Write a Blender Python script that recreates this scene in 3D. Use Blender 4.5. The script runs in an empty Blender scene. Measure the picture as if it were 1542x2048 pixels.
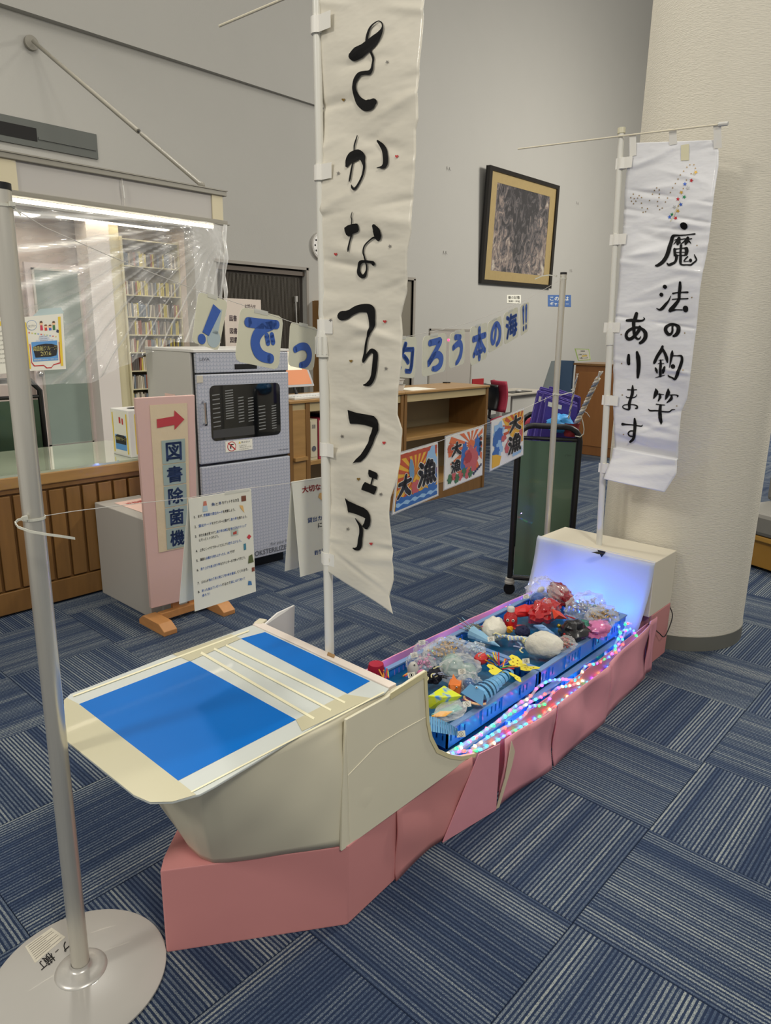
import bpy, bmesh, math, random
import numpy as np
from mathutils import Vector, Matrix
from mathutils.geometry import tessellate_polygon
random.seed(7); PI = math.pi
SC = bpy.context.scene; COL = SC.collection
# ------------------------------------------------------------ camera, world, lights, exposure
FPX, PITCH, ROLL, CAMH, YAW = 1410.0, 0.251988175, 0.014585978, 1.522038613, 0.8348498625
_cp, _sp, _cr, _sr, _ca, _sa = math.cos(PITCH), math.sin(PITCH), math.cos(ROLL), math.sin(ROLL), math.cos(YAW), math.sin(YAW)
def _w(v): return Vector((_ca*v[0]+_sa*v[1], -_sa*v[0]+_ca*v[1], v[2]))
CR = _w((_cr, _sr*_sp, _sr*_cp)); CU = _w((-_sr, _cr*_sp, _cr*_cp)); CF = _w((0, _cp, -_sp)); CC = Vector((0, 0, CAMH))
cam = bpy.data.cameras.new('camera'); camo = bpy.data.objects.new('camera', cam); COL.objects.link(camo)
m = Matrix.Identity(4)
for i in range(3):
    m[i][0], m[i][1], m[i][2], m[i][3] = CR[i], CU[i], -CF[i], CC[i]
camo.matrix_world = m
cam.sensor_fit = 'VERTICAL'; cam.sensor_height = 24.0; cam.lens = 24.0*FPX/2048.0; cam.clip_start = .02; cam.clip_end = 100
SC.camera = camo
wd = bpy.data.worlds.new('world'); SC.world = wd; wd.use_nodes = True
wd.node_tree.nodes['Background'].inputs[0].default_value = (1.0, .965, .90, 1)
wd.node_tree.nodes['Background'].inputs[1].default_value = .43
def area(name, loc, target, size, power, col=(1, .955, .87)):
    L = bpy.data.lights.new(name, 'AREA'); L.shape = 'DISK'; L.size = size; L.energy = power; L.color = col
    o = bpy.data.objects.new(name, L); COL.objects.link(o); o.location = loc
    o.rotation_euler = (Vector(target)-Vector(loc)).to_track_quat('-Z', 'Y').to_euler(); return o
area('ceiling_lamp_right', (5.2, .62, 3.75), (1.2, 1.1, .3), .3, 85, (1, .95, .84))
area('ceiling_lamp_back', (2.5, 5.4, 5.4), (1.6, 1.6, 0), .5, 80)
area('ceiling_lamp_near', (-.2, -2.2, 4.8), (2.5, 1.5, 0), .8, 112)
area('fill_lamp_left', (-3.2, 2.2, 4.6), (2.2, 3.0, .6), .8, 105)  # added fill that brightens the cabinet side and other faces turned left
area('ceiling_lamp_far', (11.5, 1.5, 5.0), (12.0, 6.0, 0), 2.0, 430, (1, .955, .88))
area('ceiling_lamp_wide', (4, 2, 7.5), (4, 2.5, 0), 5, 170)
vs = SC.view_settings; vs.view_transform = 'Standard'; vs.look = 'None'; vs.gamma = 1; vs.use_curve_mapping = False; vs.exposure = -0.06
# ------------------------------------------------------------ measuring helpers (a pixel's sight line met with a real plane)
def ray(x, y): return CR*(x-771)-CU*(y-1024)+CF*FPX
def PZ(x, y, z=0): d = ray(x, y); return CC+d*((z-CAMH)/d.z)
def PY(x, y, Y): d = ray(x, y); return CC+d*(Y/d.y)
def PX(x, y, X): d = ray(x, y); return CC+d*(X/d.x)
def PV(x, y, A, B):
    n = Vector((B[1]-A[1], -(B[0]-A[0]), 0)); d = ray(x, y); return CC+d*((Vector((A[0], A[1], 0))-CC).dot(n)/d.dot(n))
# ------------------------------------------------------------ materials
MATS = {}
def s2l(c):
    return tuple(((v/255.0)/12.92 if v/255.0 <= .04045 else ((v/255.0+.055)/1.055)**2.4) for v in c)
def mat(name, rgb, rough=.6, metal=0, noise=0, nscale=20, bump=0, bscale=60, coat=0, alpha=1, trans=0, emit=None, estr=0, stretch=(1, 1, 1), spec=.5, sss=0):
    if name in MATS: return MATS[name]
    M = bpy.data.materials.new(name); M.use_nodes = True; nt = M.node_tree; N = nt.nodes; L = nt.links
    b = N['Principled BSDF']; c = s2l(rgb)+(1,)
    b.inputs['Base Color'].default_value = c; b.inputs['Roughness'].default_value = rough; b.inputs['Metallic'].default_value = metal
    b.inputs['Coat Weight'].default_value = coat; b.inputs['Alpha'].default_value = alpha
    b.inputs['Transmission Weight'].default_value = trans; b.inputs['Specular IOR Level'].default_value = spec
    if emit: b.inputs['Emission Color'].default_value = s2l(emit)+(1,); b.inputs['Emission Strength'].default_value = estr
    if noise or bump:
        tc = N.new('ShaderNodeTexCoord'); mp = N.new('ShaderNodeMapping'); mp.inputs['Scale'].default_value = stretch
        L.new(tc.outputs['Object'], mp.inputs[0])
    if noise:
        n = N.new('ShaderNodeTexNoise'); n.inputs['Scale'].default_value = nscale; n.inputs['Detail'].default_value = 4
        L.new(mp.outputs[0], n.inputs['Vector'])
        r = N.new('ShaderNodeMapRange'); r.inputs[3].default_value = 1-noise; r.inputs[4].default_value = 1+noise
        L.new(n.outputs[0], r.inputs[0])
        mx = N.new('ShaderNodeMix'); mx.data_type = 'RGBA'; mx.blend_type = 'MULTIPLY'; mx.inputs[0].default_value = 1
        mx.inputs[6].default_value = c; L.new(r.outputs[0], mx.inputs[7]); L.new(mx.outputs[2], b.inputs['Base Color'])
    if bump:
        n2 = N.new('ShaderNodeTexNoise'); n2.inputs['Scale'].default_value = bscale; n2.inputs['Detail'].default_value = 3
        L.new(mp.outputs[0], n2.inputs['Vector'])
        bp = N.new('ShaderNodeBump'); bp.inputs['Strength'].default_value = bump; bp.inputs['Distance'].default_value = .01
        L.new(n2.outputs[0], bp.inputs['Height']); L.new(bp.outputs[0], b.inputs['Normal'])
    MATS[name] = M; return M
def nodes(M): nt = M.node_tree; return nt.nodes, nt.links, nt.nodes['Principled BSDF']
def math_n(N, L, op, a, b=None, c=None):
    n = N.new('ShaderNodeMath'); n.operation = op
    for i, v in enumerate((a, b, c)):
        if v is None: continue
        if isinstance(v, (int, float)): n.inputs[i].default_value = v
        else: L.new(v, n.inputs[i])
    return n.outputs[0]
# ------------------------------------------------------------ mesh builder
class MB:
    def __init__(s): s.v = []; s.f = []
    def add(s, V, F):
        o = len(s.v); s.v += [tuple(p) for p in V]; s.f += [tuple(i+o for i in f) for f in F]; return s
    def box(s, c, d, rz=0, M=None):
        V = [Vector((x*d[0]/2, y*d[1]/2, z*d[2]/2)) for x in (-1, 1) for y in (-1, 1) for z in (-1, 1)]
        R = Matrix.Rotation(rz, 3, 'Z') if M is None else M
        c = Vector(c)
        return s.add([R @ p+c for p in V], [(0, 1, 3, 2), (4, 6, 7, 5), (0, 4, 5, 1), (2, 3, 7, 6), (0, 2, 6, 4), (1, 5, 7, 3)])
    def mm(s, a, b): return s.box([(a[i]+b[i])/2 for i in range(3)], [abs(b[i]-a[i]) for i in range(3)])
    def prism(s, P, off):
        off = Vector(off); n = len(P); P = [Vector(p) for p in P]
        T = tessellate_polygon([P])
        s.add(P+[p+off for p in P], [tuple(t) for t in T]+[tuple(i+n for i in t) for t in T]+[(i, (i+1) % n, (i+1) % n+n, i+n) for i in range(n)])
        return s
    def flat(s, P):
        P = [Vector(p) for p in P]; return s.add(P, [tuple(t) for t in tessellate_polygon([P])])
    def tube(s, P, r, n=10, cap=True):
        P = [Vector(p) for p in P]; m_ = len(P); rr = r if isinstance(r, (list, tuple)) else [r]*m_
        V = []; up = None
        for i, p in enumerate(P):
            t = (P[min(i+1, m_-1)]-P[max(i-1, 0)]).normalized()
            if up is None: up = Vector((0, 0, 1)) if abs(t.z) < .9 else Vector((1, 0, 0))
            a = t.cross(up).normalized(); up = a.cross(t).normalized()
            V += [p+(a*math.cos(2*PI*k/n)+up*math.sin(2*PI*k/n))*rr[i] for k in range(n)]
        F = [(i*n+k, i*n+(k+1) % n, (i+1)*n+(k+1) % n, (i+1)*n+k) for i in range(m_-1) for k in range(n)]
        if cap: F += [tuple(range(n-1, -1, -1)), tuple((m_-1)*n+k for k in range(n))]
        return s.add(V, F)
    def lathe(s, prof, c=(0, 0, 0), n=32):
        V = [(c[0]+r*math.cos(2*PI*k/n), c[1]+r*math.sin(2*PI*k/n), c[2]+z) for r, z in prof for k in range(n)]
        m_ = len(prof)
        return s.add(V, [(i*n+k, i*n+(k+1) % n, (i+1)*n+(k+1) % n, (i+1)*n+k) for i in range(m_-1) for k in range(n)])
    def grid(s, fn, nu, nv):
        V = [fn(i/nu, j/nv) for j in range(nv+1) for i in range(nu+1)]
        return s.add(V, [(j*(nu+1)+i, j*(nu+1)+i+1, (j+1)*(nu+1)+i+1, (j+1)*(nu+1)+i) for j in range(nv) for i in range(nu)])
    def ball(s, c, r, n=10, m_=7, fn=None, R=None):
        c = Vector(c); r = r if isinstance(r, (tuple, list)) else (r, r, r); V = []
        for j in range(m_+1):
            for i in range(n):
                a, b = 2*PI*i/n, PI*j/m_
                d = Vector((math.cos(a)*math.sin(b), math.sin(a)*math.sin(b), math.cos(b)))
                k = fn(d) if fn else 1
                p = Vector((d.x*r[0], d.y*r[1], d.z*r[2]))*k
                V.append((R @ p if R else p)+c)
        return s.add(V, [(j*n+i, (j+1)*n+i, (j+1)*n+(i+1) % n, j*n+(i+1) % n) for j in range(m_) for i in range(n)])
    def build(s, name, M, parent=None, smooth=False, bevel=0, solid=0, **kw):
        me = bpy.data.meshes.new(name); me.from_pydata(s.v, [], s.f)
        bm = bmesh.new(); bm.from_mesh(me)
        if bevel or smooth: bmesh.ops.remove_doubles(bm, verts=bm.verts, dist=1e-6)
        bmesh.ops.recalc_face_normals(bm, faces=bm.faces)
        bm.to_mesh(me); bm.free()
        me.materials.append(M)
        if smooth:
            for p in me.polygons: p.use_smooth = True
        o = bpy.data.objects.new(name, me); COL.objects.link(o)
        if smooth and smooth != 'all':
            e = o.modifiers.new('s', 'EDGE_SPLIT'); e.split_angle = math.radians(40)
        if bevel:
            b = o.modifiers.new('b', 'BEVEL'); b.width = bevel; b.segments = 2; b.limit_method = 'ANGLE'
        if solid:
            b = o.modifiers.new('t', 'SOLIDIFY'); b.thickness = solid; b.offset = 0
        if parent: o.parent = parent
        for k, v in kw.items(): o[k] = v
        return o
def thing(name, label, cat, group=None, loc=(0, 0, 0)):
    o = bpy.data.objects.new(name, None); COL.objects.link(o); o['label'] = label; o['category'] = cat; o.location = loc
    o.empty_display_size = .05
    if group: o['group'] = group
    return o
def tag(o, label, cat, group=None):
    o['label'] = label; o['category'] = cat
    if group: o['group'] = group
    return o
def st(o): o['kind'] = 'structure'; return o
def bx(name, a, b, M, parent=None, bevel=0, **kw): return MB().mm(a, b).build(name, M, parent, bevel=bevel, **kw)
# ------------------------------------------------------------ writing and flat print
_tc = {}
def glyphs(s, bold=0):
    k = (s, bold)
    if k not in _tc:
        cu = bpy.data.curves.new('t', 'FONT'); cu.body = s; cu.resolution_u = 2; cu.offset = bold
        o = bpy.data.objects.new('t', cu); me = bpy.data.meshes.new_from_object(o)
        V = [(v.co.x, v.co.y) for v in me.vertices]; F = [tuple(p.vertices) for p in me.polygons]
        bpy.data.objects.remove(o); bpy.data.curves.remove(cu); bpy.data.meshes.remove(me)
        x0, x1 = min(v[0] for v in V), max(v[0] for v in V); y0, y1 = min(v[1] for v in V), max(v[1] for v in V)
        _tc[k] = (V, F, (x0, x1, y0, y1))
    return _tc[k]
class Patch:
    """four corners: lower left, lower right, upper right, upper left; maps (u, v, lift) to space"""
    def __init__(s, a, b, c, d, face=None):
        s.p = [Vector(q) for q in (a, b, c, d)]
        s.n = (s.p[1]-s.p[0]).cross(s.p[3]-s.p[0]).normalized()
        f = (CC-s.p[0]) if face is None else Vector(face)
        if s.n.dot(f) < 0: s.n = -s.n
        s.w = (s.p[1]-s.p[0]).length; s.h = (s.p[3]-s.p[0]).length
    def at(s, u, v, k=0):
        a, b, c, d = s.p
        return a*(1-u)*(1-v)+b*u*(1-v)+c*u*v+d*(1-u)*v+s.n*k
    def sub(s, u0, v0, u1, v1, k=0): return Patch(s.at(u0, v0, k), s.at(u1, v0, k), s.at(u1, v1, k), s.at(u0, v1, k), s.n)
    def plate(s, name, M, parent=None, t=.001, r=0, bevel=0, **kw):
        P = []
        if r:
            ru, rv = r/s.w, r/s.h
            for cu, cv, a0 in ((1-ru, rv, -90), (1-ru, 1-rv, 0), (ru, 1-rv, 90), (ru, rv, 180)):
                for q in range(4):
                    a = math.radians(a0+30*q); P.append(s.at(cu+ru*math.cos(a), cv+rv*math.sin(a)))
        else: P = list(s.p)
        return MB().prism(P, -s.n*t).build(name, M, parent, bevel=bevel, **kw)
    def poly(s, mb, P, k=.0008): return mb.flat([s.at(u, v, k) for u, v in P])
    def disc(s, mb, u, v, r, k=.0008, n=14, r2=None):
        return mb.flat([s.at(u+r/s.w*math.cos(2*PI*i/n), v+(r2 or r)/s.h*math.sin(2*PI*i/n), k) for i in range(n)])
    def text(s, mb, t, u0, v0, u1, v1, bold=0, k=.0012, fit=False):
        if bold > .012 and len(t) < 9:
            W, H = (u1-u0)*s.w, (v1-v0)*s.h; e = bold*min(W/len(t), H)*.9
            for i in range(7):
                a = 2*PI*i/6; r = 0 if i == 6 else e
                s.text(mb, t, u0+(e+r*math.cos(a))/s.w, v0+(e+r*math.sin(a))/s.h, u1-(e-r*math.cos(a))/s.w, v1-(e-r*math.sin(a))/s.h, 0, k, fit)
            return mb
        V, F, (x0, x1, y0, y1) = glyphs(t, min(bold, .012))
        if fit:
            W, H = (u1-u0)*s.w, (v1-v0)*s.h; sc = min(W/(x1-x0), H/max(y1-y0, .6)); y0m = (y0+y1)/2
            fm = lambda x, y: (u0+(x-x0)*sc/s.w, (v0+v1)/2+(y-y0m)*sc/s.h)
        else: fm = lambda x, y: (u0+(x-x0)/(x1-x0)*(u1-u0), v0+(y-y0)/(y1-y0)*(v1-v0))
        return mb.add([s.at(*fm(x, y), k) for x, y in V], F)
def star(c, r, rot=0, r2=.42):
    return [(c[0]+(r if i % 2 == 0 else r*r2)*math.sin(rot+PI*i/5), c[1]+(r if i % 2 == 0 else r*r2)*math.cos(rot+PI*i/5)) for i in range(10)]
def heart(c, r):
    return [(c[0]+r*(16*math.sin(t)**3)/16, c[1]+r*(13*math.cos(t)-5*math.cos(2*t)-2*math.cos(3*t)-math.cos(4*t))/16) for t in [2*PI*i/14 for i in range(14)]]
def stroke(mb, pts, mp, cm=8):
    """a brush stroke: centre points with half widths, smoothed, as a ribbon with round ends"""
    P = np.array(pts, float); n = len(P); Q = []
    if n == 2: Q = [P[0]*(1-t)+P[1]*t for t in np.linspace(0, 1, 6)]
    else:
        E = np.vstack([2*P[0]-P[1], P, 2*P[-1]-P[-2]])
        for i in range(1, n):
            a, b, c, d = E[i-1], E[i], E[i+1], E[i+2]
            for t in np.linspace(0, 1, 5, endpoint=False):
                q = .5*((2*b)+(c-a)*t+(2*a-5*b+4*c-d)*t*t+(3*b-a-3*c+d)*t**3); q[2] = b[2]*(1-t)+c[2]*t; Q.append(q)
        Q.append(P[-1])
    V = []; F = []; K = 3
    for i, q in enumerate(Q):
        t = Q[min(i+1, len(Q)-1)]-Q[max(i-1, 0)]; L = math.hypot(t[0], t[1]) or 1; nx, ny = -t[1]/L, t[0]/L
        for k in range(K+1):
            e = (2*k/K-1)*q[2]; V.append(mp(q[0]+nx*e, q[1]+ny*e))
    for i in range(len(Q)-1):
        for k in range(K): a = i*(K+1)+k; F.append((a, a+1, a+K+2, a+K+1))
    mb.add(V, F)
    for q in (Q[0], Q[-1]):
        if q[2] > cm: mb.add([mp(q[0], q[1])]+[mp(q[0]+q[2]*math.cos(2*PI*i/12), q[1]+q[2]*math.sin(2*PI*i/12)) for i in range(12)], [(0, i+1, (i+1) % 12+1) for i in range(12)])
def npoly(mb, P, mp):
    bm = bmesh.new(); bm.faces.new([bm.verts.new((x, y, 0)) for x, y in P]); bm.normal_update(); bmesh.ops.triangulate(bm, faces=bm.faces)
    bmesh.ops.subdivide_edges(bm, edges=bm.edges, cuts=3, use_grid_fill=True)
    bm.verts.ensure_lookup_table(); bm.verts.index_update()
    mb.add([mp(v.co.x, v.co.y) for v in bm.verts], [tuple(v.index for v in f.verts) for f in bm.faces]); bm.free()
GL = {'で': [[(8, 20, 10), (45, 17, 10), (92, 11, 9)], [(78, 15, 9), (54, 26, 11), (38, 42, 12), (34, 62, 12), (45, 80, 12), (62, 87, 11), (84, 88, 10)], [(66, 40, 6), (72, 55, 6)], [(81, 36, 6), (87, 51, 6)]],
 'っ': [[(8, 46, 10), (35, 33, 11), (65, 31, 12), (84, 46, 12), (86, 66, 12), (72, 84, 11), (44, 93, 9)]],
 'ろ': [[(20, 13, 9), (50, 12, 9), (78, 12, 9), (58, 34, 9), (36, 54, 9), (14, 74, 9), (40, 56, 9), (66, 52, 10), (85, 66, 11), (80, 85, 10), (60, 93, 9), (40, 92, 7)]],
 'う': [[(28, 9, 9), (50, 11, 9), (72, 14, 8)], [(13, 42, 9), (45, 34, 10), (70, 35, 11), (83, 50, 11), (76, 74, 11), (55, 92, 9), (40, 98, 7)]],
 '本': [[(6, 30, 9), (94, 30, 9)], [(50, 5, 9), (50, 97, 9)], [(48, 34, 7), (30, 58, 8), (8, 80, 8)], [(52, 34, 7), (70, 58, 8), (93, 80, 8)], [(30, 77, 7), (70, 77, 7)]],
 'の': [[(54, 18, 8), (47, 50, 9), (33, 76, 9), (18, 76, 9), (11, 58, 9), (18, 33, 9), (42, 15, 9), (68, 15, 10), (87, 35, 11), (88, 60, 11), (76, 82, 10), (56, 92, 9)]],
 '!!': [[(28, 8, 12), (28, 35, 10), (28, 62, 8)], [(28, 86, 10), (29, 87, 10)], [(72, 8, 12), (72, 35, 10), (72, 62, 8)], [(72, 86, 10), (73, 87, 10)]],
 '大': [[(5, 36, 7), (50, 33, 9), (95, 28, 7)], [(54, 4, 8), (48, 38, 10), (32, 66, 10), (6, 94, 6)], [(50, 42, 8), (66, 68, 10), (95, 90, 9)]],
 '漁': [[(8, 10, 6), (20, 20, 8)], [(4, 38, 6), (16, 46, 8)], [(6, 92, 6), (24, 58, 6)], [(56, 3, 6), (42, 24, 6)], [(50, 12, 6), (78, 10, 6), (68, 24, 5)], [(38, 27, 6), (40, 62, 6)], [(38, 27, 5), (88, 25, 6), (86, 62, 6)], [(40, 44, 5), (86, 43, 5)], [(63, 26, 5), (63, 62, 5)], [(36, 62, 5), (90, 61, 5)], [(36, 75, 6), (30, 94, 5)], [(52, 76, 6), (54, 91, 6)], [(68, 75, 6), (74, 91, 6)], [(84, 73, 6), (96, 91, 6)]]}
def sglyph(p, mb, ch, u0, v0, u1, v1, k, fat=0):
    for s_ in GL[ch]: stroke(mb, [(x, y, w*1.12+fat) for x, y, w in s_], lambda x, y: p.at(u0+x/100*(u1-u0), v1-y/100*(v1-v0), k), 2)
def cat(P, n=5):
    P = [Vector(p) for p in P]; E = [2*P[0]-P[1]]+P+[2*P[-1]-P[-2]]; out = []
    for i in range(1, len(P)):
        a, b, c, d = E[i-1], E[i], E[i+1], E[i+2]
        for j in range(n): t = j/n; out.append(.5*((2*b)+(c-a)*t+(2*a-5*b+4*c-d)*t*t+(3*b-a-3*c+d)*t**3))
    return out+[P[-1]]
# common materials
M_white = mat('white_paint', (205, 203, 196), .5)
M_ink = mat('black_ink', (12, 11, 11), .6, spec=.2)
M_blue_ink = mat('blue_ink', (58, 96, 176), .5, noise=.12, nscale=60)
M_red_ink = mat('red_ink', (188, 52, 52), .5)
M_paper = mat('white_paper', (226, 224, 210), .6)
M_card = mat('laminated_card', (216, 214, 190), .3, coat=.6, bump=.15, bscale=18)
M_wood = mat('oak_wood', (156, 120, 70), .4, noise=.22, nscale=3, stretch=(2, 12, 12), coat=.2)
M_woodd = mat('oak_wood_dark', (120, 86, 44), .4, noise=.25, nscale=3, stretch=(12, 12, 1.2), coat=.2)
M_black = mat('black_plastic', (18, 18, 20), .35)
M_grey = mat('grey_steel', (168, 166, 160), .45)
M_alu = mat('brushed_aluminium', (212, 208, 196), .3, metal=.65, noise=.06, nscale=8, stretch=(20, 20, 1))
M_pole = mat('white_pole_plastic', (214, 212, 202), .35)
M_zip = mat('nylon_tie', (215, 214, 200), .4, trans=.1)
M_string = mat('fishing_line', (205, 200, 190), .3)
M_dark = mat('dark_void', (16, 14, 12), .8)
M_glassy = mat('clear_film', (235, 238, 240), .12, alpha=.22, spec=.8)
# ------------------------------------------------------------ floor and carpet tiles
def carpet():
    M = bpy.data.materials.new('carpet'); M.use_nodes = True; N, L, b = nodes(M)
    uv = N.new('ShaderNodeUVMap'); uv.uv_map = 'UVMap'; sx = N.new('ShaderNodeSeparateXYZ'); L.new(uv.outputs[0], sx.inputs[0])
    u2 = N.new('ShaderNodeUVMap'); u2.uv_map = 'seed'; s2 = N.new('ShaderNodeSeparateXYZ'); L.new(u2.outputs[0], s2.inputs[0])
    oi = N.new('ShaderNodeObjectInfo')
    seed = math_n(N, L, 'ADD', math_n(N, L, 'MULTIPLY', oi.outputs['Random'], 91.0), s2.outputs[0])
    ln = math_n(N, L, 'MULTIPLY', sx.outputs[0], 86.0)
    # jitter the line edges a little along the pile
    jc = N.new('ShaderNodeCombineXYZ'); L.new(math_n(N, L, 'MULTIPLY', sx.outputs[0], 40.0), jc.inputs[0]); L.new(math_n(N, L, 'MULTIPLY', sx.outputs[1], 120.0), jc.inputs[1]); L.new(seed, jc.inputs[2])
    jn = N.new('ShaderNodeTexNoise'); jn.inputs['Scale'].default_value = 1.5; L.new(jc.outputs[0], jn.inputs['Vector'])
    ln = math_n(N, L, 'ADD', ln, math_n(N, L, 'MULTIPLY', jn.outputs[0], .7))
    k = math_n(N, L, 'FLOOR', ln)
    wc = N.new('ShaderNodeCombineXYZ'); L.new(k, wc.inputs[0]); L.new(seed, wc.inputs[1])
    wn = N.new('ShaderNodeTexWhiteNoise'); wn.noise_dimensions = '2D'; L.new(wc.outputs[0], wn.inputs['Vector'])
    odd = math_n(N, L, 'MODULO', k, 2.0)
    bc = N.new('ShaderNodeCombineXYZ'); L.new(math_n(N, L, 'MULTIPLY', sx.outputs[0], 7.0), bc.inputs[0]); L.new(seed, bc.inputs[1])
    bn = N.new('ShaderNodeTexNoise'); bn.inputs['Scale'].default_value = 1.0; bn.inputs['Detail'].default_value = 1; L.new(bc.outputs[0], bn.inputs['Vector'])
    band = N.new('ShaderNodeMapRange'); band.inputs[1].default_value = .35; band.inputs[2].default_value = .62; L.new(bn.outputs[0], band.inputs[0])
    line = math_n(N, L, 'MULTIPLY', math_n(N, L, 'ADD', math_n(N, L, 'MULTIPLY', odd, .85), .12), math_n(N, L, 'ADD', math_n(N, L, 'MULTIPLY', wn.outputs[0], .38), .5))
    amt = math_n(N, L, 'MULTIPLY', line, math_n(N, L, 'ADD', math_n(N, L, 'MULTIPLY', band.outputs[0], .5), .45))
    fl = N.new('ShaderNodeTexNoise'); fl.inputs['Scale'].default_value = 3.0; fl.inputs['Detail'].default_value = 2; L.new(jc.outputs[0], fl.inputs['Vector'])
    amt = math_n(N, L, 'MULTIPLY', amt, math_n(N, L, 'ADD', math_n(N, L, 'MULTIPLY', fl.outputs[0], 3.0), -.5))
    cr = N.new('ShaderNodeValToRGB'); e = cr.color_ramp.elements
    e[0].position = 0; e[0].color = s2l((25, 37, 61))+(1,); e[1].position = .95; e[1].color = s2l((152, 157, 152))+(1,)
    q = e.new(.3); q.color = s2l((57, 71, 94))+(1,); q = e.new(.6); q.color = s2l((110, 119, 126))+(1,)
    L.new(amt, cr.inputs[0]); L.new(cr.outputs[0], b.inputs['Base Color']); b.inputs['Roughness'].default_value = .9; b.inputs['Specular IOR Level'].default_value = .15
    bp = N.new('ShaderNodeBump'); bp.inputs['Strength'].default_value = .35; bp.inputs['Distance'].default_value = .004; L.new(amt, bp.inputs['Height']); L.new(bp.outputs[0], b.inputs['Normal'])
    return M
M_carpet = carpet()
floor = st(bx('floor', (-3, -5, -.03), (17, 10.5, -.006), mat('carpet_backing', (26, 32, 44), .9)))
def tile_mesh(cells, name):
    V = []; F = []; UV = []; SD = []
    g, c, h = .2493, .2475, .006
    for cx, cy, rot, seed in cells:
        o = len(V)
        V += [(cx-g, cy-g, -h), (cx+g, cy-g, -h), (cx+g, cy+g, -h), (cx-g, cy+g, -h), (cx-g, cy-g, -.0012), (cx+g, cy-g, -.0012), (cx+g, cy+g, -.0012), (cx-g, cy+g, -.0012), (cx-c, cy-c, 0), (cx+c, cy-c, 0), (cx+c, cy+c, 0), (cx-c, cy+c, 0)]
        fs = [(8, 9, 10, 11)]+[(a, (a+1) % 4, (a+1) % 4+4, a+4) for a in range(4)]+[(a+4, (a+1) % 4+4, (a+1) % 4+8, a+8) for a in range(4)]
        for f in fs:
            F.append(tuple(i+o for i in f))
            for i in f:
                x, y = V[i+o][0]-cx+.25, V[i+o][1]-cy+.25
                UV += [(y*2, x*2)] if not rot else [(x*2, y*2)]; SD += [(seed, 0)]
    me = bpy.data.meshes.new(name); me.from_pydata(V, [], F); a = me.uv_layers.new(name='UVMap'); b = me.uv_layers.new(name='seed')
    a.data.foreach_set('uv', np.array(UV, 'f').ravel()); b.data.foreach_set('uv', np.array(SD, 'f').ravel())
    me.materials.append(M_carpet); return me
TX, TY = 1.495232, .658202
cells = []
for i in range(-6, 30):
    for j in range(-10, 20):
        cx, cy = TX+.5*i+.25, TY+.5*j+.25
        if cx < -2.5 or cx > 16.7 or cy < -4.5 or cy > 7.1: continue
        p = Vector((cx, cy, 0))-CC; dz = p.dot(CF)
        vis = dz > .5 and -150 < 771+FPX*p.dot(CR)/dz < 1700 and 1024-FPX*p.dot(CU)/dz < 2350
        cells.append((0 if vis else 1, p.length, i, j, cx, cy))
cells.sort()
me0 = tile_mesh([(0, 0, 0, 0)], 'carpet_tile'); rest = []
for n_, (hid, d, i, j, cx, cy) in enumerate(cells):
    # checkerboard of pile directions; j counts toward +Y
    rot = (i+j) % 2 == 1
    if n_ < 300 and not hid:
        o = bpy.data.objects.new('carpet_tile', me0); COL.objects.link(o); o.location = (cx, cy, 0); o.rotation_euler.z = (PI/2 if rot else 0)+(PI if random.random() < .5 else 0); o.parent = floor
    else: rest.append((cx, cy, rot, random.random()*90))
o = bpy.data.objects.new('carpet_tiles_beyond', tile_mesh(rest, 'rest')); COL.objects.link(o); o.parent = floor; o['kind'] = 'stuff'
# ------------------------------------------------------------ walls
YW = 7.13
M_wall = mat('wall_vinyl', (168, 166, 159), .75, bump=.12, bscale=90, noise=.02, nscale=3)
wb = MB()
OX0, OX1, OZ = 1.0, 4.66, 2.58     # opening to the office
SX0, SX1, SZ = 4.95, 6.30, 2.25    # shutter recess
DX0, DX1 = 7.35, 8.42              # doorway behind the tall banner
H = 8.3
for x0, x1, z0, z1 in ((-2.9, OX0, 0, H), (OX0, OX1, OZ, H), (OX1, SX0, 0, H), (SX0, SX1, SZ, H), (SX1, DX0, 0, H), (DX0, DX1, 2.27, H), (DX1, 16.6, 0, H)):
    wb.mm((x0, YW, z0), (x1, YW+.18, z1))
wall_back = st(wb.build('wall_back', M_wall))
# upper wall stands slightly proud and ends in a shadow line
ub = MB(); ub.add([(-2.9, YW-.15, 4.14), (7.6, YW-.03, 4.17), (7.6, YW+.01, 4.17), (-2.9, YW+.01, 4.14), (-2.9, YW-.15, H), (7.6, YW-.03, H), (7.6, YW+.01, H), (-2.9, YW+.01, H)],
       [(0, 1, 2, 3), (4, 7, 6, 5), (0, 4, 5, 1), (1, 5, 6, 2), (3, 2, 6, 7), (0, 3, 7, 4)])
st(ub.build('trim_1', M_wall))
bb = MB(); M_base = mat('baseboard_vinyl', (92, 92, 88), .6)
for a, b in ((SX1+.03, DX0-.03), (DX1+.05, 16.5)): bb.mm((a, YW-.008, 0), (b, YW, .09))
st(bb.build('baseboard_back', M_base))
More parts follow.
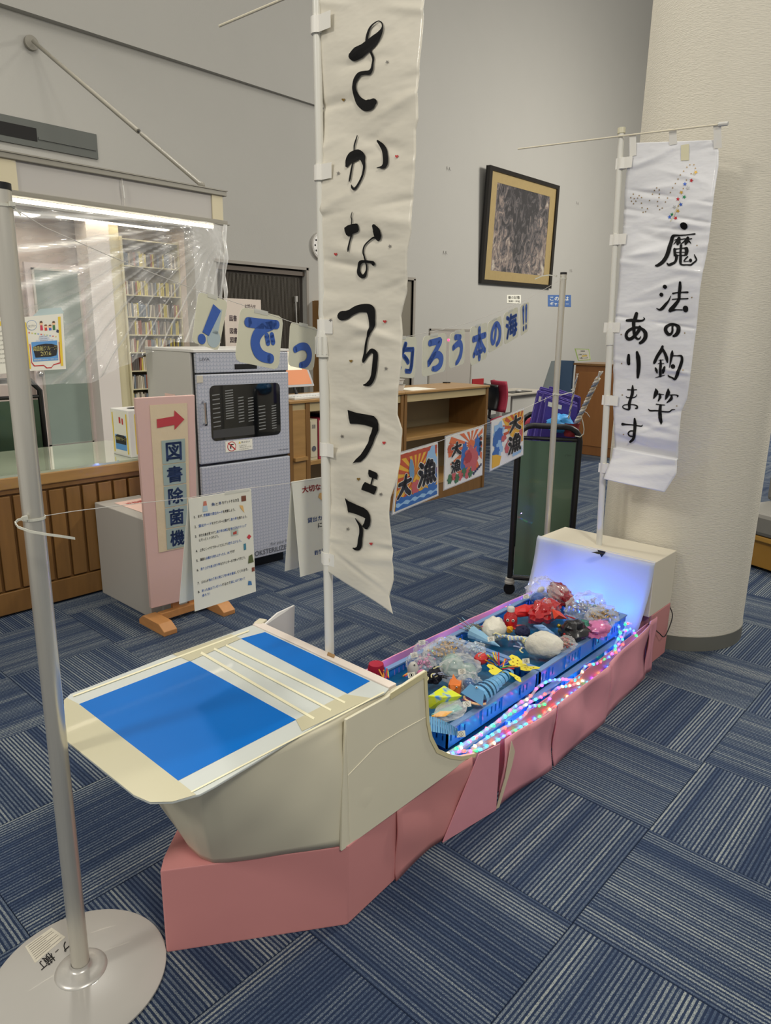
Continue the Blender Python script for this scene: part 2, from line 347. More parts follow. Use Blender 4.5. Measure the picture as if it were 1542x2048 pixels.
# shutter door: ribbed dark panel in a frame
M_shut = mat('accordion_panel', (78, 72, 62), .5)
dr = st(bx('door_1', (SX0, YW+.075, 0), (SX1, YW+.10, SZ), mat('shutter_back', (52, 46, 40), .7)))
rb = MB()
for k in range(64): x = SX0+.03+k*(SX1-SX0-.08)/64; rb.box((x, YW+.068, (SZ-.1)/2), (.0075, .016, SZ-.1))
rb.build('ribs', M_shut, dr, kind='stuff')
fr = MB().mm((SX0-.03, YW-.008, SZ), (SX1+.05, YW+.07, SZ+.035)).mm((SX1, YW-.008, 0), (SX1+.035, YW+.07, SZ+.03))
fr.build('door_frame', mat('door_frame_grey', (140, 134, 124), .5), dr)
bx('track', (SX0, YW+.03, SZ-.07), (SX1, YW+.06, SZ-.02), mat('track_brown', (88, 76, 64), .5), dr)
MB().tube([(SX1-.12, YW+.03, .9), (SX1-.155, YW+.03, 1.86)], .009).build('pull_rod', M_grey, dr)
bx('handle', (SX1-.16, YW+.02, 1.86), (SX1-.13, YW+.045, 1.93), M_grey, dr)
d2 = st(bx('door_2', (DX0, YW+.03, 0), (DX1, YW+.12, 2.27), mat('door_dark_olive', (112, 106, 92), .55)))
MB().mm((DX0-.03, YW-.01, 2.25), (DX1+.04, YW+.1, 2.29)).mm((DX1, YW-.01, 0), (DX1+.045, YW+.1, 2.27)).build('door_frame', mat('door_frame_grey', (140, 134, 124), .5), d2)
d3 = st(bx('door_3', (8.84, YW-.012, .02), (9.95, YW, 1.55), mat('panel_grey', (158, 152, 143), .6)))
MB().mm((8.82, YW-.018, 1.53), (9.97, YW-.004, 1.56)).mm((8.82, YW-.018, 0), (8.85, YW-.004, 1.56)).mm((9.94, YW-.018, 0), (9.97, YW-.004, 1.56)).build('door_frame', mat('door_frame_grey', (140, 134, 124), .5), d3)
# round column
M_colm = mat('column_wallpaper', (216, 210, 194), .8, bump=.45, bscale=46, stretch=(1, 1, 7))
CX, CY, CRD = 3.7018, 1.2718, .370
col = MB().lathe([(CRD, .072), (CRD, H)], (CX, CY, 0), 96).build('column', M_colm, smooth=True)
st(col)
MB().lathe([(CRD+.004, 0), (CRD+.004, .074), (CRD-.01, .076)], (CX, CY, 0), 96).build('column_base', mat('column_skirting', (104, 104, 96), .6), col, smooth=True)
# right wall far away, behind bench
st(bx('wall_right', (16.6, -5, 0), (16.8, 7.3, H), M_wall))
# ------------------------------------------------------------ office behind the opening
M_off = mat('office_wall', (214, 200, 190), .7)
YI = 7.85
st(MB().mm((-1, YI, 0), (4.72, YI+.1, 2.7)).mm((OX1, YW+.18, 0), (OX1+.06, YI, 2.7)).mm((OX0-.1, YW+.18, 0), (OX0-.04, YI, 2.7)).build('wall_office', M_off))
st(bx('ceiling', (OX0-.1, YW+.18, OZ+.02), (OX1+.06, YI, OZ+.08), mat('office_ceiling', (150, 146, 140), .8)))
# frosted glass door ajar
A = PY(52, 528, 7.6); B = PY(132, 528, 7.6)
d4 = st(MB().mm((3.02, 7.60, 0), (3.62, 7.64, 2.13)).build('door_4', mat('door_leaf_pink', (222, 208, 202), .4)))
bx('door_glass', (3.10, 7.585, .30), (3.54, 7.60, 2.06), mat('frosted_glass', (142, 156, 146), .12, noise=.12, nscale=2, coat=.5), d4)
MB().ball((2.99+.06, 7.56, 1.04), .035, 14, 8).build('door_knob', mat('chrome', (200, 200, 200), .1, metal=1), d4, smooth='all')
MB().mm((3.08, 7.578, .28), (3.10, 7.60, 2.08)).mm((3.54, 7.578, .28), (3.56, 7.60, 2.08)).mm((3.08, 7.578, 2.06), (3.56, 7.60, 2.08)).mm((3.08, 7.578, .28), (3.56, 7.60, .30)).build('glass_frame', M_alu, d4)
st(MB().mm((3.64, 7.66, 0), (3.69, 7.72, 2.5)).mm((3.76, 7.66, 0), (3.79, 7.72, 2.5)).build('trim_2', mat('dark_jamb', (110, 92, 82), .5)))
st(bx('trim_3', (3.70, 7.64, 0), (3.755, 7.8, 2.5), mat('door_leaf_pink', (222, 208, 202), .4)))
st(bx('trim_4', (3.60, 7.13+.3, 0), (3.84, 7.13+.55, OZ+.02), mat('pillar_white', (228, 220, 212), .6)))
# media shelf with discs
sh = thing('media_shelf', 'tall cream shelf of video cases seen through the plastic curtain', 'shelf')
M_cream = mat('cream_steel', (205, 196, 160), .4)
SX_0, SX_1, SY0, SY1 = 3.98, 4.645, 7.42, 7.72
bx('side_panel', (SX_0-.02, SY0, 0), (SX_0, SY1, 2.45), M_cream, sh); bx('side_panel', (SX_1, SY0, 0), (SX_1+.012, SY1, 2.45), M_cream, sh)
bx('side_panel', (3.845, SY0+.03, 0), (SX_0-.022, SY0+.06, OZ), M_cream, sh)
bx('back_panel', (SX_0, SY1, 0), (SX_1, SY1+.01, 2.45), mat('shelf_back', (150, 140, 120), .7), sh)
zs = [.10, .285, .47, .66, .85, 1.05, 1.25, 1.44, 1.63, 1.86, 2.16, 2.43]
for z in zs: bx('shelf', (SX_0, SY0, z-.012), (SX_1, SY1, z), M_cream, sh)
cm = []
for c in ((170, 160, 140), (120, 110, 100), (200, 190, 170), (90, 84, 80), (150, 90, 70), (196, 180, 90), (110, 120, 130)):
    a_ = MB().box((0, 0, .075), (.018, .13, .15), 0).build('video_case', mat('case_%d_%d' % (c[0], c[2]), c, .4)); cm.append(a_)
used = set(); nb = 0
for zi, z in enumerate(zs[3:-1]):
    x = SX_0+.012
    hh = zs[3+zi+1]-z
    while x < SX_1-.02:
        k = random.randrange(7)
        o = cm[k] if k not in used else cm[k].copy()
        if k in used: COL.objects.link(o)
        used.add(k); s_ = random.uniform(.85, 1.02)*min(1, (hh-.02)/.155)
        o.location = (x, SY0+.09, z); o.scale = (1, 1, s_); lean = random.random() < .08
        o.rotation_euler.y = .14 if lean else 0
        tag(o, 'video case on shelf level %s of the cream media shelf' % ('one two three four five six seven eight'.split()[zi]), 'video case', 'video cases on shelf level %s' % ('one two three four five six seven eight'.split()[zi]))
        x += .021 if not lean else .03
# lamps on the office ceiling
for nm, x0, x1, y0, y1, lab in (('a', 2.9, 3.15, 7.42, 7.6, 'small square ceiling light glowing behind the plastic curtain'), ('b', 3.3, 4.5, 7.34, 7.42, 'long fluorescent strip light glowing behind the plastic curtain')):
    t = thing('ceiling_light', lab, 'light'); bx('housing', (x0-.02, y0-.02, OZ-.02), (x1+.02, y1+.02, OZ+.02), M_white, t)
    bx('diffuser', (x0, y0, OZ-.03), (x1, y1, OZ-.02), mat('lit_diffuser', (255, 240, 215), .5, emit=(255, 240, 214), estr=7), t)
# wall vent upper left
t = thing('wall_vent', 'long grey wall vent with a black slot at upper left', 'vent')
bx('vent_frame', (1.8, YW-.02, 3.09), (3.63, YW, 3.31), mat('vent_grey', (84, 87, 82), .5), t)
bx('vent_slot', (1.8, YW-.023, 3.14), (3.06, YW-.019, 3.25), M_dark, t)
bx('vent_blade', (3.07, YW-.03, 3.16), (3.61, YW-.02, 3.18), mat('vent_grey', (84, 87, 82), .5), t)
# clock
t = thing('wall_clock', 'round white wall clock half hidden behind the tall banner pole', 'clock')
cc = Vector((6.55, YW-.03, 2.56))
def disc_y(mb, c, r, y0, y1, n=36):
    P = [(c[0]+r*math.cos(2*PI*i/n), y0, c[2]+r*math.sin(2*PI*i/n)) for i in range(n)]; return mb.prism(P, (0, y1-y0, 0))
disc_y(MB(), cc, .17, YW-.035, YW).build('clock_case', mat('clock_grey', (176, 172, 164), .4), t, bevel=.004)
disc_y(MB(), cc, .15, YW-.038, YW-.034).build('clock_face', mat('clock_face', (214, 212, 206), .4), t)
q = MB()
for k in range(12):
    a = 2*PI*k/12; disc_y(q, (cc.x+.125*math.sin(a), 0, cc.z+.125*math.cos(a)), .012, YW-.041, YW-.037, 10)
q.build('hour_marks', M_ink, t)
# framed picture, leaning out at the top
fp = Patch(PY(960, 566, 7.10), PY(1100, 577, 7.10), PY(1117, 372, 6.98), PY(978, 330, 6.98))
t = thing('framed_picture', 'large framed dark abstract painting on the back wall', 'picture')
def frame_ring(p, m0, m1, k0, k1, name, M, par):
    for (a, b, c, d) in ((0, 0, 1, m1), (0, 1-m1, 1, 1), (0, m1, m1, 1-m1), (1-m1, m1, 1, 1-m1)):
        a, b, c, d = [m0+(1-2*m0)*v if v in (0, 1) else v for v in (a, b, c, d)]
        s_ = p.sub(a, b, c, d, k0); MB().prism([q_ for q_ in s_.p], -p.n*k1).build(name, M, par)
fp.sub(0, 0, 1, 1, -.02).plate('back_board', M_dark, t, t=.03)
frame_ring(fp, 0, .035, .03, .05, 'frame_rail', mat('black_lacquer', (22, 18, 14), .3), t)
frame_ring(fp, .035, .12, .004, .02, 'gold_mat', mat('gold_mat', (156, 136, 92), .4, noise=.1), t)
def art():
    M = bpy.data.materials.new('painting'); M.use_nodes = True; N, L, b = nodes(M)
    tc = N.new('ShaderNodeTexCoord'); mp = N.new('ShaderNodeMapping'); mp.inputs['Scale'].default_value = (2.4, 1, 1.5); L.new(tc.outputs['Object'], mp.inputs[0])
    n = N.new('ShaderNodeTexNoise'); n.inputs['Scale'].default_value = 2.6; n.inputs['Detail'].default_value = 9; n.inputs['Distortion'].default_value = 1.6; n.inputs['Roughness'].default_value = .75; L.new(mp.outputs[0], n.inputs['Vector'])
    sz = N.new('ShaderNodeSeparateXYZ'); L.new(tc.outputs['Object'], sz.inputs[0])
    dx = math_n(N, L, 'ABSOLUTE', math_n(N, L, 'SUBTRACT', sz.outputs[0], 11.15))
    v = math_n(N, L, 'ADD', n.outputs[0], math_n(N, L, 'MULTIPLY', dx, .16)); v = math_n(N, L, 'SUBTRACT', v, math_n(N, L, 'MULTIPLY', math_n(N, L, 'SUBTRACT', sz.outputs[2], 2.4), .07))
    cr = N.new('ShaderNodeValToRGB'); e = cr.color_ramp.elements
    e[0].position = .44; e[0].color = s2l((40, 38, 42))+(1,); e[1].position = .72; e[1].color = s2l((180, 172, 158))+(1,)
    q = e.new(.53); q.color = s2l((84, 80, 82))+(1,); q = e.new(.61); q.color = s2l((130, 114, 106))+(1,)
    L.new(v, cr.inputs[0]); L.new(cr.outputs[0], b.inputs['Base Color']); b.inputs['Roughness'].default_value = .25; b.inputs['Coat Weight'].default_value = .8; b.inputs['Coat Roughness'].default_value = .03
    return M
fp.sub(.12, .11, .88, .89, .0).plate('painting', art(), t, t=.01)
for a_, b_, lab in (((1014, 606), (1042, 590), 'small white caption plate on the wall under the painting'), ((1096, 613), (1142, 590), 'blue caption plate on the wall right of the painting')):
    p = Patch(PY(a_[0], a_[1], YW-.004), PY(b_[0], a_[1]+1, YW-.004), PY(b_[0], b_[1], YW-.004), PY(a_[0], b_[1], YW-.004))
    blue = a_[0] > 1050
    o = p.plate('caption_plate', mat('plate_blue', (70, 104, 160), .35) if blue else M_paper, t=.006); tag(o, lab, 'sign')
    q = MB(); p.text(q, 'この絵は' if blue else '樹の記憶', .08, .5, .9, .9, .01); p.text(q, 'ギャラリー' if blue else '油彩 1998', .08, .1, .9, .4, .01)
    q.build('lettering', M_paper if blue else M_ink, o)
hooks = [(897, 336), (890, 504), (1155, 405), (1142, 540)]
for i, (x, y) in enumerate(hooks):
    p = PY(x, y, YW-.006); q = MB()
    for s_ in (-.03, .03): q.box((p.x+s_, YW-.006, p.z), (.012, .012, .03)).tube([(p.x+s_, YW-.006, p.z-.01), (p.x+s_, YW-.03, p.z-.035)], .004, 6)
    tag(q.build('wall_hook', M_grey), ['pair of small wall hooks left of the painting, upper', 'pair of small wall hooks left of the painting, lower', 'pair of small wall hooks right of the painting, upper', 'pair of small wall hooks right of the painting, lower'][i], 'hook')
o = bx('wall_outlet', (10.66, YW-.01, .26), (10.79, YW, .42), mat('outlet_dark', (96, 92, 84), .4)); tag(o, 'small dark wall outlet behind the red chair', 'outlet')
o = bx('fire_plate', (10.02, YW-.01, .58), (10.36, YW, .74), mat('red_sign', (150, 30, 34), .4)); tag(o, 'small red plate low on the back wall behind the bookcase', 'sign')
# ------------------------------------------------------------ hanging rail frame, brace rod and plastic curtain
YR = 4.10
t = thing('hanging_rail', 'grey double rail frame hanging above the counter, holding the plastic curtain', 'rail')
M_rail = mat('rail_grey', (134, 130, 118), .45)
XE = 2.935
bx('upper_rail', (-1, YR-.02, 2.345), (XE, YR+.02, 2.375), M_rail, t, bevel=.004); bx('upper_rail_cap', (-1, YR-.026, 2.373), (XE+.004, YR+.026, 2.380), M_rail, t)
bx('lower_rail', (-1, YR-.02, 2.175), (XE, YR+.02, 2.198), M_rail, t, bevel=.004); bx('lower_rail_lip', (-1, YR-.03, 2.170), (XE+.01, YR+.03, 2.176), M_rail, t)
bx('end_board', (2.83, YR-.006, 2.2), (2.91, YR+.006, 2.345), mat('cream_board', (196, 186, 156), .6), t)
bx('end_board', (1.42, YR-.006, 2.2), (1.64, YR+.006, 2.345), mat('cream_board', (196, 186, 156), .6), t)
bx('fill_board', (1.64, YR+.002, 2.2), (2.83, YR+.008, 2.345), mat('fill_board_grey', (172, 168, 162), .6), t)
MB().tube([(2.22, YR-.01, 2.345), (2.225, YR-.01, 2.2)], .0015, 6).build('cord', M_string, t)
MB().tube([(2.222, YR-.012, 2.31), (2.226, YR-.012, 2.24)], .004, 6).build('cord_weight', M_white, t)
t = thing('brace_rod', 'long grey brace rod slanting from the wall down to the rail frame', 'rod')
pa, pb = Vector((3.09, YW-.07, 3.94)), Vector((2.76, YR, 2.39)); mid = pa.lerp(pb, .70); mid2 = pa.lerp(pb, .715)
MB().tube([pa, mid], .017).build('upper_tube', M_rail, t, smooth=True); MB().tube([mid2, pb], .0145).build('lower_tube', M_rail, t, smooth=True)
MB().tube([mid, mid2], .008).build('joint', M_black, t)
disc_y(MB(), pa, .06, YW-.04, YW-.004, 20).build('wall_flange', M_rail, t, bevel=.004); MB().ball(pb, .022).build('end_joint', M_rail, t, smooth='all')
# curtain of thin plastic, gathered at the top right corner
def curt(u, v):
    x = -.6+(2.90+.6)*u; z = 2.175-(.93+.06*u-.24*min(1, max(0, (u-.72)/.16)))*v
    if u > .93: x -= (u-.93)*.9*v
    g = math.hypot((1-u)*3.5, v*1.0)
    ang = math.atan2(v*1.0, (1-u)*3.5+.02)
    d = .030*math.sin(ang*46)*min(1, g*1.1)*max(0, 1-v*.55)+.012*math.sin(ang*97+2)*min(1, g)
    d += .02*math.sin(x*6+1)*v+.006*math.sin(x*31+z*9)
    sag = .06*max(0, math.sin((x+.6)*1.9))*(1-v)**3
    return (x, YR-.03+d, z-sag*.3)
def film(name, a0, a1):
    M = bpy.data.materials.new(name); M.use_nodes = True; N, L, b = nodes(M)
    b.inputs['Base Color'].default_value = (.86, .86, .84, 1); b.inputs['Roughness'].default_value = .1; b.inputs['Specular IOR Level'].default_value = 1
    lw = N.new('ShaderNodeLayerWeight'); lw.inputs[0].default_value = .45; r = N.new('ShaderNodeMapRange'); r.inputs[3].default_value = a0; r.inputs[4].default_value = a1
    L.new(lw.outputs['Facing'], r.inputs[0]); L.new(r.outputs[0], b.inputs['Alpha']); return M
M_film = film('curtain_film', .15, .95)
tag(MB().grid(curt, 260, 60).build('plastic_curtain', M_film, smooth='all'), 'clear wrinkled plastic curtain hanging from the rail above the counter', 'curtain')
tag(MB().tube([(2.90-.003*k, YR-.04+.012*math.sin(k*1.3), 2.17-.052*k) for k in range(12)], [.012+.004*math.sin(k*1.9) for k in range(12)], 8).build('curtain_hem', film('hem_film', .25, .95), smooth='all'), 'bunched clear plastic strip at the right end of the curtain rail', 'plastic strip')
# added glowing strip standing in for the bright fold along the film's top
t = thing('fold_glow', 'added glowing strip for the bright curtain fold under the lower rail', 'light')
bx('tube', (.4, YR+.035, 2.150), (2.86, YR+.055, 2.168), mat('fold_glow_lit', (255, 244, 220), .5, emit=(255, 242, 214), estr=9), t)
bx('tray', (.4, YR+.03, 2.168), (2.87, YR+.06, 2.173), M_white, t)
# posters on the curtain
def poster():
    Y = YR-.09
    p = Patch(PY(58, 742, Y), PY(132, 738, Y), PY(126, 627, Y), PY(47, 634, Y))
    t = thing('cruise_poster', 'library event poster with a blue ship and yellow edges on the plastic curtain', 'poster')
    p.plate('sheet', M_paper, t, t=.001); R = lambda *c: MB()
    q = MB(); p.poly(q, [(.02, .04), (.06, .04), (.05, .9), (.01, .9)]); p.poly(q, [(.86, .06), (.93, .06), (.93, .95), (.86, .95)]); q.build('yellow_bars', mat('print_yellow', (226, 196, 64), .5), t)
    q = MB(); p.poly(q, [(.13, .17), (.8, .17), (.8, .53), (.13, .53)]); q.build('sea_panel', mat('print_blue', (92, 150, 206), .5), t)
    q = MB(); p.poly(q, [(.1, .16), (.16, .1), (.4, .1), (.48, .05), (.6, .05), (.66, .1), (.84, .13), (.84, .5), (.86, .5), (.86, .11), (.66, .08), (.6, .03), (.46, .03), (.4, .08), (.14, .08), (.08, .15), (.08, .5), (.1, .5)], .0011); q.build('red_outline', M_red_ink, t)
    q = MB(); p.poly(q, [(.15, .44), (.3, .475), (.5, .485), (.65, .475), (.8, .44), (.8, .38), (.76, .26), (.6, .24), (.2, .24)], .0012); q.build('banner', mat('print_black', (40, 38, 40), .5), t)
    q = MB(); p.text(q, '図書館クルーズ', .16, .36, .79, .45, .02, .0018); p.text(q, '2026', .34, .27, .62, .345, .02, .0018); q.build('title', mat('print_cream', (240, 230, 150), .5), t)
    q = MB(); p.text(q, '開催期間 2026.4.1～2027.3.31', .16, .185, .78, .215, 0, .0018); q.build('dates', M_paper, t)
    q = MB()
    for x0, x1, z0, z1 in ((.25, .7, .53, .56), (.33, .6, .56, .6), (.35, .56, .6, .635), (.43, .47, .635, .66)): p.poly(q, [(x0, z0), (x1, z0), (x1, z1), (x0, z1)], .0012)
    q.build('ship', mat('print_grey', (196, 204, 214), .5), t)
    q = MB()
    for r_, z_ in ((8, .545), (6, .578), (6, .617)):
        for k in range(r_): p.disc(q, .36+k*.21/r_, z_, .0016, .0018, 6)
    q.build('portholes', mat('print_navy', (50, 60, 90), .5), t)
    q = MB(); p.disc(q, .18, .84, .026, .0009, 24); q.build('stamp_ring', mat('print_ring', (92, 130, 180), .5), t)
    q = MB(); p.disc(q, .18, .84, .024, .0012, 24); q.build('stamp', M_paper, t)
    q = MB(); p.text(q, 'スタンプラリー', .08, .80, .28, .85, 0, .0018); q.build('stamp_text', mat('print_navy', (50, 60, 90), .5), t)
    for k, (x, z, c, hh) in enumerate(((.42, .73, (200, 60, 80), .17), (.53, .72, (200, 70, 60), .11), (.64, .72, (70, 110, 190), .1), (.74, .72, (70, 120, 70), .16))):
        q = MB(); p.poly(q, [(x-.035, z), (x+.035, z), (x+.03, z+hh*.55), (x-.03, z+hh*.55)]); q.build('figure_clothes', mat('fig_%d' % k, c, .5), t)
        q = MB(); p.disc(q, x, z+hh*.75, .009, .0012); q.build('figure_head', mat('print_skin', (236, 190, 150), .5), t)
        q = MB(); p.poly(q, [(x-.04, z+hh*.8), (x+.04, z+hh*.8), (x+.025, z+hh), (x-.025, z+hh)], .0014); q.build('figure_hair', mat('print_hair', (84, 60, 44), .5), t)
    q = MB(); p.poly(q, [(.79, .68), (.85, .66), (.87, .71), (.81, .73)]); q.build('suitcase', mat('print_navy', (50, 60, 90), .5), t)
    cs = ((210, 90, 90), (220, 200, 110), (150, 190, 90), (120, 160, 210))
    for k in range(10):
        q = MB(); u = .1+k*.075; p.poly(q, [(u-.018, .695-.012*k), (u+.018, .695-.012*k), (u+.018, .725-.012*k), (u, .71-.012*k), (u-.018, .725-.012*k)]); q.build('flag_mark', mat('bunt_%d' % (k % 4), cs[k % 4], .5), t)
    p2 = Patch(PY(-60, 752, Y), PY(20, 746, Y), PY(6, 634, Y), PY(-60, 640, Y))
    t = thing('notice_sheet', 'white notice sheet with a yellow heading at the left edge of the curtain', 'notice')
    p2.plate('sheet', M_paper, t, t=.001); q = MB(); p2.poly(q, [(.1, .85), (.98, .85), (.95, .93), (.1, .93)]); q.build('heading', mat('print_yellow', (226, 196, 64), .5), t)
    q = MB()
    for k in range(8): p2.text(q, 'スタンプを集めて景品をもらおう', .3, .74-.08*k, .96, .77-.08*k, 0)
    q.build('lettering', M_ink, t)
    o = Patch(PY(60, 638, Y+.01), PY(128, 626, Y+.01), PY(122, 615, Y+.01), PY(80, 618, Y+.01)).plate('tape', mat('clear_blue_tape', (196, 214, 214), .2, alpha=.6), t=.0006); tag(o, 'pale strip of clear tape above the ship poster', 'tape')
poster()
# ------------------------------------------------------------ left service counter
t = thing('service_counter', 'long wooden service counter with a glass top and grooved front', 'counter')
CZ = .765; CX1 = 2.27; CYF = 3.87
bx('front_body', (-2.4, CYF+.02, .05), (CX1, 4.62, CZ-.05), mat('counter_core', (118, 82, 40), .5), t)
bx('top_rail', (-2.4, CYF-.012, CZ-.075), (CX1+.01, 4.64, CZ-.012), M_wood, t, bevel=.006)
bx('under_rail', (-2.4, CYF, CZ-.10), (CX1, CYF+.03, CZ-.075), M_woodd, t)
bx('kick_board', (-2.4, CYF-.004, .012), (CX1, CYF+.02, .135), M_woodd, t, bevel=.004)
bx('glass_top', (-2.4, CYF-.006, CZ-.012), (CX1+.012, 4.64, CZ), mat('glass_top', (176, 184, 160), .04, noise=.15, nscale=4, coat=1), t)
for k in range(48):
    x = CX1-.045-k*.0925
    if x < -2.3: break
    bx('slat', (x-.038, CYF-.004, .145), (x+.038, CYF+.02, CZ-.112), M_woodd, t, bevel=.003)
# ballot style box on the counter
t = thing('survey_box', 'white square box with a round hole and printed ship sheets on the counter', 'box')
bz0, bz1 = CZ, 1.045; xa, xb, ya, yb = 2.05, 2.255, 3.905, 4.12
bxr = MB().mm((xa, ya, bz0), (xb, yb, bz1)).build('body', mat('box_white', (222, 220, 214), .45), t, bevel=.004)
MB().lathe([(0, .0012), (.045, .0012)], (2.15, 4.01, bz1), 24).build('hole', M_dark, t)
for face in (0, 1):
    p = Patch((xa, yb-.01, bz0+.01), (xa, ya+.005, bz0+.01), (xa, ya+.005, bz1-.01), (xa, yb-.01, bz1-.01), (-1, 0, 0)) if face == 0 else Patch((xa+.03, ya, bz0+.01), (xb-.02, ya, bz0+.01), (xb-.02, ya, bz1-.01), (xa+.03, ya, bz1-.01), (0, -1, 0))
    p.plate('printed_sheet', M_paper, t, t=-.001)
    q = MB(); p.poly(q, [(.04, .03), (.1, .03), (.1, .95), (.04, .95)], .002); p.poly(q, [(.86, .03), (.93, .03), (.93, .95), (.86, .95)], .002); q.build('yellow_bars', mat('print_yellow', (226, 196, 64), .5), t)
    q = MB(); p.poly(q, [(.16, .1), (.82, .1), (.82, .45), (.16, .45)], .002); q.build('sea_panel', mat('print_blue', (92, 150, 206), .5), t)
    q = MB(); p.poly(q, [(.16, .4), (.3, .45), (.7, .45), (.84, .4), (.8, .24), (.2, .24)], .0026); q.build('banner', mat('print_black', (40, 38, 40), .5), t)
    q = MB(); p.text(q, '図書館クルーズ', .2, .32, .8, .4, .02, .003); q.build('title', mat('print_cream', (240, 230, 150), .5), t)
    q = MB(); p.poly(q, [(.45, .72), (.55, .72), (.55, .86), (.45, .86)], .002); p.poly(q, [(.62, .7), (.7, .7), (.7, .84), (.62, .84)], .002); q.build('figures', M_red_ink, t)
# ------------------------------------------------------------ left trolley behind curtain
t = thing('office_trolley', 'black framed trolley with dark green panels behind the counter at left', 'trolley')
M_green = mat('green_panel', (74, 96, 78), .22, metal=.35, coat=.3)
for x in (1.25, 1.98):
    MB().tube([(x, 4.95, .05), (x, 4.95, 1.10), (x-(.06 if x > 1.6 else -.06), 4.95, 1.17)], .018).build('post', M_black, t, smooth=True)
MB().tube([(1.31, 4.95, 1.17), (1.92, 4.95, 1.17)], .018).build('top_bar', M_black, t, smooth=True)
MB().tube([(1.25, 4.95, 1.06), (1.98, 4.95, 1.06)], .012).build('cross_bar', M_black, t)
bx('green_panel', (1.27, 4.94, .12), (1.96, 4.955, 1.04), M_green, t)
# ------------------------------------------------------------ grey box and pink arrow sign
t = thing('return_box', 'low grey steel box with a pink notice on top beside the pink sign', 'box')
bx('body', (1.779, 3.30, .0), (2.055, 3.855, .548), mat('box_grey', (170, 166, 158), .5), t, bevel=.004)
p = Patch((1.85, 3.42, .549), (2.06, 3.42, .549), (2.06, 3.76, .549), (1.85, 3.76, .549), (0, 0, 1)); p.plate('pink_notice', mat('pink_paper', (224, 190, 176), .6), t, t=-.001)
q = MB(); p.text(q, '返却図書', .15, .7, .85, .85, .01, .002); q.build('lettering', M_red_ink, t)
t = thing('arrow_sign', 'tall pink sign board with a red arrow on a wooden foot', 'sign')
pa, pb, pc, pd = Vector((1.722, 3.19, .105)), Vector((1.985, 3.16, .105)), Vector((2.034, 3.17, 1.189)), Vector((1.724, 3.20, 1.189))
p = Patch(pa, pb, pc, pd)
M_pink = mat('pink_board', (206, 172, 162), .55, noise=.04, nscale=8)
p.plate('board', M_pink, t, t=.025, bevel=.003)
p.sub(.22, .27, .86, .965, .002).plate('paper_backing', mat('aged_paper', (206, 188, 156), .6, bump=.3, bscale=14), t, t=.001)
lm = mat('laminate_grey_green', (150, 166, 158), .3, coat=.3)
ys = [.655, .545, .433, .323]; ys = [(.66, .785), (.545, .655), (.43, .54), (.30, .425)]
for (y0, y1), ch in zip([(.672, .80), (.545, .668), (.418, .541), (.29, .414)], '図書除菌'): pass
rows = [(.69, .80), (.588, .686), (.484, .583), (.381, .479), (.277, .376)]
for (y0, y1), ch in zip(rows, '図書除菌機'):
    s_ = p.sub(.38, y0, .80, y1, .004); s_.plate('letter_card', lm, t, t=.0008)
    q = MB(); s_.text(q, ch, .16, .10, .84, .90, .035, .001); q.build('letter', mat('navy_ink', (44, 64, 104), .5), t)
q = MB(); p.poly(q, [(.32, .86), (.62, .868), (.62, .845), (.8, .89), (.63, .935), (.62, .908), (.32, .90)], .004); q.build('arrow', mat('arrow_red', (176, 56, 62), .5), t)
fw = mat('stand_wood', (186, 132, 78), .45, noise=.15, nscale=5, stretch=(8, 2, 8))
for x0, nm in ((1.70, 'a'), (2.06, 'b')):
    MB().prism([(x0, 3.04, 0), (x0, 3.29, 0), (x0, 3.29, .025), (x0, 3.25, .055), (x0, 3.09, .055), (x0, 3.04, .025)], (.075, 0, 0)).build('foot', fw, t, bevel=.003)
bx('cross_bar', (1.775, 3.19, .02), (2.06, 3.23, .06), fw, t, bevel=.003)
bx('upright', (1.86, 3.215, .05), (1.90, 3.235, .6), fw, t); bx('upright', (1.96, 3.215, .05), (2.0, 3.235, .6), fw, t)
# ------------------------------------------------------------ book steriliser cabinet
t = thing('steriliser_cabinet', 'tall pale grey cabinet with a dark glass window and black seams', 'cabinet')
Rz = Matrix.Rotation(math.radians(-4.5), 3, 'Z'); SO = Vector((2.30, 3.575, 0))
def S(x, y, z): return Rz @ Vector((x, y, z))+SO
def sbox(name, a, b, M, par=t, bevel=0):
    c = [(a[i]+b[i])/2 for i in range(3)]; return MB().box(S(*c), [b[i]-a[i] for i in range(3)], M=Rz).build(name, M, par, bevel=bevel)
def basket():
    M = bpy.data.materials.new('woven_print'); M.use_nodes = True; N, L, b = nodes(M)
    tc = N.new('ShaderNodeTexCoord'); sx = N.new('ShaderNodeSeparateXYZ'); L.new(tc.outputs['Object'], sx.inputs[0])
    u = math_n(N, L, 'MULTIPLY', sx.outputs[0], 46.0); v = math_n(N, L, 'MULTIPLY', sx.outputs[2], 46.0)
    cu = math_n(N, L, 'FLOOR', u); fu = math_n(N, L, 'FRACT', u)
    tri = math_n(N, L, 'ABSOLUTE', math_n(N, L, 'SUBTRACT', fu, .5))
    fv = math_n(N, L, 'FRACT', math_n(N, L, 'ADD', v, tri))
    a_ = math_n(N, L, 'LESS_THAN', math_n(N, L, 'ABSOLUTE', math_n(N, L, 'SUBTRACT', fv, .5)), .12); c_ = math_n(N, L, 'LESS_THAN', math_n(N, L, 'ABSOLUTE', math_n(N, L, 'SUBTRACT', fu, .5)), .08)
    mm_ = math_n(N, L, 'MAXIMUM', a_, c_)
    mx = N.new('ShaderNodeMix'); mx.data_type = 'RGBA'; mx.inputs[6].default_value = s2l((176, 178, 186))+(1,); mx.inputs[7].default_value = s2l((150, 156, 168))+(1,); L.new(mm_, mx.inputs[0]); L.new(mx.outputs[2], b.inputs['Base Color']); b.inputs['Roughness'].default_value = .35; return M
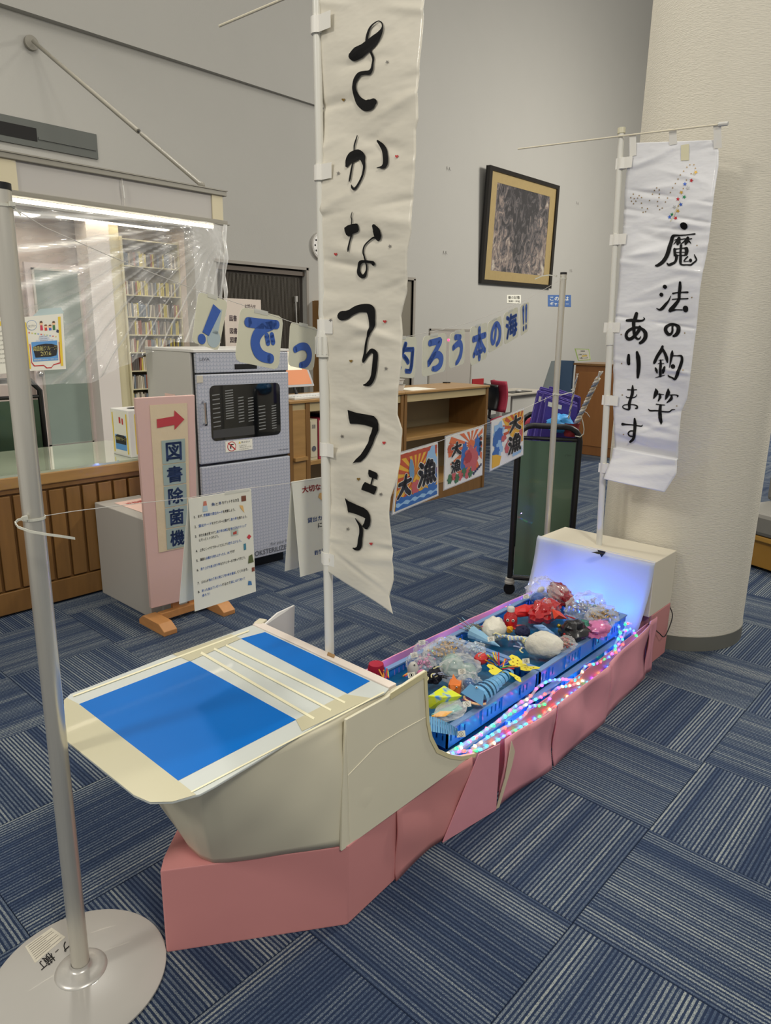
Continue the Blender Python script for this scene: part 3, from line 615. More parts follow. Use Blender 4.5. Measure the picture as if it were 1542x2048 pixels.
M_bask = basket(); M_sgrey = mat('cabinet_side', (188, 186, 178), .5)
W_, D_ = .655, .62
sbox('side_body', (0, .045, .075), (W_, D_, 1.385), M_sgrey, bevel=.004)
sbox('top_plate', (-.004, -.004, 1.385), (W_+.004, D_, 1.402), mat('cabinet_top', (206, 204, 198), .4), bevel=.003)
sbox('head_panel', (.012, 0, 1.268), (W_, .04, 1.385), M_bask, bevel=.006); sbox('base_shade', (.03, .06, .0), (W_-.03, D_-.02, .075), M_black); sbox('door_gap', (.012, .02, .08), (W_-.004, .045, 1.385), M_black)  # black block under the body stands in for the dark shade there
sbox('lower_door', (.012, 0, .075), (W_, .04, .72), M_bask, bevel=.006)
dq = sbox('upper_door', (.012, 0, .735), (W_, .04, 1.26), M_bask, bevel=.006)
wp = Patch(S(.09, -.002, .868), S(.585, -.002, .868), S(.585, -.002, 1.195), S(.09, -.002, 1.195))
# the window is a shallow dark box with racks behind glass
wi = wp.sub(0, 0, 1, 1, .0005); wi.plate('window_pane', mat('smoked_glass', (14, 16, 18), .05, coat=1), dq, t=.001, r=.03)
q = MB()
for cx_, n_, a_, b_, w_ in ((.26, 12, .38, .93, .11), (.42, 9, .3, .8, .08), (.56, 9, .3, .78, .08), (.72, 8, .12, .62, .10), (.9, 10, .12, .6, .07), (.08, 8, .25, .9, .10)):
    for k in range(n_): z_ = a_+(b_-a_)*k/n_; wi.poly(q, [(cx_-w_/2, z_), (cx_+w_/2, z_+.012), (cx_+w_/2, z_+.03), (cx_-w_/2, z_+.018)], .0006)
q.build('rack_wires', mat('rack_grey', (124, 126, 124), .3), dq, kind='stuff')
q = MB(); wi.poly(q, [(.02, .05), (.6, .05), (.6, .22), (.02, .2)], .0005); q.build('book_holder', mat('rack_dark', (62, 62, 60), .4), dq)
MB().tube([S(.045, -.002, .975), S(.045, -.022, .98), S(.045, -.022, 1.10), S(.045, -.002, 1.105)], .007).build('door_handle', mat('chrome', (200, 200, 200), .1, metal=1), dq)
sbox('handle_slot', (.052, -.003, .965), (.066, 0, 1.10), M_black, dq)
sbox('latch_tab', (.012, -.004, 1.215), (.05, 0, 1.255), mat('latch_beige', (190, 184, 168), .4), dq)
sbox('display', (.265, -.002, 1.285), (.42, 0, 1.315), M_black)
pf = Patch(S(0, -.001, 0), S(W_, -.001, 0), S(W_, -.001, 1.402), S(0, -.001, 1.402))
gt = mat('print_dark_grey', (86, 88, 94), .5)
q = MB(); pf.text(q, 'LIVA', .055, .955, .15, .967, .0, .003); pf.text(q, 'LIFE VALUE', .86, .545, .975, .551, .0, .003); pf.text(q, 'For your life', .74, .098, .97, .114, 0, .003); pf.text(q, 'BOOKSTERILIZER', .46, .066, .97, .090, .03, .003); q.build('lettering', gt, t)
sp = pf.sub(.275, .565, .565, .612, .001); sp.plate('warning_label', M_paper, t, t=.001)
q = MB(); sp.disc(q, .22, .5, .030, .001, 28); q.build('ban_ring', M_red_ink, t)
q = MB(); sp.disc(q, .22, .5, .0255, .0014, 28); q.build('ban_field', M_paper, t)
q = MB(); sp.poly(q, [(.08, .82), (.1, .9), (.37, .2), (.34, .12)], .002); q.build('ban_bar', M_red_ink, t)
q = MB(); sp.text(q, 'あぶない!', .58, .72, .9, .88, 0, .002); sp.text(q, 'とびらに', .5, .42, .78, .55, 0, .002); sp.text(q, 'ぶらさがっては', .5, .26, .95, .38, 0, .002); sp.text(q, 'いけません!', .5, .08, .85, .2, 0, .002); sp.poly(q, [(.16, .3), (.2, .3), (.2, .6), (.3, .65), (.3, .72), (.16, .72)], .0018); q.build('warning_text', M_ink, t)
q = MB(); sp.poly(q, [(.47, .7), (.56, .7), (.515, .9)], .0018); q.build('warning_triangle', mat('print_yellow', (226, 196, 64), .5), t)
for x, y in ((.08, .1), (.58, .1), (.08, .52), (.58, .52)):
    MB().lathe([(0, 0), (.03, 0), (.03, .012), (.012, .02), (.012, .08)], S(x, y, 0), 16).build('foot', M_white, t)
sbox('label_pocket', (-.004, .25, .99), (-.001, .38, 1.13), mat('pink_paper', (224, 190, 176), .6))
# notice board standing behind the steriliser top
nb_ = Patch((3.02, 4.28, 1.38), (3.34, 4.28, 1.38), (3.34, 4.28, 1.725), (3.02, 4.28, 1.725))
t = thing('notice_stand', 'white printed notice on a thin stand behind the pale cabinet', 'notice')
nb_.plate('sheet', mat('notice_pinkish', (206, 194, 182), .4), t, t=.004)
q = MB(); nb_.text(q, 'お知らせ', .55, .82, .85, .9, .02); 
for a, b in ((.12, .55), (.12, .3), (.12, .12)):
    nb_.text(q, '図書', a, b, a+.2, b+.12, .02); nb_.text(q, '1冊ずつ', .45, b, .85, b+.06, 0)
q.build('lettering', mat('print_plum', (90, 70, 84), .5), t)
nb_.sub(0, -.12, 1, 0).plate('foot_strip', mat('cream_board', (196, 186, 156), .6), t, t=.01); q = MB(); nb_.poly(q, [(.1, -.05), (.6, -.05), (.6, .01), (.1, .01)]); q.build('dark_bar', M_dark, t)
bx('post', (3.15, 4.285, 1.03), (3.2, 4.295, 1.6), M_grey, t)
# ------------------------------------------------------------ bookcases
def bookcase(x0, x1, label, panel):
    t = thing('low_bookcase', label, 'bookcase')
    Y0, Y1, Z1 = 3.95, 4.42, 1.02
    bx('top_board', (x0-.005, Y0-.012, Z1-.022), (x1+.005, Y1, Z1), M_wood, t, bevel=.004)
    bx('side_panel', (x0, Y0, 0), (x0+.035, Y1, Z1-.022), M_woodd, t, bevel=.003); bx('side_panel', (x1-.035, Y0, 0), (x1, Y1, Z1-.022), M_woodd, t, bevel=.003)
    bx('back_panel', (x0+.035, Y1-.02, .1), (x1-.035, Y1-.01, Z1-.022), mat('back_beige', (142, 128, 98), .6), t)
    bx('fascia', (x0+.035, Y0+.01, Z1-.09), (x1-.035, Y0+.03, Z1-.022), mat('fascia_beige', (176, 158, 118), .5), t)
    bx('kick_board', (x0+.035, Y0+.01, .0), (x1-.035, Y0+.03, .15), M_woodd, t); bx('base_board', (x0+.035, Y0+.005, .15), (x1-.035, Y1, .175), M_wood, t)
    if panel:
        bx('door', (x0+.035, Y0+.004, .10), (x0+.16, Y0+.02, .57), M_wood, t, bevel=.003); bx('drawer', (x0+.035, Y0+.004, .59), (x0+.16, Y0+.02, .95), M_wood, t, bevel=.003)
        bx('door_ledge', (x0+.035, Y0-.02, .575), (x0+.16, Y0+.02, .60), M_wood, t)
        bx('divider', (x0+.16, Y0, 0), (x0+.20, Y1-.02, Z1-.022), M_woodd, t)
        xs, z = x0+.2, .555
    else: xs, z = x0+.035, .62
    bx('shelf', (xs, Y0+.004, z-.03), (x1-.035, Y1-.02, z), M_wood, t, bevel=.002)
    return t
bookcase(3.31, 4.575, 'wooden low bookcase holding red binders behind the tall banner', True)
bookcase(4.585, 5.84, 'empty wooden low bookcase behind the colourful hanging prints', False)
for k, r, lab in ((0, 0, 'cream box file, leftmost on the bookcase shelf'), (1, 1, 'red and cream binder, second file from the left'), (2, 3, 'dark navy box file between two red binders'), (3, 2, 'red and cream binder half hidden by the tall banner pole'), (10, 1, 'red binder at the far right end of the shelf, beside the tall banner')):
    x = 3.53+k*.088
    M_b = mat('binder_navy', (40, 34, 60), .4) if r == 3 else mat('binder_cream', (186, 178, 150), .5) if r == 0 else mat('binder_red', (150, 44, 62), .4)
    t = thing('binder', lab, 'binder', 'files on the bookcase shelf')
    hgt = .31 if r != 3 else .33
    bx('spine', (x, 3.98, .556), (x+.078, 4.2, .556+hgt), M_b, t)
    if r in (1, 2, 0): bx('label', (x+.008, 3.977, .58), (x+.07, 3.98, .555+hgt-.012), mat('binder_label', (196, 186, 160), .5), t)
    q = MB(); pp = Patch((x+.01, 3.976, .6), (x+.068, 3.976, .6), (x+.068, 3.976, .84), (x+.01, 3.976, .84))
    if r in (1, 2, 0): pp.text(q, '図書', .2, .82, .8, .95); pp.disc(q, .5, .18, .022); q.build('print', mat('print_dark_grey', (86, 88, 94), .5), t)
# keyboard, tablet screen, bottle, papers, tray, cups on the bookcase tops
t = thing('keyboard', 'white computer keyboard on the bookcase beside the pale cabinet', 'keyboard')
bx('case', (3.38, 3.97, 1.02), (3.84, 4.13, 1.04), M_white, t, bevel=.005)
for r in range(5):
    for c in range(14):
        if True: pass
q = MB()
for r in range(5):
    for c in range(15): q.mm((3.395+c*.0295, 3.982+r*.028, 1.04), (3.42+c*.0295, 4.004+r*.028, 1.047))
q.build('keys', mat('key_white', (210, 212, 210), .5), t, kind='stuff')
t = thing('tablet_screen', 'tilted screen showing an orange page behind the keyboard', 'screen')
p = Patch((3.42, 4.22, 1.09), (3.80, 4.22, 1.09), (3.74, 4.30, 1.37), (3.36, 4.30, 1.37)); p.plate('bezel', mat('screen_bezel', (180, 180, 182), .3), t, t=.012, r=.008)
MS = mat('screen_orange', (202, 132, 92), .3, emit=(202, 132, 92), estr=.25); p.sub(.03, .06, .95, .96, .001).plate('display', MS, t, t=.0005)
p.sub(.06, .45, .82, .94, .002).plate('page_white', mat('screen_white', (232, 222, 196), .3, emit=(232, 222, 196), estr=.35), t, t=.0005)
MB().tube([(3.6, 4.24, 1.1), (3.6, 4.2, 1.03)], .012).build('stand_neck', M_black, t); bx('stand_foot', (3.5, 4.14, 1.02), (3.7, 4.26, 1.03), M_black, t)
t = thing('spray_bottle', 'small clear bottle with pink label behind the keyboard', 'bottle')
MB().lathe([(0, 0), (.035, 0), (.036, .15), (.014, .18), (.014, .2), (.02, .2), (.02, .225), (0, .225)], (3.98, 4.16, 1.02), 20).build('body', mat('bottle_pale', (206, 180, 176), .2), t, smooth=True)
o = bx('paper_sheet', (4.72, 3.98, 1.02), (5.05, 4.22, 1.0225), M_paper); tag(o, 'flat white paper sheets on the second bookcase top', 'paper')
t = thing('paper_cups', 'stack of small white trays at the left of the second bookcase top', 'tray')
MB().lathe([(0, 0), (.05, 0), (.065, .05), (.07, .05)], (4.66, 4.1, 1.02), 20).build('lower_tray', M_white, t); MB().lathe([(0, .055), (.045, .055), (.055, .095), (.065, .095)], (4.66, 4.1, 1.02), 20).build('upper_tray', M_white, t)
# red glowing sensor lamp standing on the bookcase
t = thing('sensor_lamp', 'small red glowing lamp seen between two blue letter cards', 'lamp')
pp = PY(897, 680, 4.38); MB().ball(pp, .012).build('lens', mat('red_glow', (255, 60, 90), .4, emit=(255, 40, 80), estr=6), t); MB().tube([(pp.x, 4.385, 1.02), (pp.x, 4.385, pp.z-.01)], .0016).build('stem', M_grey, t); bx('foot', (pp.x-.03, 4.36, 1.02), (pp.x+.03, 4.41, 1.03), M_black, t)
# open shelving hidden behind the tall banner pole (brown niche)
t = thing('wall_shelf', 'dark brown open shelf on the back wall beside the shutter', 'shelf')
bx('back', (6.42, YW-.03, .6), (6.95, YW-.01, 1.86), mat('shelf_dark_brown', (60, 40, 26), .7), t)  # back panel in plain dark brown
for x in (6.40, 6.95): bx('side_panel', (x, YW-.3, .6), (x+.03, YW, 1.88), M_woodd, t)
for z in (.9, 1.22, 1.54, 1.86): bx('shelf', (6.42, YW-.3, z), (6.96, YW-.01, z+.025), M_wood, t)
for k in range(12):
    o = bx('shelf_book', (6.45+k*.04, YW-.25, 1.245), (6.482+k*.04, YW-.08, 1.43+.03*(k % 3)), mat('bk%d' % (k % 3), ((120, 110, 100), (80, 60, 50), (150, 140, 130))[k % 3], .6)); tag(o, 'book in the row on the brown wall shelf', 'book', 'books on the brown wall shelf')
# ------------------------------------------------------------ reading desk, chair, partition, wood cabinet
t = thing('grey_desk', 'light grey desk top on steel legs in front of the red chair', 'desk')
bx('desk_top', (7.95, 5.17, .69), (9.2, 5.75, .72), mat('desk_top_grey', (176, 170, 156), .4), t, bevel=.008)
bx('modesty_panel', (8.3, 5.22, .1), (9.1, 5.25, .69), M_sgrey, t)
for x, y in ((8.03, 5.25), (8.03, 5.68), (9.1, 5.25), (9.1, 5.68)): bx('leg', (x-.03, y-.03, 0), (x+.03, y+.03, .69), M_grey, t)
t = thing('computer_mouse', 'dark mouse pad with a grey mouse on the grey desk', 'mouse'); bx('mouse_pad', (8.3, 5.22, .72), (8.8, 5.40, .728), M_black, t); MB().ball((8.5, 5.26, .742), (.06, .035, .022)).build('mouse', M_grey, t, smooth='all')
t = thing('office_chair', 'red cushioned office chair with a black back frame behind the desk', 'chair')
cx, cy = 7.85, 5.62; M_redf = mat('red_fabric', (150, 34, 58), .8, noise=.1, nscale=60)
def chair():
    d = Vector((.35, -.93, 0)).normalized(); s_ = Vector((d.y, -d.x, 0))
    ctr = Vector(PZ(1022, 842, .45)); ctr.z = 0
    M3 = Matrix((( s_.x, d.x, 0), (s_.y, d.y, 0), (0, 0, 1)))
    q = MB().box(ctr+Vector((0, 0, .45)), (.42, .42, .07), M=Matrix.Rotation(.3, 3, 'Z')); q.build('seat', M_redf, t, bevel=.02)
    l = Vector(PZ(995, 800, .75)); bc = Vector((ctr.x-.16, ctr.y+.16, 0))
    q = MB().grid(lambda u, v: bc+Vector((.03, -.035, 0))+Vector((.22*(u-.5)+.04*math.sin(PI*v), .34*(u-.5), .58+.36*v))+Vector((-.05, .02, 0))*math.sin(PI*u), 10, 10); q.build('back_cushion', M_redf, t, smooth='all', solid=.05)
    q = MB().grid(lambda u, v: bc+Vector((-.045+.22*(u-.5)+.04*math.sin(PI*v), .03+.34*(u-.5), .60+.30*v))+Vector((-.05, .02, 0))*math.sin(PI*u), 10, 10); q.build('back_shell', M_black, t, smooth='all', solid=.03)
    MB().tube([bc+Vector((-.05, .02, .7)), bc+Vector((-.06, .02, .5)), ctr+Vector((-.1, .08, .40)), ctr+Vector((0, 0, .41))], .02).build('back_bar', M_black, t)
    MB().tube([ctr+Vector((0, 0, .08)), ctr+Vector((0, 0, .42))], .025).build('gas_stem', M_black, t)
    for k in range(5):
        a = 2*PI*k/5+.3; e = ctr+Vector((.27*math.cos(a), .27*math.sin(a), .06)); MB().tube([ctr+Vector((0, 0, .1)), e], .018).build('leg', M_black, t); MB().ball(e-Vector((0, 0, .03)), .028).build('caster', M_black, t)
chair()
t = thing('blue_partition', 'steel blue screen partition beside the wooden cabinet', 'partition')
MB().prism([(8.22, 4.74, 0), (8.22, 4.74, .78), (8.28, 4.66, 1.17), (8.33, 4.60, 1.18), (8.33, 4.60, 0)], (.03, .02, 0)).build('left_screen', mat('screen_edge_grey', (142, 152, 152), .5), t)
bx('blue_screen', (8.40, 4.42, 0), (8.44, 4.62, 1.18), mat('partition_blue', (62, 88, 116), .7, noise=.05, nscale=40), t)
bx('blue_screen', (8.36, 4.60, 0), (8.46, 4.63, 1.1), mat('partition_blue', (62, 88, 116), .7, noise=.05, nscale=40), t)
t = thing('wood_cabinet', 'brown wooden cabinet left of the round column', 'cabinet')
bx('body', (8.44, 3.60, 0.0), (9.0, 4.40, 1.13), mat('cabinet_brown', (128, 84, 44), .45, noise=.15, nscale=3, stretch=(8, 8, 1)), t, bevel=.006)
bx('door', (8.43, 3.66, .12), (8.44, 4.34, 1.05), mat('cabinet_brown_door', (138, 92, 48), .45, noise=.15, nscale=3, stretch=(8, 8, 1)), t, bevel=.004)
bx('top_board', (8.42, 3.58, 1.13), (9.02, 4.42, 1.155), M_woodd, t)
p = Patch(PX(1156, 722, 8.5), PX(1181, 720, 8.5), PX(1178, 698, 8.5), PX(1149, 697, 8.5)); t = thing('green_notice', 'small white notice card with a green edge on the wooden cabinet', 'notice')
p.plate('card', mat('lime_card', (170, 200, 110), .5), t, t=.004); p.sub(.08, .06, .96, .94, .001).plate('sheet', M_paper, t, t=.001)
q = MB(); p.text(q, '読書席', .4, .74, .7, .86, 0, .003); p.text(q, 'ご利用ください', .15, .45, .8, .58, 0, .003); p.text(q, 'お願いします', .2, .15, .85, .28, 0, .003); q.build('lettering', M_ink, t)
q = MB(); p.poly(q, [(.4, .34), (.8, .36), (.8, .44), (.4, .42)], .0025); q.build('highlight', mat('print_yellow', (226, 196, 64), .5), t)
o = bx('white_block', (8.55, 3.7, 1.155), (8.8, 3.98, 1.20), M_white); tag(o, 'flat white block on the wooden cabinet top next to the column', 'box')
# ------------------------------------------------------------ bench behind the column
t = thing('padded_bench', 'grey padded bench on a wooden base behind the column', 'bench')
Rb = Matrix.Rotation(math.radians(-20), 3, 'Z'); bo = Vector((5.02, 1.17, 0))
def bb_(name, a, b, M, bev=.01): c = [(a[i]+b[i])/2 for i in range(3)]; return MB().box(Rb @ Vector(c)+bo, [b[i]-a[i] for i in range(3)], M=Rb).build(name, M, t, bevel=bev)
bb_('base', (0, -1.3, .02), (.5, .25, .21), mat('bench_wood', (160, 118, 48), .4, noise=.2, nscale=4), .004); bb_('base_rail', (-.02, -1.3, .20), (.5, .25, .235), mat('bench_wood_rail', (182, 138, 62), .4), .006)
bb_('seat', (-.03, -1.3, .235), (.48, .25, .39), mat('bench_grey', (126, 124, 118), .7), .03); bb_('backrest', (.36, -1.3, .39), (.5, .25, .8), mat('bench_grey', (126, 124, 118), .7), .03)
# ------------------------------------------------------------ green panel trolley with purple bags
t = thing('book_trolley', 'black framed trolley with a dark green end panel beside the boat', 'trolley')
k0 = Vector((3.468, 2.104, 0)); kd = Vector((.50, -.866, 0)); kn = Vector((.866, .50, 0)); KW = .298
def K(a, b, z): return k0+kd*a+kn*b+Vector((0, 0, z))
def arch(b, name):
    P = [K(-.02, b, .10), K(-.02, b, .90)]
    for i in range(5): a = PI-i*PI/8; P.append(K(.06+.08*math.cos(a), b, .935+.08*math.sin(a)))
    P += [K(KW-.06+.08*math.cos(PI/2-i*PI/8), b, .935+.08*math.sin(PI/2-i*PI/8)) for i in range(5)]
    P += [K(KW+.02, b, .9), K(KW+.02, b, .10)]
    MB().tube(P, .0165, 12).build(name, M_black, t, smooth=True)
arch(0, 'end_frame'); arch(.62, 'end_frame')
MB().tube([K(-.02, 0, .965-.02), K(KW+.02, 0, .945)], .010).build('cross_bar', M_black, t); MB().tube([K(-.02, 0, .105), K(KW+.02, 0, .105)], .014).build('bottom_bar', M_black, t)
MB().tube([K(-.02, 0, .105), K(-.02, .62, .105)], .014).build('bottom_bar', M_black, t); MB().tube([K(KW+.02, 0, .105), K(KW+.02, .62, .105)], .014).build('bottom_bar', M_black, t)
pp = Patch(K(0, -.004, .125), K(KW, -.004, .125), K(KW, -.004, .93), K(0, -.004, .93)); gp = pp.plate('green_panel', mat('green_end_panel', (84, 108, 88), .3, metal=.3, coat=.5), t, t=.012)
q = MB(); pp.text(q, 'ﾋﾞｸﾄﾘｰ', .82, .90, .94, .915, 0, .001); q.build('panel_print', mat('print_light_green', (40, 50, 44), .5), gp)
bx_ = MB().box(K(KW/2, .31, .62), (.6, .30, .015), M=Matrix.Rotation(math.atan2(kn.y, kn.x), 3, 'Z')); bx_.build('shelf', M_black, t)
for a, b in ((-.02, 0), (KW+.02, 0), (-.02, .62), (KW+.02, .62)):
    c = K(a, b, 0); MB().lathe([(0, .105), (.026, .10), (.026, .085), (.03, .08), (.03, .068), (0, .068)], c, 16).build('caster_housing', M_grey, t)
    R_ = Matrix.Rotation(.6, 3, 'Z'); P = [c+R_ @ Vector((-.011, .034*math.cos(2*PI*i/18), .034+.034*math.sin(2*PI*i/18))) for i in range(18)]
    MB().prism(P, R_ @ Vector((.022, 0, 0))).build('caster_wheel', M_black, t)
M_pur = mat('purple_fabric', (66, 50, 140), .55, noise=.1, nscale=12, bump=.3, bscale=14)
M_purl = mat('purple_piping', (130, 116, 190), .5)
bagl = ['purple book bag with piping, backmost in the trolley', 'purple book bag fourth from the front in the trolley', 'purple book bag third from the front with a white label window', 'purple book bag second from the front with a white label window', 'purple book bag front most with a large white label window']
for i, (x0, y0, x1, y1, x2, y2, x3, y3) in enumerate(((1100, 862, 1158, 858, 1162, 794, 1098, 772), (1062, 862, 1140, 862, 1150, 792, 1080, 773), (1056, 860, 1128, 864, 1136, 802, 1075, 780), (1068, 862, 1142, 866, 1156, 806, 1086, 782), (1080, 866, 1148, 870, 1156, 812, 1092, 792))):
    b = .36-.05*i; P = [PV(x, y, K(0, b, 0), K(1, b, 0)) for x, y in ((x0, y0), (x1, y1), (x2, y2), (x3, y3))]
    t = thing('book_bag', bagl[i], 'bag'); p = Patch(*P)
    base = [p.at(0, -.25), p.at(1, -.25), p.p[2], p.p[3]]; p = Patch(*base)
    p.plate('bag_body', M_pur, t, t=.022, r=.01, bevel=.004)
    MB().tube([p.at(.03, .02, .002), p.at(.03, .97, .002), p.at(.97, .97, .002)], .0015, 6).build('piping', M_purl, t)
    if i > 1: p.sub(.10, .80, .52, .9, .003).plate('label_window', M_paper, t, t=.001)
t = thing('blue_cloth', 'crumpled light blue cloth stuffed among the purple bags', 'cloth')
c = PV(1120, 840, K(0, .08, 0), K(1, .08, 0)); rn = random.Random(3); off = {}
def crum(seed, amp):
    r_ = random.Random(seed); W = [(Vector((r_.gauss(0, 1), r_.gauss(0, 1), r_.gauss(0, 1))).normalized(), r_.uniform(2, 9), r_.uniform(0, 6), r_.uniform(.3, 1)) for _ in range(10)]
    return lambda d: 1+amp*sum(w*abs(math.sin(f*d.dot(v)+ph))-w*.5 for v, f, ph, w in W)/3
MB().ball(c+Vector((0, 0, -.02)), (.06, .06, .045), 26, 16, crum(5, .6)).build('cloth', mat('cloth_blue', (54, 142, 206), .5), t, smooth=True)
t = thing('red_bucket', 'dark red bucket of braided rods hanging at the trolley side', 'bucket')
c = PV(1141, 872, K(0, .06, 0), K(1, .06, 0)); c = Vector((c.x, c.y, c.z+.02)); MB().lathe([(0, 0), (.036, 0), (.048, .075), (.051, .075), (.045, .073), (.032, .01)], c+Vector((0, 0, -.02)), 24).build('bucket', mat('bucket_red', (132, 28, 36), .45, bump=.3), t, smooth=True)
MB().tube([c+Vector((.02*i, -.02-.012*i, .07+.05*math.sin(i*.7))) for i in range(5)], .002, 6).build('handle_wire', M_white, t)
red_b = t
M_braid = mat('braid_paper', (190, 178, 160), .5, noise=.3, nscale=90)
def braid(P0, P1, r, n, label, name='braided_rod'):
    t = thing(name, label, 'rod'); P0, P1 = Vector(P0), Vector(P1); ax = (P1-P0).normalized(); a = ax.cross(Vector((0, 0, 1))).normalized(); b = ax.cross(a)
    cols = [M_braid, mat('braid_white', (214, 210, 200), .4), mat('braid_blue', (120, 130, 150), .4)]
    for k in range(3):
        P = [P0.lerp(P1, i/n)+a*r*math.cos(i*.8+k*2*PI/3)+b*r*.7*math.sin(i*.8*1+k*2*PI/3) for i in range(n+1)]
        MB().tube(P, r*.75, 6).build('strand', cols[k], t, smooth='all')
    for k in range(3): MB().tube([P1, P1+ax*r*4+a*r*(k-1)*2], r*.4, 5).build('loose_end', cols[1], t)
braid(PV(1150, 852, K(0, .06, 0), K(1, .06, 0)), PV(1196, 756, K(0, .0, 0), K(1, 0, 0)), .010, 40, 'thick braided white rod leaning right out of the red bucket')
braid(PV(1134, 852, K(0, .06, 0), K(1, .06, 0)), PV(1154, 752, K(0, .0, 0), K(1, 0, 0)), .0035, 40, 'thin twisted pale rod standing left in the red bucket')
t = red_b
MB().tube([PV(x, y, K(0, -.02, 0), K(1, -.02, 0)) for x, y in ((1162, 832), (1166, 845), (1168, 858), (1167, 868), (1160, 874), (1150, 872))], .003, 6).build('cord', M_zip, t)
# ------------------------------------------------------------ pole stands
def flat_ring(mb, c, r, z, w=.008): return mb
t = thing('pole_stand', 'aluminium pole on a round grey base plate in the left foreground', 'pole stand')
B1 = PZ(163, 1943); T1 = Vector((.548, 1.470, 1.765)); dd = ray(-2, 380); T1 = CC+dd*((Vector((B1.x, B1.y, 0)).length_squared)/(dd.x*B1.x+dd.y*B1.y))
dc = (PZ(328, 1890)+PZ(0, 1940)+PZ(225, 1816)+PZ(232, 2048))/4
DC = Vector((.528, 1.452, 0))
MB().lathe([(0, 0), (.196, 0), (.2, .002), (.2, .006), (.197, .008), (0, .008)], (DC.x, DC.y, 0), 96).build('base_plate', mat('base_grey', (176, 173, 166), .35, noise=.03, nscale=10, coat=.3), t, smooth=True)
MB().lathe([(.060, .0082), (.059, .0105), (.052, .0135), (.040, .0165), (.029, .0185), (.0215, .0215), (.0212, .030)], (B1.x, B1.y, 0), 48).build('flange', mat('flange_metal', (200, 197, 190), .3, metal=.45, noise=.12, nscale=40), t, smooth='all')
MB().tube([B1+Vector((0, 0, .01)), T1], .0205, 40).build('pole', M_alu, t, smooth=True)
MB().tube([T1, T1+(T1-B1).normalized()*.012], .0212, 24).build('pole_cap', M_black, t, smooth=True)
sp_ = Patch(PZ(50, 1893, .0085), PZ(70, 1926, .0085), PZ(131, 1874, .0085), PZ(103, 1855, .0085), (0, 0, 1)); sp_.plate('sticker', mat('sticker_paper', (196, 190, 172), .5, noise=.08, nscale=60), t, t=.0005)
q = MB()
for k in range(9): sp_.text(q, '注意事項 転倒に注意して使用', .06+.1*k, .06, .1+.1*k, .9, 0, .0008) if False else None
for k in range(8): sp_.poly(q, [(.08+.11*k, .06), (.10+.11*k, .06), (.10+.11*k, .92 if k % 3 else .6), (.08+.11*k, .92 if k % 3 else .6)], .0006)
q.build('sticker_print', mat('print_mid_grey', (120, 116, 108), .6), t)
q = MB()
for ch, (cx_, cy_), s_ in (('プ', (131, 1893), 19), ('ー', (114, 1902), 10), ('横', (98, 1918), 25), ('丁', (84, 1930), 18)):
    d_ = Vector((-.74, .67)); u_ = Vector((.67, .74))*.85
    cn = [Vector((cx_, cy_))+d_*(sx*s_*.5)+u_*(sy*s_*.55) for sx, sy in ((-1, -1), (1, -1), (1, 1), (-1, 1))]
    pch = Patch(*[PZ(c_.x, c_.y, .0085) for c_ in cn], (0, 0, 1)); pch.text(q, ch, .05, .05 if ch != 'ー' else .4, .95, .95 if ch != 'ー' else .55, .010, .0006)
q.build('handwriting', M_ink, t)
t = thing('pole_stand', 'thin aluminium pole standing behind the white stern box', 'pole stand')
B2 = Vector((3.305, 1.815, 0)); dd = ray(1127, 549); T2 = CC+dd*(B2.length_squared/(dd.x*B2.x+dd.y*B2.y))
B2b = CC+ray(1094, 1066)*(B2.length_squared/(ray(1094, 1066).x*B2.x+ray(1094, 1066).y*B2.y)); dr_ = (T2-B2b)/(T2.z-B2b.z); B2f = B2b-dr_*B2b.z
MB().tube([B2f+Vector((0, 0, .01)), T2], .0155, 32).build('pole', M_alu, t, smooth=True); MB().tube([T2, T2+dr_.normalized()*.01], .0165, 24).build('pole_cap', M_black, t)
MB().lathe([(0, 0), (.14, 0), (.14, .008), (0, .008)], (B2f.x+.05, B2f.y+.02, 0), 48).build('base_plate', mat('base_grey', (176, 173, 166), .35), t)
def onp(B, T, x, y):
    d = ray(x, y); g = Vector((B.x, B.y, 0)); p = CC+d*(g.length_squared/(d.x*g.x+d.y*g.y)); f = (p.z-B.z)/(T.z-B.z); return B.lerp(T, f)
def ziptie(c, r, tail, label, w=.005):
    t = thing('cable_tie', label, 'cable tie')
    q = MB(); n = 28
    V = [(c.x+rr*math.cos(2*PI*i/n), c.y+rr*math.sin(2*PI*i/n), c.z+z) for i in range(n) for rr, z in ((r, -w/2), (r+.0018, -w/2), (r+.0018, w/2), (r, w/2))]
    q.add(V, [(4*i+k, 4*i+(k+1) % 4, 4*((i+1) % n)+(k+1) % 4, 4*((i+1) % n)+k) for i in range(n) for k in range(4)]); q.build('loop', M_zip, t)
    MB().box(tail[0], (.009, .007, .008)).build('lock_head', M_zip, t)
    # flat tail
    P = [Vector(p) for p in tail]; V = []
    for p in P: V += [p+Vector((0, 0, -w/2)), p+Vector((0, 0, w/2))]
    MB().add(V, [(2*i, 2*i+1, 2*i+3, 2*i+2) for i in range(len(P)-1)]).build('tail', M_zip, t, solid=.0014)
Z1 = onp(B1, T1, 62, 1036); tl = []
vv = Z1-CC
def near(x, y, f): return CC+ray(x, y).normalized()*(vv.length-f)
ziptie(Z1, .021, [near(50, 1036, .024)]+[near(x, y, f) for x, y, f in ((36, 1040, .03), (30, 1046, .05), (36, 1054, .07), (60, 1063, .09), (95, 1069, .10), (125, 1073, .10), (150, 1077, .09))], 'white cable tie with a long tail round the left pole')
Z1b = onp(B1, T1, 5, 412); vv = Z1b-CC
ziptie(Z1b, .021, [near(24, 408, .02), near(32, 418, .02), near(42, 430, .02)], 'white cable tie near the top of the left pole')
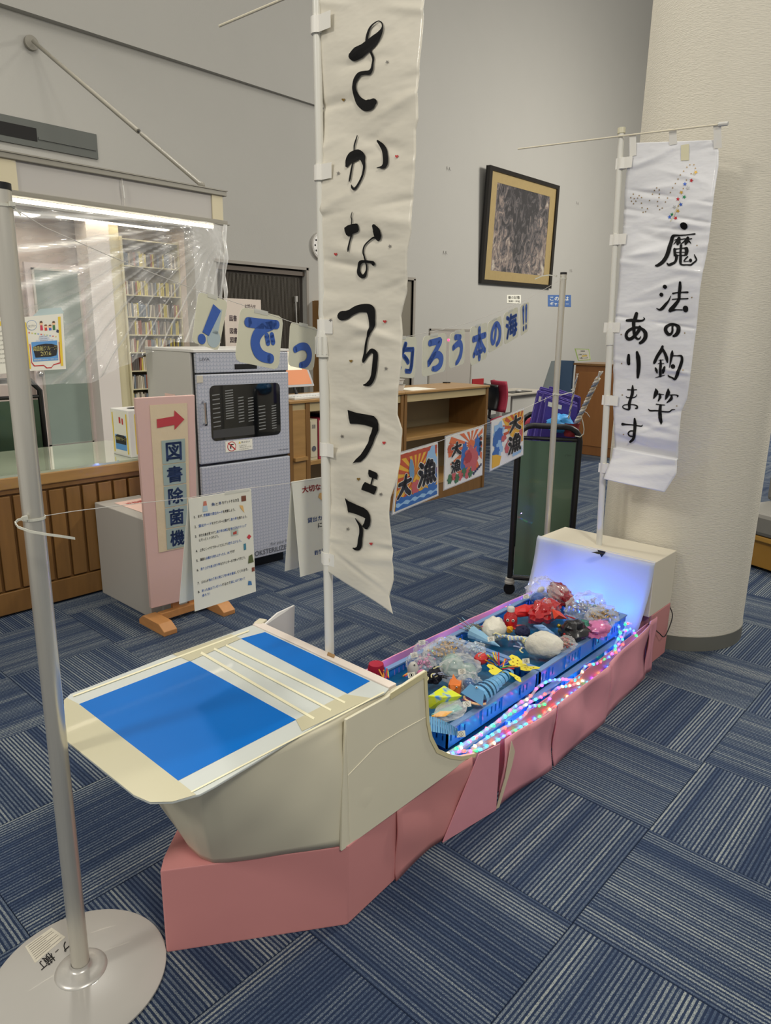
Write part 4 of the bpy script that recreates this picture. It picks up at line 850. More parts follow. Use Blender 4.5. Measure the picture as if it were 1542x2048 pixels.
Z2 = onp(B2f, T2, 1126, 557); vv = Z2-CC
ziptie(Z2, .016, [near(1112, 552, .02)]+[near(x, y, .03) for x, y in ((1098, 550), (1084, 552), (1070, 558))], 'white cable tie at the top of the far pole')
Z2b = onp(B2f, T2, 1118, 788); vv = Z2b-CC
ziptie(Z2b, .016, [near(1108, 788, .02)]+[near(x, y, .03) for x, y in ((1122, 790), (1136, 786), (1146, 784), (1150, 780), (1146, 777), (1142, 780))], 'white cable tie halfway up the far pole beside the bags')
# ------------------------------------------------------------ strings with cards between the two poles
PA, PB = (Z1b.x, Z1b.y), (Z2.x, Z2.y)
def SP(x, y): return PV(x, y, PA, PB)
tag(MB().tube([Z1b+Vector((.02, 0, 0))]+[SP(x, y) for x, y in ((90, 455), (215, 510), (320, 552), (385, 577), (450, 598), (520, 622), (600, 650), (640, 662), (700, 672), (780, 676), (810, 674), (880, 660), (940, 645), (1000, 622), (1055, 598), (1100, 572))]+[Z2], .0009, 5).build('upper_string', M_string), 'thin upper string of blue letter cards between the two metal poles', 'string')
PA2, PB2 = (Z1.x, Z1.y), (Z2b.x, Z2b.y)
def SQ(x, y): return PV(x, y, PA2, PB2)
tag(MB().tube([Z1+Vector((.02, 0, 0))]+[SQ(x, y) for x, y in ((150, 1022), (230, 1012), (300, 1004), (375, 996), (440, 985), (500, 976), (580, 966), (650, 955), (720, 935), (800, 910), (880, 882), (965, 850), (1047, 818), (1090, 798))]+[Z2b], .0009, 5).build('lower_string', M_string), 'thin lower string holding notices and colourful prints between the two metal poles', 'string')
def chamf(P, c=.12):
    out = []; n = len(P); P = [Vector(p) for p in P]
    for i in range(n):
        a, b, d = P[i-1], P[i], P[(i+1) % n]; m_ = min((a-b).length, (d-b).length); k = c*m_
        out += [b+(a-b).normalized()*k, b+((a-b).normalized()+(d-b).normalized())*k*.30, b+(d-b).normalized()*k]
    return out
cards = [  # lower left, lower right, upper right, upper left in the photograph
    ('!', [(384, 684), (437, 702), (456, 602), (397, 583)], 'blue exclamation mark, slanted, on the leftmost letter card'),
    ('で', [(470, 722), (557, 740), (567, 634), (481, 613)], 'large letter card for the kana de, second from the left'),
    ('っ', [(576, 731), (627, 742), (636, 656), (581, 643)], 'small letter card with a blue kana hook left of the tall pole'),
    ('釣', [(770, 752), (830, 757), (834, 673), (772, 676)], 'letter card with the fishing character, half hidden by the tall banner'),
    ('ろ', [(844, 755), (891, 742), (893, 665), (846, 673)], 'letter card with the kana ro right of the tall banner'),
    ('う', [(898, 738), (929, 727), (930, 657), (900, 667)], 'narrow letter card with the kana u'),
    ('本', [(941, 733), (974, 716), (975, 644), (940, 655)], 'letter card with the book character'),
    ('の', [(977, 707), (1006, 690), (1003, 631), (976, 644)], 'letter card with the kana no'),
    ('海', [(1009, 690), (1037, 673), (1036, 613), (1007, 628)], 'letter card with the sea character'),
    ('!!', [(1042, 672), (1056, 662), (1058, 603), (1040, 612)], 'rightmost letter card with two blue exclamation marks')]
for ch, P, lab in cards:
    t = thing('letter_card', lab, 'sign', 'blue letter cards on the upper string')
    Q = [SP(*p) for p in P]; p = Patch(*Q)
    MB().prism(chamf(Q), -p.n*.0012).build('card', M_card, t)
    q = MB()
    if ch == '!':
        q.flat([SP(*v)+p.n*.0014 for v in ((426, 608), (441, 622), (417, 672), (404, 664))])
        cq = SP(403, 678); er, eu = (p.p[1]-p.p[0]).normalized(), (p.p[3]-p.p[0]).normalized(); q.flat([cq+p.n*.0014+er*.0125*math.cos(2*PI*i/20)+eu*.0125*math.sin(2*PI*i/20) for i in range(20)])
        q2 = MB(); p.disc(q2, .74, .2, .021, .0006, 16); p.poly(q2, [(.66, .3), (.86, .3), (.86, .8), (.66, .8)], .0006); q2.build('faded_mark', mat('faded_blue', (176, 192, 196), .5), t)
    elif ch == 'っ': sglyph(p, q, ch, .16, .02, .86, .72, .0014)
    elif ch in GL: sglyph(p, q, ch, .13, .08, .9, .92, .0014)
    else: p.text(q, ch, .1, .10, .92, .90, .05, .0014)
    q.build('letter', M_blue_ink, t)
    p.sub(.3, .95, .62, 1.03, .001).plate('tape', mat('clear_tape', (225, 225, 215), .15, alpha=.6), t, t=.0004)
# instruction notices
def tent(P, back, lab):
    t = thing('hanging_notice', lab, 'notice'); p = Patch(*[SQ(*q_) for q_ in P])
    p.plate('front_sheet', M_paper, t, t=.0012)
    o_ = Vector((.0, .075, 0)); b_ = [p.p[0]+o_, p.p[1]+o_, p.p[2]+Vector((0, .003, 0)), p.p[3]+Vector((0, .003, 0))]
    MB().flat(b_).build('back_sheet', M_paper, t, solid=.001)
    p.sub(.55, .985, .97, 1.012, .001).plate('tape', mat('clear_tape', (225, 225, 215), .15, alpha=.6), t, t=.0004)
    return t, p
t, p = tent([(390, 1223), (512, 1183), (502, 978), (378, 998)], 1, 'white notice with eight numbered blue and black lines, hanging left')
kb, bb2 = MB(), MB()
def line(v, parts, h=.026):
    u = .10
    for s_, c_, w_ in parts: p.text(kb if c_ == 'k' else bb2, s_, u, v, u+w_, v+h, .012, .0012); u += w_+.008
line(.905, [('　', 'k', .0)] if False else [('魚と本', 'b', .0001)]) if False else None
p.text(bb2, '魚', .33, .905, .385, .935, .015); p.text(kb, 'と', .395, .905, .435, .93, .01); p.text(bb2, '本', .44, .905, .49, .935, .015); p.text(kb, 'をゲットする方法', .50, .905, .78, .935, .015)
rows = [(.825, '1. まず、', [('図書館の貸出カード', 'b', .30), ('を用意しよう。', 'k', .20)]), (.74, '2.', [('貸出カード', 'b', .20), ('をカウンターに預けて、', 'k', .30), ('釣り竿', 'b', .10), ('を借りよう。', 'k', .17)]),
        (.655, '3.', [('好きな魚を見つけて、', 'k', .27), ('釣り竿の磁石', 'b', .18), ('を', 'k', .03), ('魚の口元のクリップ', 'b', .27)]), (.615, '　 ', [('にそっとくっつけよう。', 'k', .30)]),
        (.525, '4.', [('上手にくっつけて', 'k', .22), ('ゆっくり少しづつ', 'k', .22), ('釣り上げよう。', 'b', .22)]), (.44, '5.', [('裏面の', 'k', .08), ('水槽から持ち上がったら、OK', 'b', .38), ('です！', 'k', .08)]),
        (.355, '6.', [('釣り上げた魚と釣り竿', 'b', .30), ('をカウンターまで持って行こう。', 'k', .42)]), (.235, '7.', [('係の人が', 'k', .11), ('魚の番号と同じ番号の本を貸出', 'b', .42), ('してくれるぞ。', 'k', .22)]),
        (.155, '8.', [('釣った魚はプレゼント', 'b', .31), ('するので', 'k', .14), ('袋に入れて持って', 'b', .24)]), (.110, '　 ', [('帰ろう！', 'b', .12)])]
for v, n_, parts in rows:
    if n_.strip('　 '): p.text(kb, n_.split(' ')[0], .055, v+.002, .085, v+.024, .01)
    u = .115
    if n_.startswith('1'): p.text(kb, 'まず、', .115, v, .19, v+.026, .01); u = .2
    for s_, c_, w_ in parts: p.text(kb if c_ == 'k' else bb2, s_, u, v, u+w_, v+.027, .012); u += w_+.006
kb.build('black_text', M_ink, t); bb2.build('blue_text', mat('text_blue', (44, 92, 168), .5), t)
def icon(P, col, nm, k=.0014): q = MB(); p.poly(q, P, k); q.build(nm, mat('icon_%d_%d_%d' % col, col, .5), t)
icon([(.19, .87), (.27, .87), (.26, .92), (.2, .92)], (180, 200, 210), 'icon_fisher_body'); icon([(.2, .92), (.26, .92), (.25, .96), (.21, .96)], (200, 120, 100), 'icon_fisher_head')
icon([(.82, .9), (.9, .9), (.9, .95), (.82, .95)], (120, 70, 50), 'icon_books'); icon([(.8, .84), (.86, .79), (.84, .86), (.78, .87)], (226, 180, 110), 'icon_hand')
icon([(.62, .6), (.74, .6), (.74, .655), (.62, .655)], (180, 190, 180), 'icon_photo'); icon([(.65, .61), (.71, .61), (.71, .64), (.65, .63)], (180, 70, 60), 'icon_fish', .0018)
icon([(.92, .53), (.96, .555), (.92, .58), (.88, .555)], (200, 60, 70), 'icon_magnet'); icon([(.82, .44), (.86, .44), (.86, .5), (.82, .5)], (70, 130, 150), 'icon_angler')
icon([(.88, .3), (.98, .3), (.96, .38), (.9, .37)], (90, 100, 60), 'icon_reader'); icon([(.94, .21), (.99, .21), (.99, .25), (.94, .25)], (130, 70, 50), 'icon_book'); icon([(.86, .09), (.93, .08), (.92, .12), (.87, .13)], (70, 120, 170), 'icon_bag')
t, p = tent([(601, 1154), (690, 1128), (690, 947), (584, 964)], 1, 'white notice with a red heading, hanging just left of the tall banner pole')
q = MB(); p.text(q, '大切なお知らせ', .16, .87, .98, .94, .03); q.build('red_text', M_red_ink, t)
q = MB(); p.text(q, '貸出カード', .22, .55, .70, .605, .02); p.text(q, '釣り竿', .32, .19, .55, .245, .02); q.build('blue_text', mat('text_blue', (44, 92, 168), .5), t)
q = MB(); p.text(q, 'をカウンター', .71, .55, 1.0, .60, .02); p.text(q, 'に預けて', .42, .475, .8, .53, .02); p.text(q, 'を借りて', .57, .19, .9, .24, .02); q.build('black_text', M_ink, t)
q = MB(); p.poly(q, [(.45, .80), (.58, .72), (.62, .76), (.55, .84), (.48, .84)], .0014); q.build('hand_icon', mat('icon_226_180_110', (226, 180, 110), .5), t)
MB().tube([p.at(.50, .44, .002), p.at(.60, .42, .002), p.at(.66, .34, .002), p.at(.67, .25, .002)], .0008, 5).build('rod_icon', M_ink, t)
# three catch-flag prints
CY_ = mat('print_sun_yellow', (232, 178, 60), .4); CRr = mat('print_sun_red', (196, 84, 52), .4); CB = mat('print_wave_blue', (46, 104, 176), .4); CBl = mat('print_wave_pale', (150, 190, 224), .4); CK = mat('print_ink', (36, 36, 42), .45); CW = mat('print_white', (232, 230, 222), .4); CG = mat('print_leaf', (62, 116, 78), .4); CP = mat('print_rose', (196, 92, 96), .4)
def rays(p, cx_, cy_, n, r, a0, a1, M, t, k, clip=1.0):
    q = MB()
    for i in range(n):
        a = math.radians(a0+(a1-a0)*(i/n)); b = math.radians(a0+(a1-a0)*((i+.5)/n)); P = [(cx_, cy_)]
        for ang in (a, b):
            dx, dy = math.cos(ang), math.sin(ang); s_ = r
            if dx > 0: s_ = min(s_, (.975-cx_)/dx)
            if dx < 0: s_ = min(s_, (.025-cx_)/dx)
            if dy > 0: s_ = min(s_, (.975-cy_)/dy)
            if dy < 0: s_ = min(s_, (.03-cy_)/dy)
            P.append((cx_+dx*s_, cy_+dy*s_))
        p.poly(q, P, k)
    q.build('sun_rays', M, t)
def waves(p, t, v0, M, k, u0=.03, u1=.97, h=.05, ph=0):
    q = MB(); n = 18; top = [(u0+(u1-u0)*i/n, v0+h*abs(math.sin(i*.9+ph))) for i in range(n+1)]
    p.poly(q, [(u0, .03)]+[(u1, .03)]+top[::-1], k); q.build('wave', M, t)
def kan(p, t, s_, u0, v0, u1, v1):
    q = MB(); sglyph(p, q, s_, u0, v0, u1, v1, .0028, 4.5); q.build('letter_outline', CW, t)
    q = MB(); sglyph(p, q, s_, u0, v0, u1, v1, .0034, 1.5); q.build('letter', CK, t)
def blob(p, t, u, v, ru, rv, M, k, name, seed=1):
    r_ = random.Random(seed); q = MB(); P = []
    for i in range(22): a = 2*PI*i/22; s_ = 1+r_.uniform(-.22, .22); P.append((min(.97, max(.03, u+ru*s_*math.cos(a))), min(.97, max(.03, v+rv*s_*math.sin(a))))); 
    p.poly(q, P, k); q.build(name, M, t)
prints = [([(786, 1028), (876, 990), (875, 885), (799, 907)], 'colourful print of waves, a leaping fish and two black characters, nearest the tall banner'),
          ([(889, 979), (964, 949), (967, 852), (892, 874)], 'colourful print with a pink sea bream and red sun rays, middle of three'),
          ([(981, 941), (1046, 909), (1048, 817), (984, 843)], 'colourful print with a blue spray wave, rightmost of three')]
for i, (P, lab) in enumerate(prints):
    t = thing('catch_print', lab, 'print', 'big catch prints on the lower string'); p = Patch(*[SQ(*q_) for q_ in P])
    Patch(p.at(-.02, -.02, -.001), p.at(1.02, -.02, -.001), p.at(1.02, 1.02, -.001), p.at(-.02, 1.02, -.001)).plate('clear_sleeve', mat('sleeve_film', (220, 222, 225), .1, alpha=.45), t, t=.001)
    p.plate('sheet', CW, t, t=.0006)
    if i == 0:
        q = MB(); p.poly(q, [(.02, .03), (.98, .03), (.98, .97), (.02, .97)], .0006); q.build('ground', CY_, t)
        rays(p, .45, .55, 14, 1.2, -10, 250, CRr, t, .0010); q = MB(); p.poly(q, [(.02, .9), (.98, .9), (.98, .97), (.02, .97)], .0013); q.build('top_band', mat('print_brick', (186, 76, 50), .4), t)
        blob(p, t, .84, .62, .16, .34, CBl, .0014, 'spray', 2); blob(p, t, .84, .40, .15, .28, CB, .0016, 'wave_curl', 4)
        waves(p, t, .20, CB, .0018); waves(p, t, .11, CBl, .0020, ph=1); waves(p, t, .06, CB, .0022, ph=2)
        q = MB(); p.poly(q, [(.27, .86), (.33, .82), (.38, .7), (.40, .55), (.36, .42), (.31, .5), (.26, .66)], .0024); q.build('fish_body', mat('print_fish', (110, 150, 184), .4), t)
        blob(p, t, .44, .32, .09, .12, CP, .0023, 'fish_tail', 5)
        kan(p, t, '大', .04, .22, .33, .60); kan(p, t, '漁', .5, .28, .93, .74)
    elif i == 1:
        rays(p, .66, .72, 14, .6, 0, 360, mat('print_orange', (220, 110, 60), .4), t, .0010); blob(p, t, .66, .72, .09, .08, mat('print_orange', (220, 110, 60), .4), .0014, 'sun', 6)
        blob(p, t, .48, .48, .10, .34, CB, .0013, 'wave_curl', 7); blob(p, t, .84, .62, .10, .22, CB, .0013, 'wave_right', 8); blob(p, t, .13, .75, .09, .1, CRr, .0014, 'fan', 8)
        blob(p, t, .66, .45, .20, .22, CP, .0018, 'bream_body', 9); blob(p, t, .58, .47, .10, .12, mat('print_crimson', (170, 50, 60), .4), .0021, 'bream_head', 10); blob(p, t, .74, .22, .07, .08, CP, .0019, 'bream_tail', 9)
        for k in range(7): blob(p, t, .12+.09*k, .16+.04*math.sin(k*2), .06, .09, CG if k % 2 == 0 else CP, .0016, 'leaf', 20+k)
        for k in range(5): blob(p, t, .75+.05*k, .1+.03*k, .03, .03, mat('print_navy', (50, 60, 90), .5), .002, 'leaf', 30+k)
        kan(p, t, '大', .14, .58, .38, .84); kan(p, t, '漁', .14, .26, .38, .50)
        q = MB()
        for k, ch in enumerate('祝豊漁'): p.text(q, ch, .88, .74-.12*k, .96, .83-.12*k, .02, .0026)
        q.build('side_text', CK, t)
    else:
        q = MB(); p.poly(q, [(.3, .97), (.98, .97), (.98, .3), (.6, .5)], .0008); q.build('ground', CY_, t); rays(p, .8, .66, 9, .5, 20, 200, CRr, t, .0010)
        blob(p, t, .2, .72, .17, .2, CBl, .0012, 'spray', 40); blob(p, t, .2, .58, .15, .22, CB, .0014, 'wave_curl', 41); blob(p, t, .22, .38, .12, .16, CBl, .0015, 'spray', 42); blob(p, t, .14, .34, .1, .1, CB, .0016, 'wave_curl', 46)
        q = MB(); p.poly(q, [(.03, .03), (.25, .03), (.3, .2), (.15, .28), (.03, .3)], .0017); q.build('corner', CY_, t)
        blob(p, t, .55, .33, .14, .17, CP, .0017, 'fish', 43); blob(p, t, .9, .47, .06, .16, CP, .0017, 'fish', 44); blob(p, t, .36, .56, .08, .07, CP, .0017, 'fish', 45); blob(p, t, .8, .15, .18, .1, CBl, .0014, 'spray', 48)
        kan(p, t, '大', .52, .60, .88, .92); kan(p, t, '漁', .50, .14, .90, .54)
# ------------------------------------------------------------ banners
def lerp_edge(E, y):
    for (x0, y0), (x1, y1) in zip(E, E[1:]):
        if y0 <= y <= y1: return x0+(x1-x0)*(y-y0)/(y1-y0)
    return E[-1][0] if y > E[-1][1] else E[0][0]
def paper(name, rgb, br):
    M = mat(name, rgb, .38, bump=.55, bscale=7, coat=.25, stretch=(1, 1, 2.2)); N, L, b = nodes(M)
    # gentle translucency of thin paper
    b.inputs['Subsurface Weight'].default_value = 0
    return M
M_flag = paper('banner_paper', (216, 210, 194), .4); M_flag2 = paper('banner_paper_cool', (220, 220, 222), .4)
def folds(seed, n, z0, z1, amp):
    r_ = random.Random(seed); return [(r_.uniform(z0, z1), r_.uniform(-.35, .35), r_.uniform(.0045, .012), r_.uniform(.4, 1)*amp*(1 if r_.random() < .6 else -1)) for _ in range(n)]
F1 = folds(11, 46, .8, 2.6, .0042); F2 = folds(5, 44, .8, 2.4, .0050)
def disp(fl, y, z, yc):
    d = .006*math.sin(z*7+y*4)+.003*math.sin(z*19-y*9+1)
    for zc, sl, w, a in fl:
        e = (z-zc-sl*(y-yc))/w; d += a*math.exp(-e*e*.5)*(.5+.5*math.sin((y-yc)*21+zc*30))
    return d
XF1, XF2 = 1.315, 3.135
def flag1(x, y, k=0): p = PX(x, y, XF1); p.x += disp(F1, p.y, p.z, 1.25)-k; return p
def flag2(x, y, k=0): p = PX(x, y, XF2); p.x += disp(F2, p.y, p.z, 1.25)-k; return p
LE1 = [(634, -60), (637, 0), (640, 230), (643, 460), (641, 640), (648, 712), (651, 777), (647, 874), (650, 939), (652, 1036), (655, 1115), (657, 1142)]
RE1 = [(846, -60), (844, 0), (843, 65), (838, 162), (839, 240), (834, 259), (833, 324), (828, 405), (828, 460), (819, 500), (813, 580), (800, 632), (803, 665), (802, 720), (794, 793), (792, 830), (801, 859), (798, 906), (794, 958), (783, 994), (781, 1027), (787, 1086), (789, 1159), (781, 1196), (789, 1227)]
BOT1 = [(657, 1140), (710, 1174), (746, 1196), (770, 1212), (789, 1227)]
t1 = thing('tall_banner', 'tall white paper banner with eight large black brush kana', 'banner')
def f1s(u, v):
    yb = -60+v*(1142+60); yr = -60+v*(1227+60); x0, x1 = lerp_edge(LE1, yb), lerp_edge(RE1, yr); x = x0+(x1-x0)*u; y = yb+(yr-yb)*u
    if v > .93:
        bx_ = BOT1; # follow the slanted hem
        hem = np.interp(x, [b[0] for b in bx_], [b[1] for b in bx_]); top = -60+.93*((1142+60)+(85)*u); y = top+(hem-top)*(v-.93)/.07
    return flag1(x, y)
ban = MB().grid(f1s, 34, 520).build('cloth', M_flag, t1, smooth='all', solid=.0006)
# brush strokes, traced as centre lines with half widths
def strokes(name, S_, Pl, off, sc, fn, par, M=M_ink):
    q = MB(); mp = lambda x, y: fn(off[0]+x*sc, off[1]+y*sc, .0040)
    for s_ in S_: stroke(q, s_, mp)
    for s_ in Pl: npoly(q, s_, mp)
    q.build(name, M, par)
c1 = 160/1489; c2 = 160/1542
strokes('letter_sa', [[(430, 860, 85), (520, 790, 110), (640, 710, 92), (760, 610, 90), (840, 520, 70), (905, 440, 45), (955, 350, 20), (965, 290, 13), (944, 225, 12), (880, 200, 10), (790, 260, 14), (730, 340, 18), (700, 440, 24), (685, 530, 25), (690, 610, 28), (740, 750, 22), (790, 880, 22), (800, 1000, 20), (790, 1100, 26), (740, 1165, 42), (640, 1175, 38), (550, 1200, 40), (480, 1290, 38), (450, 1400, 34), (450, 1500, 40), (490, 1620, 58), (570, 1720, 85), (670, 1780, 105), (760, 1755, 98), (820, 1715, 68)]], [], (660, 20), c1, flag1, t1)
strokes('letter_ka', [[(515, 195, 8), (490, 300, 14), (470, 400, 13), (468, 500, 10), (455, 720, 14), (440, 900, 17), (425, 1040, 18), (413, 1105, 8)], [(345, 790, 30), (370, 690, 65), (440, 620, 105), (545, 575, 105), (620, 620, 65), (655, 700, 38), (683, 780, 24), (685, 860, 22), (665, 980, 20), (620, 1100, 20), (570, 1200, 22), (525, 1245, 26), (480, 1210, 20), (460, 1160, 6)], [(910, 305, 20), (990, 390, 45), (1060, 510, 52), (1095, 640, 52), (1095, 760, 50), (1050, 815, 38), (990, 825, 14), (940, 835, 9)]], [], (660, 250), c2, flag1, t1)
strokes('letter_na', [[(495, 145, 6), (475, 230, 10), (485, 300, 10), (480, 380, 10)], [(465, 590, 14), (435, 690, 14), (420, 800, 16), (415, 860, 18), (412, 915, 5)], [(920, 420, 38), (960, 500, 70), (975, 600, 72), (980, 655, 48)], [(940, 640, 25), (880, 640, 16), (820, 680, 14), (750, 750, 14), (710, 830, 14), (705, 920, 14), (725, 1000, 14), (735, 1080, 14), (738, 1180, 14), (730, 1280, 18), (700, 1360, 34), (650, 1378, 38), (600, 1330, 40), (580, 1240, 30), (590, 1160, 28), (640, 1105, 30), (730, 1095, 26), (820, 1105, 26), (880, 1120, 34), (880, 1145, 32)]],
        [[(335, 450), (400, 405), (480, 380), (560, 368), (600, 372), (622, 440), (625, 490), (600, 530), (550, 550), (490, 565), (460, 600), (405, 612), (365, 585), (340, 510)]], (660, 410), c2, flag1, t1)
strokes('letter_tsu_ri', [[(280, 400, 92), (350, 385, 85), (430, 340, 62), (560, 270, 70), (700, 252, 82), (785, 275, 88), (815, 370, 72), (825, 480, 60), (830, 570, 54), (815, 650, 38), (770, 740, 30), (740, 830, 20), (715, 950, 20), (695, 1060, 20), (680, 1160, 25), (660, 1260, 24), (655, 1300, 10)], [(665, 1270, 22), (710, 1190, 28), (760, 1120, 28), (820, 1072, 42), (880, 1115, 46), (890, 1200, 48), (880, 1320, 48), (865, 1440, 48), (840, 1560, 45), (800, 1650, 45), (745, 1710, 45), (690, 1730, 25), (645, 1735, 12)]], [], (660, 590), c2, flag1, t1)
strokes('letter_fu', [], [[(212, 128), (330, 165), (450, 185), (550, 205), (590, 250), (612, 310), (605, 390), (585, 430), (555, 490), (535, 570), (500, 650), (455, 730), (395, 790), (330, 798), (292, 813), (330, 760), (390, 700), (440, 620), (465, 560), (480, 485), (510, 420), (530, 352), (430, 322), (330, 308), (240, 305), (222, 230)]], (660, 800), .15625, flag1, t1)
strokes('letter_e', [[(560, 990, 10), (550, 1040, 9), (540, 1085, 10)]], [[(500, 890), (525, 895), (605, 930), (622, 965), (612, 1018), (570, 1000), (512, 980), (498, 940)], [(462, 1045), (540, 1080), (618, 1105), (612, 1150), (585, 1208), (510, 1175), (430, 1150), (416, 1140), (435, 1080)]], (660, 800), .15625, flag1, t1)
strokes('letter_a', [[(345, 1508, 5), (380, 1570, 14), (405, 1620, 22), (412, 1700, 25), (400, 1780, 28), (395, 1850, 30), (380, 1890, 30), (340, 1900, 16), (308, 1888, 6)]], [[(196, 1250), (240, 1290), (350, 1340), (450, 1375), (500, 1410), (535, 1470), (543, 1530), (530, 1600), (495, 1652), (465, 1648), (425, 1610), (455, 1570), (475, 1510), (440, 1490), (350, 1455), (262, 1432), (255, 1442), (235, 1410), (215, 1340)]], (660, 800), .15625, flag1, t1)
M_gold = mat('gold_foil', (150, 120, 60), .3, metal=.6); M_sil = mat('silver_foil', (150, 146, 140), .3, metal=.7)
for i, (x, y, k) in enumerate([(775, 124, 's'), (682, 198, 'g'), (795, 313, 'h'), (679, 347, 's'), (675, 509, 'h'), (785, 493, 's'), (666, 640, 's'), (769, 643, 'h'), (703, 722, 'g'), (772, 737, 's'), (682, 873, 's'), (765, 886, 'h'), (718, 958, 'g'), (764, 988, 's'), (696, 1058, 's'), (744, 1087, 'h')]):
    P = star((x, y), 4.2, .2*i) if k == 's' else heart((x, y), 3.6)
    P = [(a_, b_) if k == 's' else (a_, 2*y-b_) for a_, b_ in P]
    MB().flat([flag1(a_, b_, .0025) for a_, b_ in P]).build('star_sticker' if k == 's' else 'heart_sticker', M_sil if k == 's' else (M_red_ink if k == 'h' else M_gold), t1)
def along(Pb, Pt, z): return Pb+(Pt-Pb)*((z-Pb.z)/(Pt.z-Pb.z))
# pole of the tall banner
pb_ = PX(659, 1322, XF1-.02); pb_.z = .56; PQ0 = PX(659.5, 1318, XF1-.0); PQ1 = PX(634, 40, XF1-.0); ax_ = PQ1-PQ0
t = thing('banner_pole', 'tall white telescopic pole carrying the large banner, set in the deck edge', 'pole')
zc = PX(643, 700, XF1).z; C0 = PQ0+ax_*((zc-PQ0.z)/ax_.z)
MB().tube([PQ0-ax_*(.22/ax_.z), C0], .0135, 24).build('lower_tube', M_pole, t, smooth=True); MB().tube([C0, PQ0+ax_*((2.75-PQ0.z)/ax_.z)], .0105, 24).build('upper_tube', M_pole, t, smooth=True)
MB().tube([C0-ax_*.018/ax_.z, C0+ax_*.03/ax_.z, C0+ax_*.055/ax_.z], [.020, .0205, .0145], 20).build('clamp_collar', M_pole, t, smooth=True)
for k in range(10): a = 2*PI*k/10; MB().box(C0+Vector((.0205*math.cos(a), .0205*math.sin(a), .012)), (.003, .003, .045)).build('collar_rib', M_pole, t)
for y in (52, 347, 653, 897, 1113):
    p = PX(637+(y-300)*.012, y, XF1); w_ = PX(656+(y-300)*.008, y, XF1)
    a_ = MB().tube([Vector((p.x, PQ0.y+ax_.y*((p.z-PQ0.z)/ax_.z), p.z-.018)), Vector((p.x, PQ0.y+ax_.y*((p.z-PQ0.z)/ax_.z), p.z+.018))], .0155, 20)
    a_.mm((p.x-.008, w_.y-.02, p.z-.018), (p.x-.007, p.y, p.z+.018)); a_.build('paper_loop', mat('loop_white', (228, 225, 216), .4), t1)
t = thing('cross_rod', 'thin cream rod sticking out left at the top of the tall banner pole', 'rod')
ra, rb_ = PX(439, 52, XF1), PX(562, 0, XF1); MB().tube([ra, ra+(rb_-ra)*3.2], .0035, 8).build('rod', mat('rod_cream', (214, 206, 182), .4), t)
# second banner
LE2 = [(1258, 286), (1258, 312), (1254, 330), (1248, 382), (1245, 459), (1238, 557), (1232, 634), (1227, 700), (1225, 790), (1227, 861), (1225, 914), (1214, 956)]
RE2 = [(1425, 279), (1436, 300), (1436, 330), (1430, 380), (1425, 427), (1418, 485), (1402, 573), (1392, 654), (1387, 690), (1380, 755), (1373, 798), (1362, 822), (1359, 868), (1355, 920), (1356, 946), (1335, 982)]
t2 = thing('small_banner', 'shorter white paper banner with two columns of black brush characters', 'banner')
def f2s(u, v):
    yb = 286+v*(956-286); yr = 279+v*(982-279); x0, x1 = lerp_edge(LE2, yb), lerp_edge(RE2, yr)
    p = flag2(x0+(x1-x0)*u, yb+(yr-yb)*u)
    if v > .91: p.x -= (v-.91)*.32
    elif v > .86: p.x += (v-.86)*.35
    return p
MB().grid(f2s, 26, 360).build('cloth', M_flag2, t2, smooth='all', solid=.0006)
s6 = 120/1542; s7 = 180/1542
strokes('letter_ma', [[(1005, 285, 92), (1015, 286, 92)], [(1290, 490, 22), (1180, 500, 15), (1060, 515, 14), (900, 525, 18), (770, 530, 30), (715, 560, 42), (680, 680, 52), (650, 820, 52), (620, 950, 52), (570, 1080, 52), (500, 1190, 50), (420, 1260, 45), (350, 1300, 38), (310, 1305, 26)],
    [(745, 755, 8), (800, 690, 20), (850, 640, 38), (880, 600, 40)], [(880, 600, 42), (870, 680, 52), (850, 740, 38)], [(765, 645, 12), (850, 625, 18), (940, 625, 12), (1040, 615, 14), (1140, 620, 14), (1215, 612, 13)], [(890, 680, 20), (935, 738, 9)], [(940, 740, 9), (1010, 690, 18), (1080, 630, 36), (1110, 590, 36)], [(1110, 590, 36), (1085, 680, 48), (1055, 745, 30)], [(1120, 650, 24), (1165, 700, 18), (1195, 745, 7)],
    [(940, 780, 32), (935, 880, 30), (930, 980, 28), (935, 1080, 34), (935, 1200, 36), (945, 1262, 26), (1000, 1285, 20), (1100, 1285, 18), (1200, 1285, 24), (1260, 1240, 22), (1340, 1165, 20), (1310, 1080, 20), (1280, 1010, 8)],
    [(775, 880, 32), (785, 960, 36), (790, 1040, 33)], [(780, 880, 20), (880, 870, 12), (1000, 855, 14), (1080, 862, 42)], [(1080, 870, 48), (1090, 930, 48), (1075, 1010, 42)], [(800, 975, 12), (900, 960, 9), (1050, 960, 9)], [(790, 1040, 22), (900, 1040, 10), (1040, 1040, 18)], [(830, 1050, 40), (830, 1120, 36), (800, 1210, 32), (720, 1260, 36), (640, 1285, 34), (590, 1240, 12)],
    [(1115, 1075, 18), (1070, 1120, 20), (1025, 1190, 14), (1090, 1195, 9), (1160, 1185, 9)], [(1190, 1160, 38), (1192, 1180, 38)]], [], (1290, 430), s6, flag2, t2)
